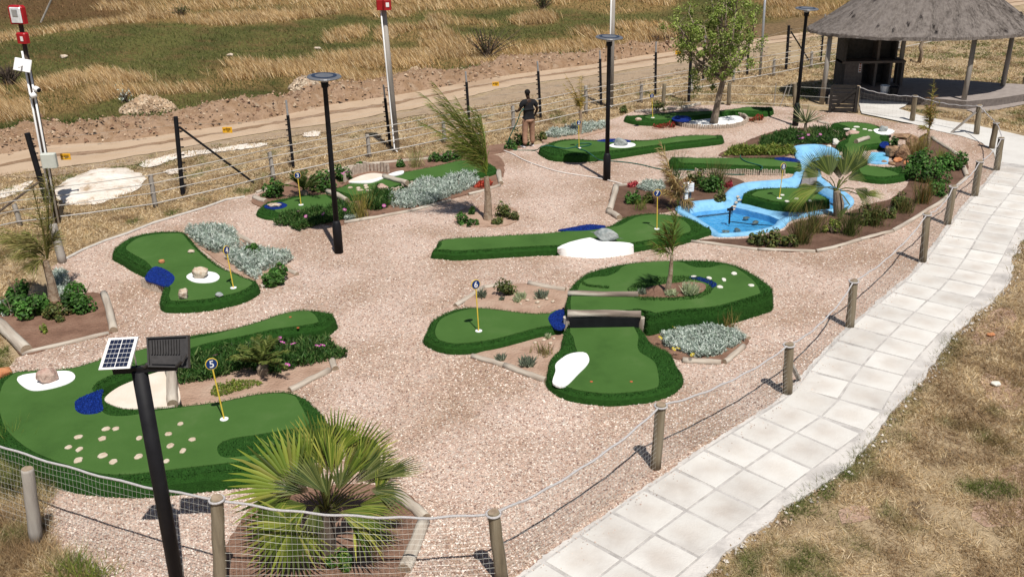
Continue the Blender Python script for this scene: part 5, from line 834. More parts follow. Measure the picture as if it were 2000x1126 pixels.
# ------------------------------------------------------------ bushes
for px, w_, h_, l, cc, lf in [((160, 603), 78, 66, 'large bright green bush right of the palm in the left corner bed', GREEN, .06), ((60, 615), 80, 50, 'green bush at the front of the left corner bed', GREEN, .06), ((110, 620), 60, 34, 'dark olive bush at the foot of the left palm', OLIVE, .05), ((38, 585), 48, 60, 'tall loose green shrub at the left of the corner bed', GREEN, .05), ((22, 610), 50, 40, 'green bush at the left edge of the corner bed', GREEN, .05),
    ((540, 552), 62, 46, 'round green bush at the front corner by flag 4', GREEN, .06), ((497, 500), 44, 26, 'green bush behind the pole of flag 4', GREEN, .05), ((537, 384), 44, 40, 'round dark green bush left of flag 3', GREEN, .06), ((632, 372), 52, 46, 'green bush left of the lamp post behind the tiered green', GREEN, .06), ((668, 352), 40, 40, 'green bush with pink flowers right of the lamp post', GREEN, .05), ((708, 332), 28, 24, 'bush with light tips behind the sand bunker', GREEN, .05), ((783, 326), 26, 18, 'small bush behind the tiered green', GREEN, .05), ((848, 316), 24, 22, 'bush behind the tiered green, left of the pair', GREEN, .05), ((872, 315), 30, 26, 'bush behind the tiered green, middle of the row', GREEN, .05), ((895, 310), 30, 28, 'bush behind the tiered green nearest the windblown palm', GREEN, .05),
    ((903, 436), 28, 26, 'small bush at the left of the windblown palm', GREEN, .04), ((925, 440), 28, 16, 'low bush in front of the windblown palm', GREEN, .04), ((922, 418), 14, 20, 'thin upright bush behind the low bush by the windblown palm', GREEN, .04), ((985, 422), 36, 32, 'bush at the right of the windblown palm', OLIVE, .045), ((1003, 428), 24, 20, 'bush at the far right of the small palm bed', OLIVE, .04), ((972, 436), 26, 16, 'low bush at the front right of the windblown palm', OLIVE, .04),
    ((1018, 284), 30, 34, 'green bush beside the legs of the person', GREEN, .05), ((1056, 272), 24, 16, 'dark bush right of the person', OLIVE, .05), ((998, 290), 26, 22, 'low bush where the hose meets the ground', GREEN, .05), ((1237, 398), 34, 34, 'bright green bush behind flag 7', GREEN, .05), ((1268, 394), 34, 28, 'olive bush right of the bright bush behind flag 7', OLIVE, .05), ((1388, 372), 60, 42, 'dark bush in the bed right of the white box', GREEN, .05), ((1360, 362), 40, 40, 'loose olive bush left of the dark bush by the pond', OLIVE, .05), ((1405, 392), 30, 20, 'straggling bush at the pond edge', OLIVE, .05),
    ((985, 575), 50, 34, 'olive shrub at the back of the flag 6 bed', OLIVE, .04), ((1500, 478), 50, 40, 'bush at the left end of the reed bed', OLIVE, .05), ((1472, 476), 30, 24, 'olive bush nearest the pond at the front', OLIVE, .05), ((1540, 482), 40, 26, 'low bush between the reed clumps', OLIVE, .05), ((1625, 455), 40, 30, 'small yellow green bush between two reed clumps', YG, .04), ((1690, 436), 60, 46, 'dark bush right of the reed clumps', OLIVE, .05), ((1755, 408), 48, 38, 'olive bush below the green bushes on the right', OLIVE, .05), ((1735, 425), 30, 30, 'small dark bush beside the olive bush', OLIVE, .05),
    ((1810, 352), 80, 56, 'large dark green bush in the right corner bed', GREEN, .06), ((1858, 330), 62, 44, 'green bush at the right end of the corner bed', GREEN, .06), ((1790, 330), 60, 46, 'green bush behind the reeds in the right corner', GREEN, .06), ((1830, 380), 50, 34, 'green bush nearest the rope fence on the right', GREEN, .05), ((1770, 345), 40, 30, 'green bush by the grotto stones', GREEN, .05), ((1745, 285), 20, 22, 'leafy plant in front of the grotto hollow', GREEN, .05), ((668, 1105), 60, 46, 'bright small leaved plant under the big fan palm', YG[:2]+GREEN[1:3], .03), ((1218, 218), 22, 16, 'weedy bush at the left of the weathered logs', OLIVE, .05), ((1285, 214), 44, 20, 'dark bush behind flag 1', OLIVE, .05), ((86, 650), 16, 22, 'yellow green seedling in the bare soil of the left bed', YG, .04)]:
    o = bush(px, w_*1.08, h_*1.08, l, cc, lf, int(240+w_*h_*.22), None)
    if 'pink' in l: flowers(o, [(664, 328), (672, 338), (680, 337), (668, 340)], .35)

# ------------------------------------------------------------ reeds and grass tufts
REED = [(.07, .09, .02), (.11, .13, .035), (.16, .13, .045), (.05, .07, .018), (.24, .17, .07)]
for px, h_, l, cc, n_ in [((705, 425), 72, 'golden reed tuft beside the lamp post', [(.26, .22, .05), (.34, .27, .08), (.18, .18, .05)], 110), ((812, 326), 46, 'pale grass tuft behind the tiered green', [(.34, .32, .13), (.22, .25, .08), (.42, .36, .17)], 120), ((1422, 638), 42, 'thin brown reed tuft behind the silver shrub', [(.26, .18, .06), (.2, .2, .06)], 50), ((1065, 690), 26, 'small spiky grass in the bed below flag 6', [(.24, .2, .06), (.14, .18, .05), (.12, .07, .04)], 90), ((1565, 474), 76, 'tall dark reed clump at the left of the reed bed', REED, 230), ((1590, 452), 72, 'reed clump behind the tallest reeds', REED, 200), ((1660, 458), 66, 'dark green reed clump right of the fan palm', REED[:2]+REED[3:4], 220), ((1708, 440), 60, 'reed clump in the middle of the right bed', REED, 170), ((1800, 396), 60, 'reed clump with orange tips by the bushes', REED+[(.4, .18, .05)], 200), ((1768, 415), 40, 'small reed clump right of the olive bush', REED, 120), ((1795, 312), 60, 'ochre reeds behind the grotto', [(.24, .18, .05), (.16, .16, .04), (.3, .22, .07)], 200), ((1840, 320), 40, 'yellow green reeds at the back of the right bed', YG, 140), ((1400, 368), 74, 'tall feathery reed in the bed by the pond', REED, 150), ((1250, 408), 34, 'thin grass by the bright bush behind flag 7', YG, 60), ((1578, 270), 30, 'grass tuft in front of the yucca', [(.3, .28, .14), (.2, .22, .08)], 60), ((1320, 350), 66, 'dark spiky grass behind the dried palm', GREEN[:2]+OLIVE[:1], 90), ((1330, 210), 22, 'grass tuft by the weathered logs', OLIVE, 60), ((1450, 340), 14, 'tiny grass at the strip edging', REED, 30)]:
    tuft(px, h_, l, cc, n_, .28, .009, 'reed_tuft', 'reeds', None, r=.09)
def rosette(px, label, R, k, cols, el=(.3, 1.2), ll=.12, name='cycad', cat='cycad', nl=26, z=.05, trunk=.18):
    c = G(*px, z); t = thing(name, label, cat, c); b = MB(); b.lathe(c, [(.10, -.05), (.11, trunk*.6), (.06, trunk)], 10); b.build('trunk', 'bark', t)
    for i in range(k):
        a = 2*math.pi*i/k+random.uniform(-.2, .2); e = random.uniform(*el); d = (math.cos(a)*math.cos(e), math.sin(a)*math.cos(e), math.sin(e)); frond(t, np.array(c)+np.array([0, 0, trunk]), d, R*random.uniform(.85, 1.1), (0, 0, -.28), nl, ll, cols, .018, side=.8, ragged_=.06)
rosette((515, 728), 'cycad with stiff dark fronds among the pink flowers', .62, 22, [(.07, .11, .02), (.11, .14, .03), (.16, .18, .05)], ll=.13); rosette((595, 384), 'cycad with stiff fronds behind flag 3', .75, 20, [(.04, .07, .015), (.07, .1, .02), (.10, .12, .03)], ll=.15)
def yucca(px, hpx, label, k=60):
    c = np.array(G(*px, .1)); m = mpp(*px); t = thing('yucca', label, 'yucca', c); b = MB(); b.tube([c-np.array([0, 0, .1]), c+np.array([0, 0, hpx*m*.3])], [.05, .045], 8); b.build('trunk', 'bark', t); P = np.tile(c+np.array([0, 0, hpx*m*.3]), (k, 1))+rng.normal(size=(k, 3))*.02
    v, f, q = blades(P, np.c_[rng.normal(size=(k, 2))*.75, rng.uniform(.1, 1.2, k)], hpx*m*rng.uniform(.55, .8, k), .03, pal([(.12, .16, .07), (.2, .23, .12), (.08, .11, .04), (.36, .32, .18)], k, .15)); np_mesh('leaves', v, f, q, 'leaf', t)
yucca((1572, 258), 62, 'spiky yucca beside the right lamp post')

# ------------------------------------------------------------ palms
FANC = [(.115, .155, .020), (.165, .195, .03), (.08, .12, .015), (.22, .225, .045), (.055, .08, .011)]
def CamDir(a, tilt=0.0):            # a direction seen at angle a (deg) when looking north and down, leaning back by tilt
    a = math.radians(a); up = Vector((0, math.sin(.4+tilt), math.cos(.4+tilt))); return Vector((math.cos(a), 0, 0))+up*math.sin(a)
def big_palm():
    Y0 = G(640, 1085).y; base = G(640, 1080); t = thing('fan_palm', 'big fan palm nearest the camera with broad pleated fronds', 'palm', base); b = MB()
    b.tube([base-Vector((0, 0, .05)), base+Vector((0, .02, .25)), base+Vector((.02, .05, .5)), base+Vector((.02, .06, .66))], [.11, .12, .10, .06], 12); b.build('trunk', 'dead_wood', t)
    top = base+Vector((.02, .06, .55)); toc = Vector((0, -1, .55))
    spec = [((574, 955), -.12, 160, .86, 3.0, 34, 0, .10), ((628, 900), .25, 105, .64, 1.9, 26, 0, .04), ((655, 888), .32, 80, .62, 1.7, 24, .1, .04), ((678, 912), .28, 48, .74, 1.7, 26, 0, .06), ((600, 930), .1, 125, .75, 1.6, 26, .2, .06), ((690, 945), .0, 38, .72, .8, 18, .5, .05), ((735, 935), -.05, 22, .66, .55, 14, .6, .12), ((632, 960), -.3, 128, .62, 1.0, 20, .55, .1), ((572, 1022), -.38, 235, .68, 3.4, 36, -.1, .2), ((662, 998), -.36, -18, .70, 1.1, 24, .15, .28), ((700, 985), -.2, 5, .55, .9, 16, .3, .3), ((600, 985), -.2, 205, .5, 1.6, 20, .2, .3), ((655, 925), .05, 75, .45, .5, 14, .4, 0), ((640, 905), .15, 95, .5, .5, 12, .4, 0), ((735, 965), -.1, 70, .35, .8, 10, .3, .0), ((648, 930), .06, 92, .58, .45, 9, .35, 0), ((668, 945), -.1, 58, .6, .8, 12, .45, .05), ((645, 925), .2, 92, .55, 1.5, 20, .2, .02), ((625, 950), .0, 120, .5, 1.3, 16, .3, .05), ((662, 958), -.15, 75, .4, 1.2, 12, .7, .05), ((640, 968), -.2, 100, .36, 1.3, 12, .7, .08), ((605, 960), -.15, 150, .5, 1.2, 14, .6, .1), ((708, 942), .0, 20, .62, .7, 14, .3, .12), ((722, 955), -.1, -5, .5, 1.1, 14, .55, .35), ((690, 1010), -.35, -55, .5, 1.2, 12, .4, .35), ((620, 985), -.3, 265, .42, 1.1, 10, .6, .3), ((700, 925), .15, 62, .62, 1.0, 16, .25, .08)]
    for (px, dy, ang, R, sp, k, fold, dr) in spec: fan(t, V(*px, Y0+dy), CamDir(ang), toc+Vector((random.uniform(-.3, .3), 0, random.uniform(-.2, .3))), R, sp, max(8, int(k*.82)), [tuple(np.array(q)*random.choice((.62, .85, 1.0, 1.2, 1.35))) for q in FANC] if fold < .5 else [(.05, .075, .02), (.09, .11, .03), (.14, .16, .05)], top, dr, fold)
    b = MB()
    for i in range(9): b.tube([top-Vector((0, 0, .15)), top+Vector((random.uniform(-.15, .15), random.uniform(-.1, .1), random.uniform(.05, .3)))], [.02, .008], 5)
    b.build('dead_stubs', 'dead_wood', t)
big_palm()
def pond_palm():
    Y0 = G(1638, 425).y; base = G(1638, 424); t = thing('fan_palm', 'fan palm with ragged drooping fronds beside the pond', 'palm', base); b = MB(); top = V(1634, 372, Y0); b.tube([base, (base+top)/2+Vector((.02, 0, 0)), top], [.12, .13, .08], 10); b.build('trunk', 'bark', t)
    C2 = [(.05, .075, .016), (.08, .11, .024), (.13, .155, .035), (.035, .055, .012)]
    for (px, dy, ang, R, sp, k, fold, dr, cc) in [((1622, 345), .0, 105, .95, 1.8, 26, .1, .05, C2), ((1605, 345), -.1, 140, .85, 1.6, 22, .15, .1, C2), ((1648, 345), .15, 78, .85, 1.5, 22, .2, .05, C2), ((1668, 335), .2, 62, .8, 1.3, 20, .25, .05, C2), ((1640, 350), .3, 95, .7, 1.2, 18, .2, .0, C2), ((1598, 366), -.2, 190, .85, 1.1, 18, .3, .55, YG), ((1655, 352), .1, 30, .55, 1.2, 16, .4, .3, C2), ((1680, 380), -.1, 5, .7, .55, 12, .5, .2, YG), ((1668, 368), -.1, -25, .6, 1.2, 14, .4, .6, C2), ((1612, 365), 0, 175, .6, 1.3, 16, .3, .6, C2), ((1660, 400), -.3, 220, .5, .5, 8, .4, .3, C2)]:
        fan(t, V(*px, Y0+dy), CamDir(ang), Vector((random.uniform(-.5, .5), -1, .5)), R*.9, sp, k, cc, top, dr, fold, .02)
pond_palm()
def feather_palm(label, base_px, top_px, fr, rb=.09, rt=.055, cols=None, ll=.32, n=34, w=.013, wind=(-.5, 0, 0), z=.03, dbl=2):
    base = G(*base_px, z); top = V(*top_px, base.y); t = thing('feather_palm', label, 'palm', base); b = MB(); mid = (base+top)/2+Vector((.02, 0, 0)); b.tube([base-Vector((0, 0, .05)), base+(mid-base)*.3, mid, top], [rb*1.25, rb, (rb+rt)/2, rt], 10); b.build('trunk', 'palm_trunk', t)
    for (a, px, dy, bend) in fr:
        A = V(*a, base.y); T_ = V(*px, base.y+dy); d = np.array(T_-A); bd = np.array(bend); L = np.linalg.norm(d)
        for q in range(dbl): e = rng.normal(size=3)*.09*L*(q > 0); frond(t, A, d-bd*L+e, L, bd, n, ll, cols, w, wind, ragged_=.28, raw=True)
WP = [(.12, .17, .03), (.17, .22, .045), (.085, .125, .022), (.15, .19, .035), (.33, .27, .08)]
feather_palm('windblown palm with fronds swept to the left', (953, 428), (950, 345), [((951, 340), (822, 182), .2, (-.18, 0, -.1)), ((951, 335), (838, 205), -.2, (-.2, 0, -.12)), ((952, 335), (850, 178), .3, (-.2, 0, -.02)), ((952, 330), (866, 250), -.3, (-.25, 0, -.2)), ((952, 330), (872, 192), 0, (-.15, 0, 0)), ((952, 325), (895, 215), .2, (-.12, 0, 0)), ((952, 325), (922, 212), -.1, (-.1, 0, 0)), ((953, 325), (938, 235), .2, (-.05, 0, 0)), ((953, 330), (878, 285), -.3, (-.2, 0, -.25)), ((952, 345), (905, 300), -.2, (-.2, 0, -.1))], .1, .06, WP, .46, 46, .011, (-.6, 0, .08), dbl=2)
feather_palm('leaning palm with drooping fronds in the left corner bed', (106, 585), (88, 510), [((88, 505), (5, 470), -.1, (-.2, 0, -.35)), ((88, 505), (30, 500), -.3, (-.2, 0, -.4)), ((88, 500), (0, 445), .2, (-.2, 0, -.25)), ((90, 500), (50, 455), 0, (-.2, 0, -.3)), ((92, 505), (92, 330), .1, (-.05, 0, .0)), ((92, 505), (85, 345), -.1, (-.08, 0, 0)), ((90, 505), (110, 460), .3, (.1, 0, -.3)), ((88, 505), (60, 520), -.3, (-.2, 0, -.3)), ((88, 503), (28, 462), .3, (-.1, 0, -.3))], .1, .06, [(.20, .20, .06), (.28, .26, .09), (.13, .15, .035), (.36, .29, .12)], .40, 42, .012, (-.35, 0, -.15))
feather_palm('young palm with a slim stem in the centre of the loop green', (1303, 572), (1312, 500), [((1312, 500), (1276, 476), -.2, (-.1, 0, -.2)), ((1312, 498), (1286, 455), .1, (-.1, 0, -.1)), ((1313, 498), (1322, 445), .2, (.05, 0, 0)), ((1313, 498), (1326, 395), 0, (.12, 0, -.05)), ((1313, 495), (1298, 440), 0, (-.1, 0, 0)), ((1313, 495), (1288, 490), -.2, (-.15, 0, -.15)), ((1313, 490), (1320, 420), -.1, (.05, 0, 0))], .055, .03, [(.10, .17, .025), (.16, .22, .04), (.08, .12, .02), (.14, .09, .03)], .36, 28, .012, (-.3, 0, .05), z=.40, dbl=1)
feather_palm('dried golden palm behind flag 7', (1332, 405), (1328, 392), [((1328, 392), (1285, 290), .1, (-.05, 0, .0)), ((1328, 392), (1298, 330), -.1, (-.2, 0, -.2)), ((1328, 390), (1310, 340), .2, (-.15, 0, -.25)), ((1328, 390), (1345, 350), 0, (.1, 0, -.3)), ((1328, 392), (1300, 370), -.2, (-.2, 0, -.2)), ((1330, 390), (1352, 395), -.1, (.2, 0, -.3)), ((1328, 392), (1318, 350), -.1, (0, 0, 0))], .06, .05, [(.42, .32, .13), (.50, .40, .19), (.30, .2, .08), (.26, .13, .06)], .36, 34, .014, (-.3, 0, -.2))
feather_palm('thin yellowing palm in front of the rail fence', (1132, 262), (1134, 215), [((1134, 215), (1132, 150), .1, (-.05, 0, 0)), ((1134, 212), (1104, 145), 0, (-.25, 0, .1)), ((1134, 212), (1128, 195), .2, (-.3, 0, -.3)), ((1134, 212), (1138, 190), .2, (.1, 0, -.3)), ((1134, 212), (1122, 180), -.1, (-.2, 0, -.1))], .06, .04, [(.35, .25, .06), (.45, .30, .10), (.2, .18, .04)], .22, 20, .016, (-.3, 0, -.3))
feather_palm('thin yellowing palm behind the grotto with a brown tip', (1811, 300), (1814, 255), [((1814, 255), (1826, 165), .1, (.05, 0, 0)), ((1814, 255), (1835, 200), 0, (.0, 0, 0)), ((1814, 250), (1812, 205), .1, (-.2, 0, -.2)), ((1813, 255), (1800, 245), -.2, (-.3, 0, -.3)), ((1813, 258), (1795, 275), -.2, (-.3, 0, -.1)), ((1814, 252), (1818, 210), -.1, (-.1, 0, -.1))], .06, .04, [(.28, .24, .06), (.36, .28, .08), (.32, .16, .06), (.2, .2, .05)], .26, 22, .016, (-.35, 0, -.25))

# ------------------------------------------------------------ leafy tree
def leafy_tree():
    base = G(1393, 244); t = thing('leafy_tree', 'young leafy tree with a light green crown in the white pebble ring', 'tree', base); Y = base.y; rr = random.Random(4)
    tp = [base-Vector((0, 0, .05)), V(1399, 215, Y), V(1405, 185, Y), V(1412, 160, Y), V(1414, 145, Y)]; b = MB(); b.tube(tp, [.15, .11, .095, .09, .085], 12); b.build('trunk', 'bark', t, True)
    b = MB(); ends = []
    for px, dy in [((1330, 70), .3), ((1345, 25), -.4), ((1385, -20), .5), ((1420, -45), -.1), ((1440, 0), -.5), ((1455, 40), .4), ((1430, 60), .8), ((1385, 70), -.7), ((1335, 100), -.2), ((1448, 95), -.3), ((1352, 120), -.6), ((1372, 135), .3), ((1425, 110), -.8), ((1470, 70), 0), ((1320, 45), .1), ((1375, 50), -1), ((1410, 20), -.8), ((1405, 10), .9)]:
        e = V(*px, Y+dy); s = tp[3]+(tp[4]-tp[3])*rr.random(); m = s*.45+e*.55+Vector((rr.uniform(-.1, .1), rr.uniform(-.1, .1), -.12)); b.tube([s, s*.7+m*.3+Vector((0, 0, .05)), m, e], [.07, .055, .035, .012], 7)
        for _ in range(9):
            u = rr.uniform(.3, 1); o = s*(1-u)+e*u if u > .6 else m*(1-u)+e*u; q = o+Vector((rr.gauss(0, .34), rr.gauss(0, .34), rr.gauss(.12, .28))); b.tube([o, (o+q)/2+Vector((0, 0, .04)), q], [.014, .009, .004], 4); ends.append(q)
    b.build('limbs', 'bark', t, True); E_ = np.array([tuple(e) for e in ends]); n = 12500; k = rng.integers(0, len(E_), n); sz = rng.uniform(.12, .30, len(E_)); d = unit(rng.normal(size=(n, 3))); P = E_[k]+d*(rng.uniform(0, 1, (n, 1))**.6)*sz[k][:, None]
    tint = (1+.16*rng.normal(size=(len(E_), 1)))[k]; v, f, c = leaves(P, d+rng.normal(size=(n, 3))*.7+np.array([0, -.2, .4]), .085*rng.uniform(.7, 1.2, n), .042, np.abs(pal([(.19, .255, .045), (.25, .32, .07), (.13, .19, .03), (.33, .38, .12)], n, .15)*tint)); np_mesh('crown', v, f, c, 'leaf', t)
leafy_tree()
def twig_shrub(px, w_, h_, label, k=40, leafn=250, col='dead_wood', cols=OLIVE):
    c = G(*px, -.02); m = mpp(*px); t = thing('bare_shrub', label, 'bush', c); b = MB(); E_ = []
    for i in range(k):
        e = c+Vector((random.gauss(0, .33)*w_*m, random.gauss(0, .3)*w_*m, h_*m*random.uniform(.45, 1.05))); mid = c*.5+e*.5+Vector((0, 0, .05)); b.tube([c+Vector((random.gauss(0, .08), random.gauss(0, .08), 0)), mid, e], [.022, .016, .008], 4); E_.append(tuple(e))
        f_ = mid+Vector((random.gauss(0, .2), random.gauss(0, .2), random.uniform(.1, .35))); b.tube([mid, f_], [.012, .006], 4); E_.append(tuple(f_))
    b.build('branches', col, t)
    if leafn: E_ = np.array(E_); q = E_[rng.integers(0, len(E_), leafn)]+rng.normal(size=(leafn, 3))*.12; v, f, cc = leaves(q, rng.normal(size=(leafn, 3)), .10, .05, pal(cols, leafn, .2)); np_mesh('foliage', v, f, cc, 'leaf', t)
twig_shrub((950, 113), 75, 58, 'bare twiggy shrub in the golden grass of the field'); twig_shrub((20, 165), 60, 40, 'brown brushwood heap at the left edge of the field', 60, 0); twig_shrub((1060, 22), 30, 34, 'dark shrub at the top edge of the field', 40, 300, cols=OLIVE[:1]); twig_shrub((1330, 76), 22, 26, 'dead stump left of the leafy tree', 12, 0); twig_shrub((355, 34), 30, 18, 'dark low shrub at the top left of the field', 30, 200, cols=OLIVE[:1]); twig_shrub((1290, 78), 60, 10, 'dead branches lying beside the road', 16, 0); twig_shrub((245, 200), 22, 20, 'grey thistle on the rubble mound', 12, 40, cols=SILVER)

# ------------------------------------------------------------ rope fence with wire netting
RF = thing('rope_fence', 'timber post fence with sagging rope and wire netting along the path', 'fence', G(1285, 912))
RP = [((-95, 975), (-112, 822)), ((432, 1160), (423, 970)), ((981, 1134), (963, 998)), ((1280, 914), (1291, 788)), ((1538, 770), (1541, 670)), ((1660, 640), (1668, 546)), ((1802, 513), (1811, 416)), ((1850, 439), (1862, 362)), ((1903, 384), (1914, 313)), ((1946, 334), (1956, 268)), ((1937, 291), (1946, 238)), ((1907, 263), (1913, 205)), ((1781, 237), (1788, 186)), ((1671, 219), (1676, 168))]
def post(par, b_, t_, r, m='post_wood', name='post', cap=True):
    B = G(*b_, 0); T = V(*t_, B.y); mb = MB(); d = T-B; ks = [0, .2, .4, .6, .8, .97, 1]; mb.tube([B-Vector((0, 0, .05))+d*0, *[B+d*k+Vector((random.gauss(0, .003), random.gauss(0, .003), 0)) for k in ks[1:]]], [r*1.04, r*1.02, r, r*.98, r*.97, r*.95, r*.86], 14, mic=1); o = mb.build(name, [m, 'log_end'], par)
    for p in o.data.polygons: p.use_smooth = len(p.vertices) == 4
    return B, T
tops = []
for b_, t_ in RP:
    if b_[0] > -80: B, T = post(RF, b_, t_, .075 if b_[1] > 500 else .082)
    else: B = G(*b_, 0); T = V(*t_, B.y)
    tops.append((B, T))
post(RF, (72, 1062), (53, 914), .078, 'grey_wood')
ropes = []; net = MB(); SAG = [.10, .10, .12, .10, .13, .12, .10, .08, .06, .03, .05, .10, .08]
for i in range(len(tops)-1):
    (B0, T0), (B1, T1) = tops[i], tops[i+1]; n = 26; a = T0-(T0-B0).normalized()*.03; c = T1-(T1-B1).normalized()*.03; side = (c-a).cross(Vector((0, 0, 1))).normalized()*.085*(1 if i < 12 else -1)
    pts = [a.lerp(c, k/n)+side*min(1, 4*min(k, n-k)/n)*.5-Vector((0, 0, SAG[i]*4*(k/n)*(1-k/n)+.01*math.sin(k*1.3+i))) for k in range(n+1)]
    ropes += pts if i == 0 else pts[1:]
    L = (B1-B0).length; near = i < 4; cell = .065 if near else .13; wr = (.0015 if near else .0014); nv = int(L/cell)
    if i in (9, 10): continue
    wob = random.uniform(0, 6)
    for k in range(nv+1):
        u = k/nv; j = min(int(u*n), n-1); tp = pts[j].lerp(pts[j+1], u*n-j); bt = B0.lerp(B1, u)+side*.5; q = Vector((math.sin(k*.31+wob)*.012, math.cos(k*.23+wob)*.012, 0)); net.tube([tp, tp.lerp(bt, .5)+q, bt], wr, 3, cap=False)
    nh = int(.9/cell)
    for r_ in range(1, nh+1):
        v_ = r_/nh; line = []
        for k in range(0, n+1, 2):
            u = k/n; bt = B0.lerp(B1, u)+side*.5; line.append(pts[k].lerp(bt, v_)+Vector((0, 0, .01*math.sin(k*.9+r_))))
        net.tube(line, wr, 3, cap=False)
rb = MB(); rb.tube(ropes, [.015 if k < 90 else .013 for k in range(len(ropes))], 8); rb.build('rope', 'rope', RF, True)
tag(net.build('wire_netting', 'wire', RF), kind='stuff')
for B, T in tops[1:]:
    mb = MB(); ax = (T-B).normalized(); ring = [T-ax*.03+Vector((math.cos(w)*.083, math.sin(w)*.083, 0)) for w in np.linspace(0, 2*math.pi, 15)]; mb.tube(ring, .014, 6); mb.build('rope_knot', 'rope', RF, True)
def brace(par, a, c, sz, m='grey_wood', Y=None):
    A = G(*a, .02); B = V(*c, Y if Y else A.y); d = B-A; mb = MB(); mb.box((A+B)/2, (sz[0], sz[1], d.length), d.to_track_quat('Z', 'Y').to_matrix()); mb.build('brace', m, par)
brace(RF, (1858, 259), (1906, 219), (.12, .05), Y=tops[11][0].y); brace(RF, (1561, 741), (1544, 708), (.06, .04), Y=tops[4][0].y)
# posts and thin wires on the far side of the court
BF = thing('post_and_wire_fence', 'short timber posts with thin wires at the back of the gravel court', 'fence', G(1424, 205)); bt = [post(BF, b_, t_, .07) for b_, t_ in [((1295, 206), (1298, 163)), ((1423, 206), (1425, 161)), ((1553, 211), (1552, 162))]]; bt.append(tuple(tops[13]))
for k in (.15, .5, .85):
    mb = MB()
    for (B0, T0), (B1, T1) in zip(bt, bt[1:]): mb.tube([T0.lerp(B0, k), T1.lerp(B1, k)], .005, 4)
    mb.build('wire', 'wire', BF)
for a, c in [((1511, 208), (1516, 162)), ((1524, 208), (1538, 166)), ((1538, 190), (1546, 162))]: A = G(*a, 0); mb = MB(); mb.tube([A, V(*c, A.y)], .015, 5); mb.build('dropper', 'grey_wood', BF)
cp = thing('fence_post', 'leaning grey timber post at the left corner of the gravel court', 'post', G(122, 512)); post(cp, (122, 513), (103, 437), .09, 'grey_wood')

# ------------------------------------------------------------ pale rail fence behind the court
RL = thing('rail_fence', 'long pale fence of thin horizontal rails on grey posts behind the court', 'fence', G(535, 347)); rp = [((-210, 490), (-222, 445)), ((40, 440), (27, 398)), ((304, 405), (293, 340)), ((535, 349), (526, 296)), ((722, 307), (717, 262)), ((868, 278), (866, 236)), ((1003, 254), (1001, 206)), ((1145, 222), (1144, 167)), ((1252, 200), (1253, 163)), ((1350, 180), (1351, 145)), ((1432, 161), (1434, 128)), ((1511, 148), (1512, 115)), ((1584, 132), (1586, 100)), ((1668, 116), (1670, 84)), ((1755, 98), (1757, 74)), ((1860, 76), (1862, 52))]
pp = [post(RL, b_, t_, .06, 'grey_wood') for b_, t_ in rp]
for h in (.86, .64, .40, .12):
    for (B0, T0), (B1, T1) in zip(pp, pp[1:]):
        a, c = B0+Vector((0, -.07, h)), B1+Vector((0, -.07, h)); mb = MB(); mb.tube([a, a.lerp(c, .5)-Vector((0, 0, .015)), c], .0115 if h > .2 else .016, 7); mb.build('rail', 'rail', RL, True)
# ------------------------------------------------------------ electric fence
EF = thing('electric_fence', 'line of black steel posts with insulator pegs along the dirt road', 'fence', G(573, 325)); ep = []
for b_, t_, ext, r in [((92, 396), (53, 260), None, .075), ((357, 380), (343, 228), None, .06), ((573, 327), (562, 225), 196, .045), ((762, 285), (752, 192), 166, .045), ((917, 250), (911, 160), 140, .045), ((1056, 230), (1051, 139), 120, .045), ((1174, 206), (1172, 115), 99, .045), ((1280, 185), (1281, 102), 82, .045), ((1373, 157), (1377, 84), 68, .045), ((1459, 147), (1463, 74), 60, .045), ((1535, 135), (1541, 50), None, .06), ((1603, 120), (1610, 42), 28, .04)]:
    B = G(*b_, 0); T = V(*t_, B.y); mb = MB(); d = T-B; mb.tube([B, T], r, 8); pst = mb.build('steel_post', 'black_metal', EF); ep.append((B, T)); mb = MB()
    for k in range(9): p = B+d*(.12+.1*k); mb.tube([p, p+Vector(((.14 if r > .05 else -.09), -.02, .0))], [.012, .022], 5)
    mb.build('insulators', 'black_metal', pst)['kind'] = 'stuff'
    if ext: mb = MB(); mb.tube([T, V(t_[0]-(b_[0]-t_[0])*.3, ext, B.y)], .03, 7); mb.build('post_extension', 'galv', pst)
for k in range(6):
    mb = MB()
    for (B0, T0), (B1, T1) in zip(ep, ep[1:]): mb.tube([B0.lerp(T0, .2+.14*k)+Vector((0, -.03, 0)), B1.lerp(T1, .2+.14*k)+Vector((0, -.03, 0))], .0022, 3, cap=False)
    mb.build('wire', 'wire', EF)
for a, c, i in [((496, 357), (350, 248), 1), ((-30, 434), (80, 352), 0), ((1580, 118), (1545, 62), 10)]: A = G(*a, 0); mb = MB(); mb.tube([A, V(*c, ep[i][0].y)], .03, 7); mb.build('strut', 'black_metal' if i else 'dead_wood', EF)
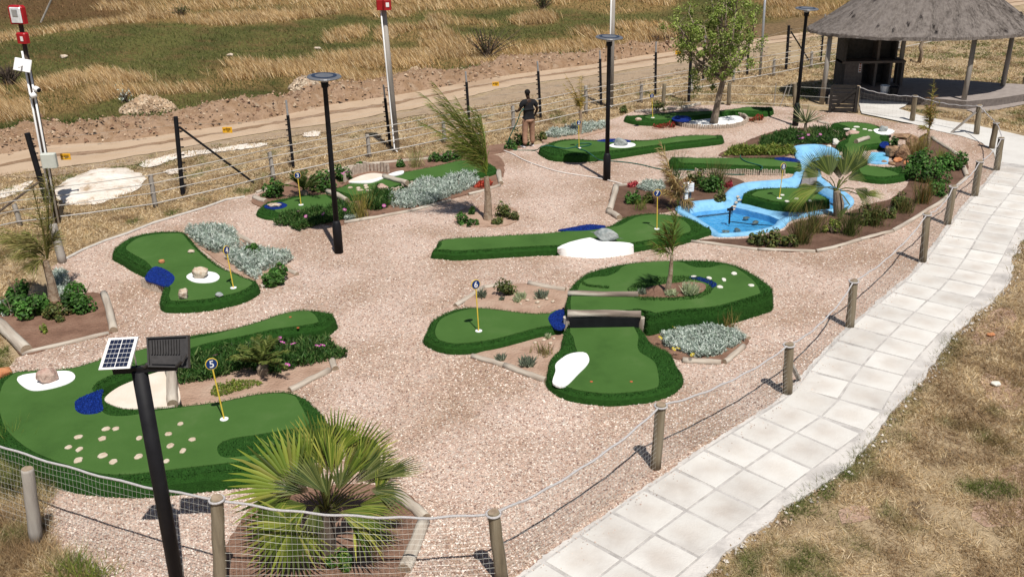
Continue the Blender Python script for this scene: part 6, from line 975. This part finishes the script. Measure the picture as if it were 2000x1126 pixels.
for (x, y), i, w, l in [((128, 306), 0, .26, 'nearest to the left mast'), ((444, 254), 1, .26, 'between the first two thin posts'), ((968, 164), 4, .22, 'left of the person'), ((1324, 103), 7, .2, 'beside the leafy tree')]:
    B0, B1 = ep[i][0], ep[i+1][0]; lo, hi = 0, 1
    for _ in range(40):
        u = (lo+hi)/2; p = V(x, y, B0.lerp(B1, u).y)
        if p.x > B0.lerp(B1, u).x: lo = u
        else: hi = u
    t = thing('warning_sign', f'small yellow electric fence warning sign {l}', 'sign', p, 'warning signs on the electric fence'); mb = MB(); mb.box(p, (w, .012, w*.62), bev=.004); pl = mb.build('plate', 'sign_yellow', t)
    mb = MB()
    for q in range(3): mb.box(p+Vector((w*.08, -.008, w*.14-q*w*.13)), (w*(.5 if q < 2 else .26), .003, w*.055))
    q = p+Vector((-w*.32, -.0085, w*.08)); mb.add([q+Vector((-w*.1, 0, -w*.1)), q+Vector((w*.1, 0, -w*.1)), q+Vector((0, 0, w*.1))], [(0, 1, 2)]); mb.build('print', 'black_metal', pl)

# ------------------------------------------------------------ masts
def mast1():
    B = G(113, 436, 0); T = V(40, 45, B.y); t = thing('camera_mast', 'leaning timber mast with red floodlight, red box, white panel and two cameras', 'mast', B); d = T-B; mb = MB(); mb.tube([B, B+d*.5, T], [.07, .06, .05], 10); mb.build('pole', 'dead_wood', t, True)
    for a, c in (((118, 436), (59, 140)), ((110, 436), (43, 100))): mb = MB(); A = B+Vector((G(*a).x-B.x, -.09, 0)); C = V(*c, B.y-.09); mb.tube([A, A.lerp(C, .5), C], .024, 8); mb.build('conduit', 'white_paint', t, True)
    c = V(35, 29, B.y-.12); fl = MB(); fl.box(c+Vector((-.03, .06, 0)), (.40, .2, .40), Matrix.Rotation(-.35, 3, 'Z'), bev=.05); h = fl.build('floodlight', 'red_paint', t); R3 = Matrix.Rotation(-.35, 3, 'Z'); mb = MB(); mb.box(c+R3 @ Vector((0, -.06, 0)), (.30, .04, .33), R3, bev=.015); mb.build('lens', 'glass_white', h)
    mb = MB(); mb.box(c+R3 @ Vector((0, -.085, .05)), (.15, .012, .14), R3); mb.build('reflector', 'galv', h)
    c = V(45, 74, B.y-.10); mb = MB(); mb.box(c, (.26, .16, .24), R3, bev=.03); h = mb.build('battery_box', 'red_paint', t); mb = MB(); mb.box(c+R3 @ Vector((.04, -.085, -.01)), (.07, .008, .10), R3); mb.build('label_sticker', 'white_paint', h)
    c = V(44, 127, B.y-.2); R2 = Matrix.Rotation(.2, 3, 'Y') @ Matrix.Rotation(-.35, 3, 'X'); mb = MB(); mb.box(c, (.38, .03, .28), R2, bev=.013); mb.build('panel_antenna', 'white_paint', t); mb = MB(); mb.tube([c+Vector((0, -.03, 0)), c+Vector((0, -.2, -.02))], .02, 6); mb.build('antenna_horn', 'white_paint', t)
    for px, dx in ((71, 1), (66, -1)):
        c = V(px, 174 if dx > 0 else 186, B.y-.15); ax = Vector((dx*.8, -.5, -.25)).normalized(); mb = MB(); mb.lathe(c-ax*.07, [(.03, 0), (.06, .02), (.065, .08), (.055, .15)], 12, ax); h = mb.build('camera_head', 'white_paint', t, True); mb = MB(); mb.lathe(c+ax*.075, [(.05, 0), (.05, .02), (.03, .022)], 12, ax); mb.build('camera_lens', 'black_metal', h)
    c = V(96, 313, B.y-.16); mb = MB(); mb.box(c, (.34, .15, .34), Matrix.Rotation(.1, 3, 'Z'), bev=.02); mb.build('junction_box', 'box_grey', t)
mast1()
def mast(b_, t_, r, m, l, red=None, cond=True):
    B = G(*b_, 0); T = V(*t_, B.y); t = thing('floodlight_mast', l, 'mast', B); d = T-B; mb = MB(); mb.tube([B, B+d*.5, T], [r, r*.9, r*.8], 10); mb.build('pole', m, t, True)
    if cond: mb = MB(); o = Vector((-r*.9, -r*.7, 0)); mb.tube([B+o+Vector((.10, -.06, .02)), B+o+Vector((0, 0, .1)), B+o+d*.5, B+o+d*.9], .022, 8); mb.build('conduit', 'white_paint', t, True)
    if red:
        for px, dx in ((743, -.02), (756, .1)): c = V(px, 9, B.y-.1-dx); mb = MB(); mb.box(c, (.22, .16, .30), Matrix.Rotation(dx*2, 3, 'Z'), bev=.03); h = mb.build('battery_box', 'red_paint', t)
        mb = MB(); mb.box(c+Vector((.02, -.085, 0)), (.09, .008, .12)); mb.build('label_sticker', 'white_paint', h)
        c = V(744, -28, B.y-.1); mb = MB(); mb.box(c, (.4, .2, .4), bev=.05); mb.build('floodlight', 'red_paint', t)
mast((776, 296), (745, -30), .085, 'grey_wood', 'tall grey timber mast with two red boxes at the top of the picture', True); mast((1193, 209), (1199, -60), .085, 'grey_wood', 'tall grey mast with white conduit behind the middle lamp post'); mast((1484, 149), (1497, -40), .055, 'galv', 'thin grey steel mast right of the leafy tree', cond=False)
t = thing('leaning_pole', 'thin grey pole leaning in the brown slope at the top left', 'pole', G(80, 44)); A = G(80, 44); mb = MB(); mb.tube([A, V(102, -4, A.y)], .06, 7); mb.build('pole', 'grey_wood', t)

# ------------------------------------------------------------ lamp posts with flat disc heads
def lamp(b_, t_, l):
    B = G(*b_, 0); T = V(*t_, B.y); t = thing('lamp_post', l, 'lamp post', B, 'black garden lamp posts'); H = T.z; ax = (T-B).normalized(); mb = MB(); mb.lathe(B, [(.10, -.05), (.10, .62), (.085, .70), (.062, .76)], 16, ax); mb.build('base', 'black_metal', t, True)
    mb = MB(); L = (T-B).length; mb.lathe(B, [(.06, .74), (.055, L*.6), (.05, L-.22), (.075, L-.20), (.078, L-.05)], 16, ax); mb.build('pole', 'black_metal', t, True)
    mb = MB(); R3 = Vector((0, 0, 1)); mb.lathe(T, [(.06, -.12), (.10, -.05), (.14, -.02)], 20, (ax*.5+R3*.5)); mb.build('neck', 'galv', t, True)
    mb = MB(); tl = Vector((.04, -.03, 1)); mb.lathe(T, [(.12, -.025), (.34, -.005), (.355, .01), (.34, .028), (.10, .05)], 32, tl); hd = mb.build('lamp_head', 'lamp_grey', t)
    mb = MB(); mb.lathe(T, [(.26, .039), (.26, .042)], 28, tl); mb.build('solar_disc', 'cell', hd)
lamp((662, 494), (633, 151), 'nearest black lamp post with a flat disc head, beside the tiered green'); lamp((1185, 352), (1190, 74), 'middle black lamp post with a flat disc head, in front of the flag 2 green'); lamp((1553, 246), (1576, 18), 'farthest black lamp post with a flat disc head, beside the yucca')
t = thing('lamp_post', 'plain black pole half hidden behind the leafy tree crown', 'lamp post', G(1345, 199)); A = G(1345, 199); mb = MB(); mb.tube([A, V(1352, 60, A.y)], .055, 10); mb.build('pole', 'black_metal', t)
def solar_lamp():
    B = G(347, 1140, 0); Y = B.y; T = V(272, 722, Y); t = thing('solar_lamp', 'black pole in the left foreground with a solar panel and a floodlight', 'lamp post', B); mb = MB(); mb.tube([B, T], .082, 20); p = mb.build('pole', 'black_metal', t); 
    for q in p.data.polygons: q.use_smooth = len(q.vertices) == 4
    m = mpp(300, 1126); a = V(223, 727, Y-.02); c = V(345, 712, Y-.02); mb = MB(); mb.box((a+c)/2, ((c-a).length, .06, .06), Matrix.Rotation(-.05, 3, 'Y')); mb.build('crossbar', 'black_metal', t)
    # panel
    P0, P1, P2, P3 = V(193, 722, Y-.22), V(254, 719, Y-.22), V(271, 657, Y-.04), V(213, 660, Y-.04); ux_, uy_ = (P1-P0), (P3-P0); w, h = ux_.length, uy_.length; ux_.normalize(); nz = ux_.cross(uy_).normalized(); uy_ = nz.cross(ux_); sh = (P3-P0).dot(ux_)/h; ctr = (P0+P1+P2+P3)/4
    if nz.y > 0: nz = -nz
    def pt(u, v, o=0.0): return P0.lerp(P1, u).lerp(P3.lerp(P2, u), v)+nz*o
    mb = MB(); f = [pt(0, 0, .012), pt(1, 0, .012), pt(1, 1, .012), pt(0, 1, .012), pt(0, 0, -.012), pt(1, 0, -.012), pt(1, 1, -.012), pt(0, 1, -.012)]; mb.add(f, [(0, 1, 2, 3), (7, 6, 5, 4), (0, 4, 5, 1), (1, 5, 6, 2), (2, 6, 7, 3), (3, 7, 4, 0)]); pan = mb.build('solar_panel', 'white_paint', t)
    for i in range(2):
        for j in range(6):
            u0, u1 = .10+i*.41, .10+i*.41+.39; v0 = .07+j*.146; v1 = v0+.130; mb = MB()
            for k in range(3): a0 = u0+(u1-u0)*k/3+.004; a1 = u0+(u1-u0)*(k+1)/3-.004; mb.add([pt(a0, v0, .0145), pt(a1, v0, .0145), pt(a1, v1, .0145), pt(a0, v1, .0145)], [(0, 1, 2, 3)])
            mb.build('cell', 'cell', pan)
    mb = MB(); mb.tube([V(262, 690, Y-.05), V(267, 716, Y+.02)], .008, 6); mb.build('stay', 'white_paint', t)
    # floodlight seen from behind
    F0, F1, F2, F3 = V(290, 716, Y-.05), V(369, 718, Y-.05), V(368, 654, Y+.10), V(287, 658, Y+.10)
    def ft(u, v, o=0.0): n_ = (F1-F0).cross(F3-F0).normalized(); n_ = n_ if n_.y < 0 else -n_; return F0.lerp(F1, u).lerp(F3.lerp(F2, u), v)+n_*o
    def slab(u0, u1, v0, v1, o0, o1, name, m_, par):
        mb = MB(); q = [(u0, v0), (u1, v0), (u1, v1), (u0, v1)]; mb.add([ft(u, v, o1) for u, v in q]+[ft(u, v, o0) for u, v in q], [(0, 1, 2, 3), (7, 6, 5, 4), (0, 4, 5, 1), (1, 5, 6, 2), (2, 6, 7, 3), (3, 7, 4, 0)]); return mb.build(name, m_, par)
    fb = slab(0, 1, 0, 1, -.06, 0, 'floodlight', 'lamp_black', t)
    for a in ((0, 1, 0, .05), (0, 1, .95, 1), (0, .04, .05, .95), (.96, 1, .05, .95)): slab(*a, 0, .025, 'rim', 'lamp_black', fb)
    slab(.10, .82, .10, .38, 0, .02, 'driver_box', 'lamp_black', fb)
    for k in range(11): slab(.10+k*.066, .13+k*.066, .42, .88, 0, .03, 'cooling_fin', 'lamp_black', fb)
    mb = MB(); mb.tube([V(345, 714, Y-.06), V(356, 704, Y-.1), V(363, 690, Y-.06)], .018, 8); mb.build('bracket', 'lamp_black', t); mb = MB(); mb.tube([V(288, 710, Y-.06), V(283, 716, Y-.05), V(276, 716, Y)], .018, 8); mb.build('bracket', 'lamp_black', t)
    mb = MB(); mb.tube([V(346, 714, Y-.1), V(346, 728, Y-.12)], .004, 5); mb.tube([V(264, 712, Y), V(258, 708, Y-.02), V(252, 710, Y-.03)], .004, 5); mb.build('cable', 'black_metal', t)
mat('lamp_black', [(.035, .033, .034), (.055, .052, .053)], 20, .55)
solar_lamp()
t = thing('junction_box', 'white box on a dark post behind flag 7', 'box', G(1347, 395)); A = G(1347, 397, 0); mb = MB(); mb.tube([A, V(1348, 366, A.y)], .035, 8); mb.build('post', 'lamp_grey', t); c = V(1344, 365, A.y-.05); mb = MB(); mb.box(c, (.27, .14, .22), Matrix.Rotation(.3, 3, 'Z'), bev=.015); h = mb.build('box', 'white_paint', t); mb = MB(); mb.box(c-Vector((.05, 0, .24)), (.1, .1, .26), Matrix.Rotation(.3, 3, 'Z'), bev=.01); mb.build('conduit_box', 'white_paint', t)

# ------------------------------------------------------------ thatched shelter, paving and braai wall
CX, CY, EH = 14.6, 34.95, 2.36
def shelter():
    t = thing('thatched_shelter', 'round thatched shelter on timber poles at the top right', 'shelter', (CX, CY, 0))
    for B in (Vector((11.05, 34.1, 0)), G(1882, 195, .26), G(1752, 164, .26), Vector((18.0, 35.4, 0))): B = Vector((B.x, B.y, .0)); mb = MB(); mb.tube([B, B+Vector((.03, 0, 1.2)), B+Vector((.05, .02, 2.46))], [.09, .085, .08], 12); mb.build('pole', 'grey_wood', t, True)
    RE, RB = 4.0, 2.45; n = 120; prof = [(1.0, .0), (1.0, .10), (.94, .22), (.86, .42), (.74, .74), (.62, 1.08), (.5, 1.43), (.38, 1.80), (.26, 2.18), (.14, 2.58), (.04, 2.9)]
    vs = []; fs = []
    for k, (r, z) in enumerate(prof):
        for j in range(n): w = 2*math.pi*j/n; q = RE*r*(1+random.gauss(0, .004)); vs.append((CX+math.cos(w)*q, CY+math.sin(w)*q*RB/RE, EH+z+random.gauss(0, .012)-.10*math.cos(w)*r*0))
    for k in range(len(prof)-1): fs += [(k*n+j, k*n+(j+1) % n, (k+1)*n+(j+1) % n, (k+1)*n+j) for j in range(n)]
    m0 = len(vs); 
    for r, z in ((.97, .02), (.5, 1.2), (.02, 2.6)):
        for j in range(n): w = 2*math.pi*j/n; vs.append((CX+math.cos(w)*RE*r, CY+math.sin(w)*RB*r, EH+z))
    fs += [(m0+k*n+j, m0+(k+1)*n+j, m0+(k+1)*n+(j+1) % n, m0+k*n+(j+1) % n) for k in range(2) for j in range(n)]+[(j, m0+j, m0+(j+1) % n, (j+1) % n) for j in range(n)]
    mb = MB(); mb.add(vs, fs); roof = mb.build('thatch_roof', 'thatch', t)
    k = 26000; w = rng.uniform(0, 6.283, k); r = rng.uniform(.03, 1, k)**.5; z = np.interp(r, [p[0] for p in prof[::-1]], [p[1] for p in prof[::-1]]); P = np.c_[CX+np.cos(w)*r*RE, CY+np.sin(w)*r*RB, EH+z+.004]
    D = np.c_[np.cos(w)*.78, np.sin(w)*.60, np.full(k, -.62)]+rng.normal(size=(k, 3))*.05; v, f, c = spikes(P, D, rng.uniform(.07, .16, k), .012, pal([(.20, .172, .155), (.23, .20, .18), (.17, .148, .135), (.27, .235, .21)], k, .08)); tag(np_mesh('thatch_reeds', v, f, c, 'blade', roof), kind='stuff')
    k = 5200; w = rng.uniform(0, 6.283, k); P = np.c_[CX+np.cos(w)*RE*.985, CY+np.sin(w)*RB*.985, EH+rng.uniform(0, .12, k)]; D = np.c_[np.cos(w)*.6, np.sin(w)*.6, np.full(k, -.7)]+rng.normal(size=(k, 3))*.1; v, f, c = spikes(P, D, rng.uniform(.03, .06, k), .014, pal([(.12, .10, .09), (.2, .17, .15), (.08, .065, .06)], k, .15)); tag(np_mesh('eave_fringe', v, f, c, 'blade', roof), kind='stuff')
    for _ in range(26):      # birds' holes: small dark tufts pulled out of the thatch
        w = random.uniform(3.4, 6.0); r = random.uniform(.3, .95); z = np.interp(r, [p[0] for p in prof[::-1]], [p[1] for p in prof[::-1]]); k = 16; P = np.tile([CX+math.cos(w)*r*RE, CY+math.sin(w)*r*RB, EH+z+.03], (k, 1))+rng.normal(size=(k, 3))*.03; v, f, c = spikes(P, np.tile([math.cos(w)*.78, math.sin(w)*.78, -.5], (k, 1))+rng.normal(size=(k, 3))*.1, rng.uniform(.08, .2, k), .02, pal([(.06, .05, .05), (.1, .085, .08)], k)); np_mesh('loose_tuft', v, f, c, 'blade', roof)
shelter()
SL = [(1618, 189), (1624, 170), (1640, 158), (1700, 153), (1790, 152), (1900, 158), (1965, 163), (2030, 166), (2100, 176), (2060, 186), (2000, 184), (1950, 192), (1888, 198), (1780, 188), (1676, 181)]
P = [G(x, y, .26) for x, y in SL]; mb = MB(); mb.poly(P); n = len(P); st = mb.build('patio', 'paving', None); st['kind'] = 'structure'
PW = ccw(np.array([tuple(p) for p in P])); mb = MB(); mb.add([tuple(p-np.array([0, 0, .004])) for p in PW]+[(p[0], p[1], -.05) for p in PW], [(i, n+i, n+(i+1) % n, (i+1) % n) for i in range(n)]); mb.build('patio_face', 'slab_face', st)
sheet('gravel_apron', [(1888, 214), (1900, 212), (1950, 204), (2000, 192), (2100, 182), (2110, 196), (2000, 203), (1950, 214), (1910, 222)], .006, 'paving', amp=.05)
def braai():
    A = G(1640, 170, .26); t = thing('barbecue_wall', 'dark brick barbecue wall with open bays under the thatched roof', 'barbecue', A); x0, x1, y0, y1 = A.x, G(1757, 172, .26).x, A.y, A.y+.7; z0 = .26
    def bx(c, s, name, m='brick_grey'): mb = MB(); mb.box(c, s); return mb.build(name, m, t)
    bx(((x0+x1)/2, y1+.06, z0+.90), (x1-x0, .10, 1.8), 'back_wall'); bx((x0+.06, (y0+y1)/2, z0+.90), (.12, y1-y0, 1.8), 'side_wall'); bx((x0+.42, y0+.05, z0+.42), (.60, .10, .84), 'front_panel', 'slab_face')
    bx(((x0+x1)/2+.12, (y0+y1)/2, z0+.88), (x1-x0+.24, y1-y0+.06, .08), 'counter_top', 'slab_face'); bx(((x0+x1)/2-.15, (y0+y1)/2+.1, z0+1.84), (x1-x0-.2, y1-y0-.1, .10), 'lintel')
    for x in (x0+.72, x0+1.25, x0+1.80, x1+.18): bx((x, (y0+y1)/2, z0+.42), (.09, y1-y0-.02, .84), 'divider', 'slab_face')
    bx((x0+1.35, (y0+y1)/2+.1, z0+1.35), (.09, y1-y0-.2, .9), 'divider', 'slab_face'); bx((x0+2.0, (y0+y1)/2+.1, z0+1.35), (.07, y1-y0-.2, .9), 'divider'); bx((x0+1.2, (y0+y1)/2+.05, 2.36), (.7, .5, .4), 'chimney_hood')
    s = thing('notice_sheet', 'small red and white notice on the front of the barbecue wall', 'sign', (x0+.66, y0-.006, z0+.70)); mb = MB(); mb.box((x0+.66, y0-.008, z0+.70), (.10, .008, .36)); pl = mb.build('sheet', 'white_paint', s); mb = MB()
    for k in range(4): mb.box((x0+.66, y0-.0145, z0+.82-k*.08), (.07, .003, .05))
    mb.build('print', 'red_dot', pl)
braai()
for i, (px, m, l) in enumerate([((1727, 181), 'glass_white', 'translucent plastic tub on the edge of the patio'), ((1745, 184), 'black_metal', 'black plastic tub on the edge of the patio')]):
    c = G(*px, .26); t = thing('tub', l, 'tub', c); mb = MB(); mb.lathe(c, [(.13, 0), (.16, .24), (.175, .25), (.17, .26), (.15, .26), (.12, .04)], 16); mb.build('bucket', m, t)
mb = MB(); c = G(1609, 190, 0); mb.box(c+Vector((0, 0, .15)), (.3, .3, .34), bev=.02); tag(mb.build('block', 'slab_face'), 'grey masonry block at the left corner of the patio', 'block')
gt = thing('gate', 'black slatted wooden gate standing open by the walkway', 'gate', G(1645, 218)); g0, g1 = G(1618, 217, .06), G(1671, 218, .06); L = (g1-g0).length; ux_ = (g1-g0).normalized(); ang = math.atan2(ux_.y, ux_.x); R3 = Matrix.Rotation(ang, 3, 'Z'); gh = .88
for k in range(7): mb = MB(); mb.box(g0+ux_*L/2+Vector((0, 0, .06+k*(gh-.10)/6)), (L-.1, .03, .105), R3); mb.build('slat', 'gate_black', gt)
for k in (0.03, .97): mb = MB(); mb.box(g0+ux_*L*k+Vector((0, -.03, gh/2-.02)), (.09, .05, gh), R3); mb.build('stile', 'gate_black', gt)
mb = MB(); a, c = g0+ux_*.08+Vector((0, -.04, .08)), g1-ux_*.08+Vector((0, -.04, gh-.14)); d = c-a; mb.box((a+c)/2, (.03, .07, d.length), d.to_track_quat('Z', 'Y').to_matrix()); mb.build('brace', 'gate_black', gt)
for i, px in enumerate([(1795, 122)]):
    t = thing('crooked_trunk', 'bare crooked tree trunk on the lawn behind the shelter', 'tree', G(*px)); A = G(*px); mb = MB(); mb.tube([A, A+Vector((.06, 0, .4)), A+Vector((-.05, 0, .65)), A+Vector((.15, 0, 1.2)), A+Vector((.3, 0, 1.7))], [.09, .08, .075, .065, .04], 8); mb.build('trunk', 'bark', t, True)
t = thing('fence_post', 'dark post on the lawn at the right edge of the picture', 'post', G(1998, 176)); post(t, (1998, 176), (2001, 150), .05)

# ------------------------------------------------------------ hoses
def hose(pts, r, m, name, l):
    W_ = [np.array(G(x, y, z)) for x, y, z in pts]; mb = MB(); mb.tube([tuple(p) for p in spline(np.array(W_), .08, False)], r, 7); o = mb.build(name, m, None, True); tag(o, l, 'hose'); return o
HB = G(1033, 289, 0); HND = V(1023, 212, HB.y-.15)
def green_hose():
    pts = [HND, HND+Vector((-.10, .0, -.12))]+[V(x, y, HB.y-d) for x, y, d in ((1010, 238, .15), (998, 262, .15), (992, 278, .15))]+[G(994, 289, .02), G(1003, 293, .02), G(1030, 293.5, .02), G(1048, 293, .06), G(1056, 287, .26), G(1068, 284, H2+.05)]+[G(x, y, H2+.02) for x, y in ((1085, 287), (1105, 290), (1125, 287), (1146, 285), (1155, 281), (1145, 279.5), (1130, 281), (1126, 286), (1132, 291), (1145, 295))]+[G(1158, 304, .26), G(1170, 312, .05), G(1185, 314, .03)]+[G(x, y, .03) for x, y in ((1215, 316), (1250, 321), (1290, 330), (1330, 331), (1365, 333.5), (1406, 339), (1440, 341), (1460, 340), (1478, 337))]+[G(1486, 331, .2)]+[G(x, y, H8+.02) for x, y in ((1489, 327), (1486, 323.5), (1469, 319), (1455, 314.5), (1447, 308))]+[G(1446, 303, .15)]
    mb = MB(); mb.tube([tuple(p) for p in spline(np.array([tuple(p) for p in pts]), .08, False)], .016, 7); tag(mb.build('garden_hose', 'hose_green', None, True), 'green garden hose trailing from the hands of the person across two greens', 'hose')
green_hose()
hose([(984, 294, .03), (1000, 300, .03), (1025, 313, .03), (1060, 326, .03), (1100, 337, .03), (1170, 348, .03), (1215, 359, .03)], .018, 'hose_white', 'white_hose', 'white hose lying on the gravel by the middle lamp post')

# ------------------------------------------------------------ the person watering
def skin_mesh(name, joints, edges, m, par, M4, sub=2, smooth=True):
    me = bpy.data.meshes.new(name); me.from_pydata([j[0] for j in joints], edges, []); o = bpy.data.objects.new(name, me); COL.objects.link(o); sk = o.modifiers.new('s', 'SKIN'); sk.use_smooth_shade = True
    if not me.skin_vertices: me.attributes
    for i, j in enumerate(joints): r = j[1]; me.skin_vertices[0].data[i].radius = (r, r) if not hasattr(r, '__len__') else r; me.skin_vertices[0].data[i].use_root = (i == 0)
    sb = o.modifiers.new('u', 'SUBSURF'); sb.levels = sub; sb.render_levels = sub; bpy.context.view_layer.update(); nm = bpy.data.meshes.new_from_object(o.evaluated_get(bpy.context.evaluated_depsgraph_get())); bpy.data.objects.remove(o); nm.transform(M4); nm.materials.clear(); nm.materials.append(M[m]); nm.polygons.foreach_set('use_smooth', [True]*len(nm.polygons)); nm.name = name
    return link(name, nm, par)
def person():
    t = thing('person', 'person in black t-shirt and tan trousers seen from behind, holding a green hose', 'person', HB); M4 = Matrix.Rotation(math.radians(22), 4, 'Z') @ Matrix.Scale(.99, 4)
    # local: x right, y forward (away from the camera), z up
    J = [((0, 0, .98), (.15, .10)), ((0, 0, 1.12), (.13, .09)), ((0, .0, 1.30), (.16, .10)), ((0, -.01, 1.43), (.12, .08)), ((0, .0, 1.51), .052), ((-.01, .03, 1.58), .062), ((-.02, .045, 1.655), (.070, .085)), ((-.02, .045, 1.72), (.055, .07)),
         ((-.18, 0, 1.42), .06), ((-.27, .03, 1.20), .043), ((-.29, .24, 1.10), .034), ((-.26, .33, 1.10), .03), ((-.25, .40, 1.10), (.034, .018)),
         ((.18, 0, 1.42), .06), ((.28, -.03, 1.18), .043), ((.24, .10, .96), .034), ((.21, .14, .92), .03), ((.19, .17, .87), (.034, .018)),
         ((-.10, 0, .90), .095), ((-.12, .02, .50), .062), ((-.13, -.02, .10), .042), ((-.14, .03, .05), .04), ((-.16, .14, .04), (.042, .03)), ((.10, .0, .90), .095), ((.13, .05, .50), .062), ((.15, .05, .10), .042), ((.16, .10, .05), .04), ((.20, .2, .04), (.042, .03))]
    E_ = [(0, 1), (1, 2), (2, 3), (3, 4), (4, 5), (5, 6), (6, 7), (3, 8), (8, 9), (9, 10), (10, 11), (11, 12), (3, 13), (13, 14), (14, 15), (15, 16), (16, 17), (0, 18), (18, 19), (19, 20), (20, 21), (21, 22), (0, 23), (23, 24), (24, 25), (25, 26), (26, 27)]
    for base, d in ((12, Vector((.0, .9, -.2))), (17, Vector((-.2, .3, -.9)))):      # fingers
        b0 = Vector(J[base][0])
        for k in range(5):
            o = b0+Vector(((k-2)*.014, 0, (k-2)*.006)); L = (.05, .07, .078, .072, .056)[k]; n = len(J); J.append((tuple(o+d*L*.5), .0085)); J.append((tuple(o+d*L*.85+Vector((.02, 0, -.03))), .007)); E_ += [(base, n), (n, n+1)]
    skin_mesh('body', J, E_, 'skin', t, M4)
    S = [((0, 0, 1.06), (.17, .12)), ((0, 0, .93), (.175, .125)), ((0, 0, 1.2), (.16, .115)), ((0, -.005, 1.33), (.19, .125)), ((0, -.01, 1.44), (.13, .09)), ((0, .0, 1.50), (.075, .065)), ((-.19, 0, 1.42), .082), ((-.255, .02, 1.26), .072), ((.19, 0, 1.42), .082), ((.26, -.02, 1.25), .072)]
    skin_mesh('shirt', S, [(0, 1), (0, 2), (2, 3), (3, 4), (4, 5), (4, 6), (6, 7), (4, 8), (8, 9)], 'shirt', t, M4)
    T_ = [((0, 0, .96), (.16, .115)), ((-.10, 0, .86), .115), ((-.12, .02, .50), .088), ((-.13, -.02, .12), .078), ((.10, 0, .86), .115), ((.13, .05, .50), .088), ((.15, .05, .12), .078)]
    skin_mesh('trousers', T_, [(0, 1), (1, 2), (2, 3), (0, 4), (4, 5), (5, 6)], 'trousers', t, M4)
    bm = bmesh.new(); bmesh.ops.create_uvsphere(bm, u_segments=18, v_segments=12, radius=1)
    for v in bm.verts: v.co = M4 @ Vector((-.02+v.co.x*.084, .03+v.co.y*.098, 1.705+v.co.z*(.085 if v.co.z > 0 else .06+.05*max(0, -v.co.y))))
    hm = bpy.data.meshes.new('hair'); bm.to_mesh(hm); bm.free(); hm.materials.append(M['hair']); hm.polygons.foreach_set('use_smooth', [True]*len(hm.polygons)); link('hair', hm, t)
    for s, y0 in ((-.14, .0), (.16, .07)): skin_mesh('shoe', [((s, y0-.04, .05), (.048, .045)), ((s*1.1, y0+.10, .045), (.05, .04)), ((s*1.25, y0+.20, .035), (.042, .03))], [(0, 1), (1, 2)], 'white_paint', t, M4)
    for sgn in (-1, 1): skin_mesh('ear', [((-.02+sgn*.078, .04, 1.655), (.012, .02)), ((-.02+sgn*.084, .035, 1.675), (.01, .02))], [(0, 1)], 'skin', t, M4, 1)
person()
#PART4
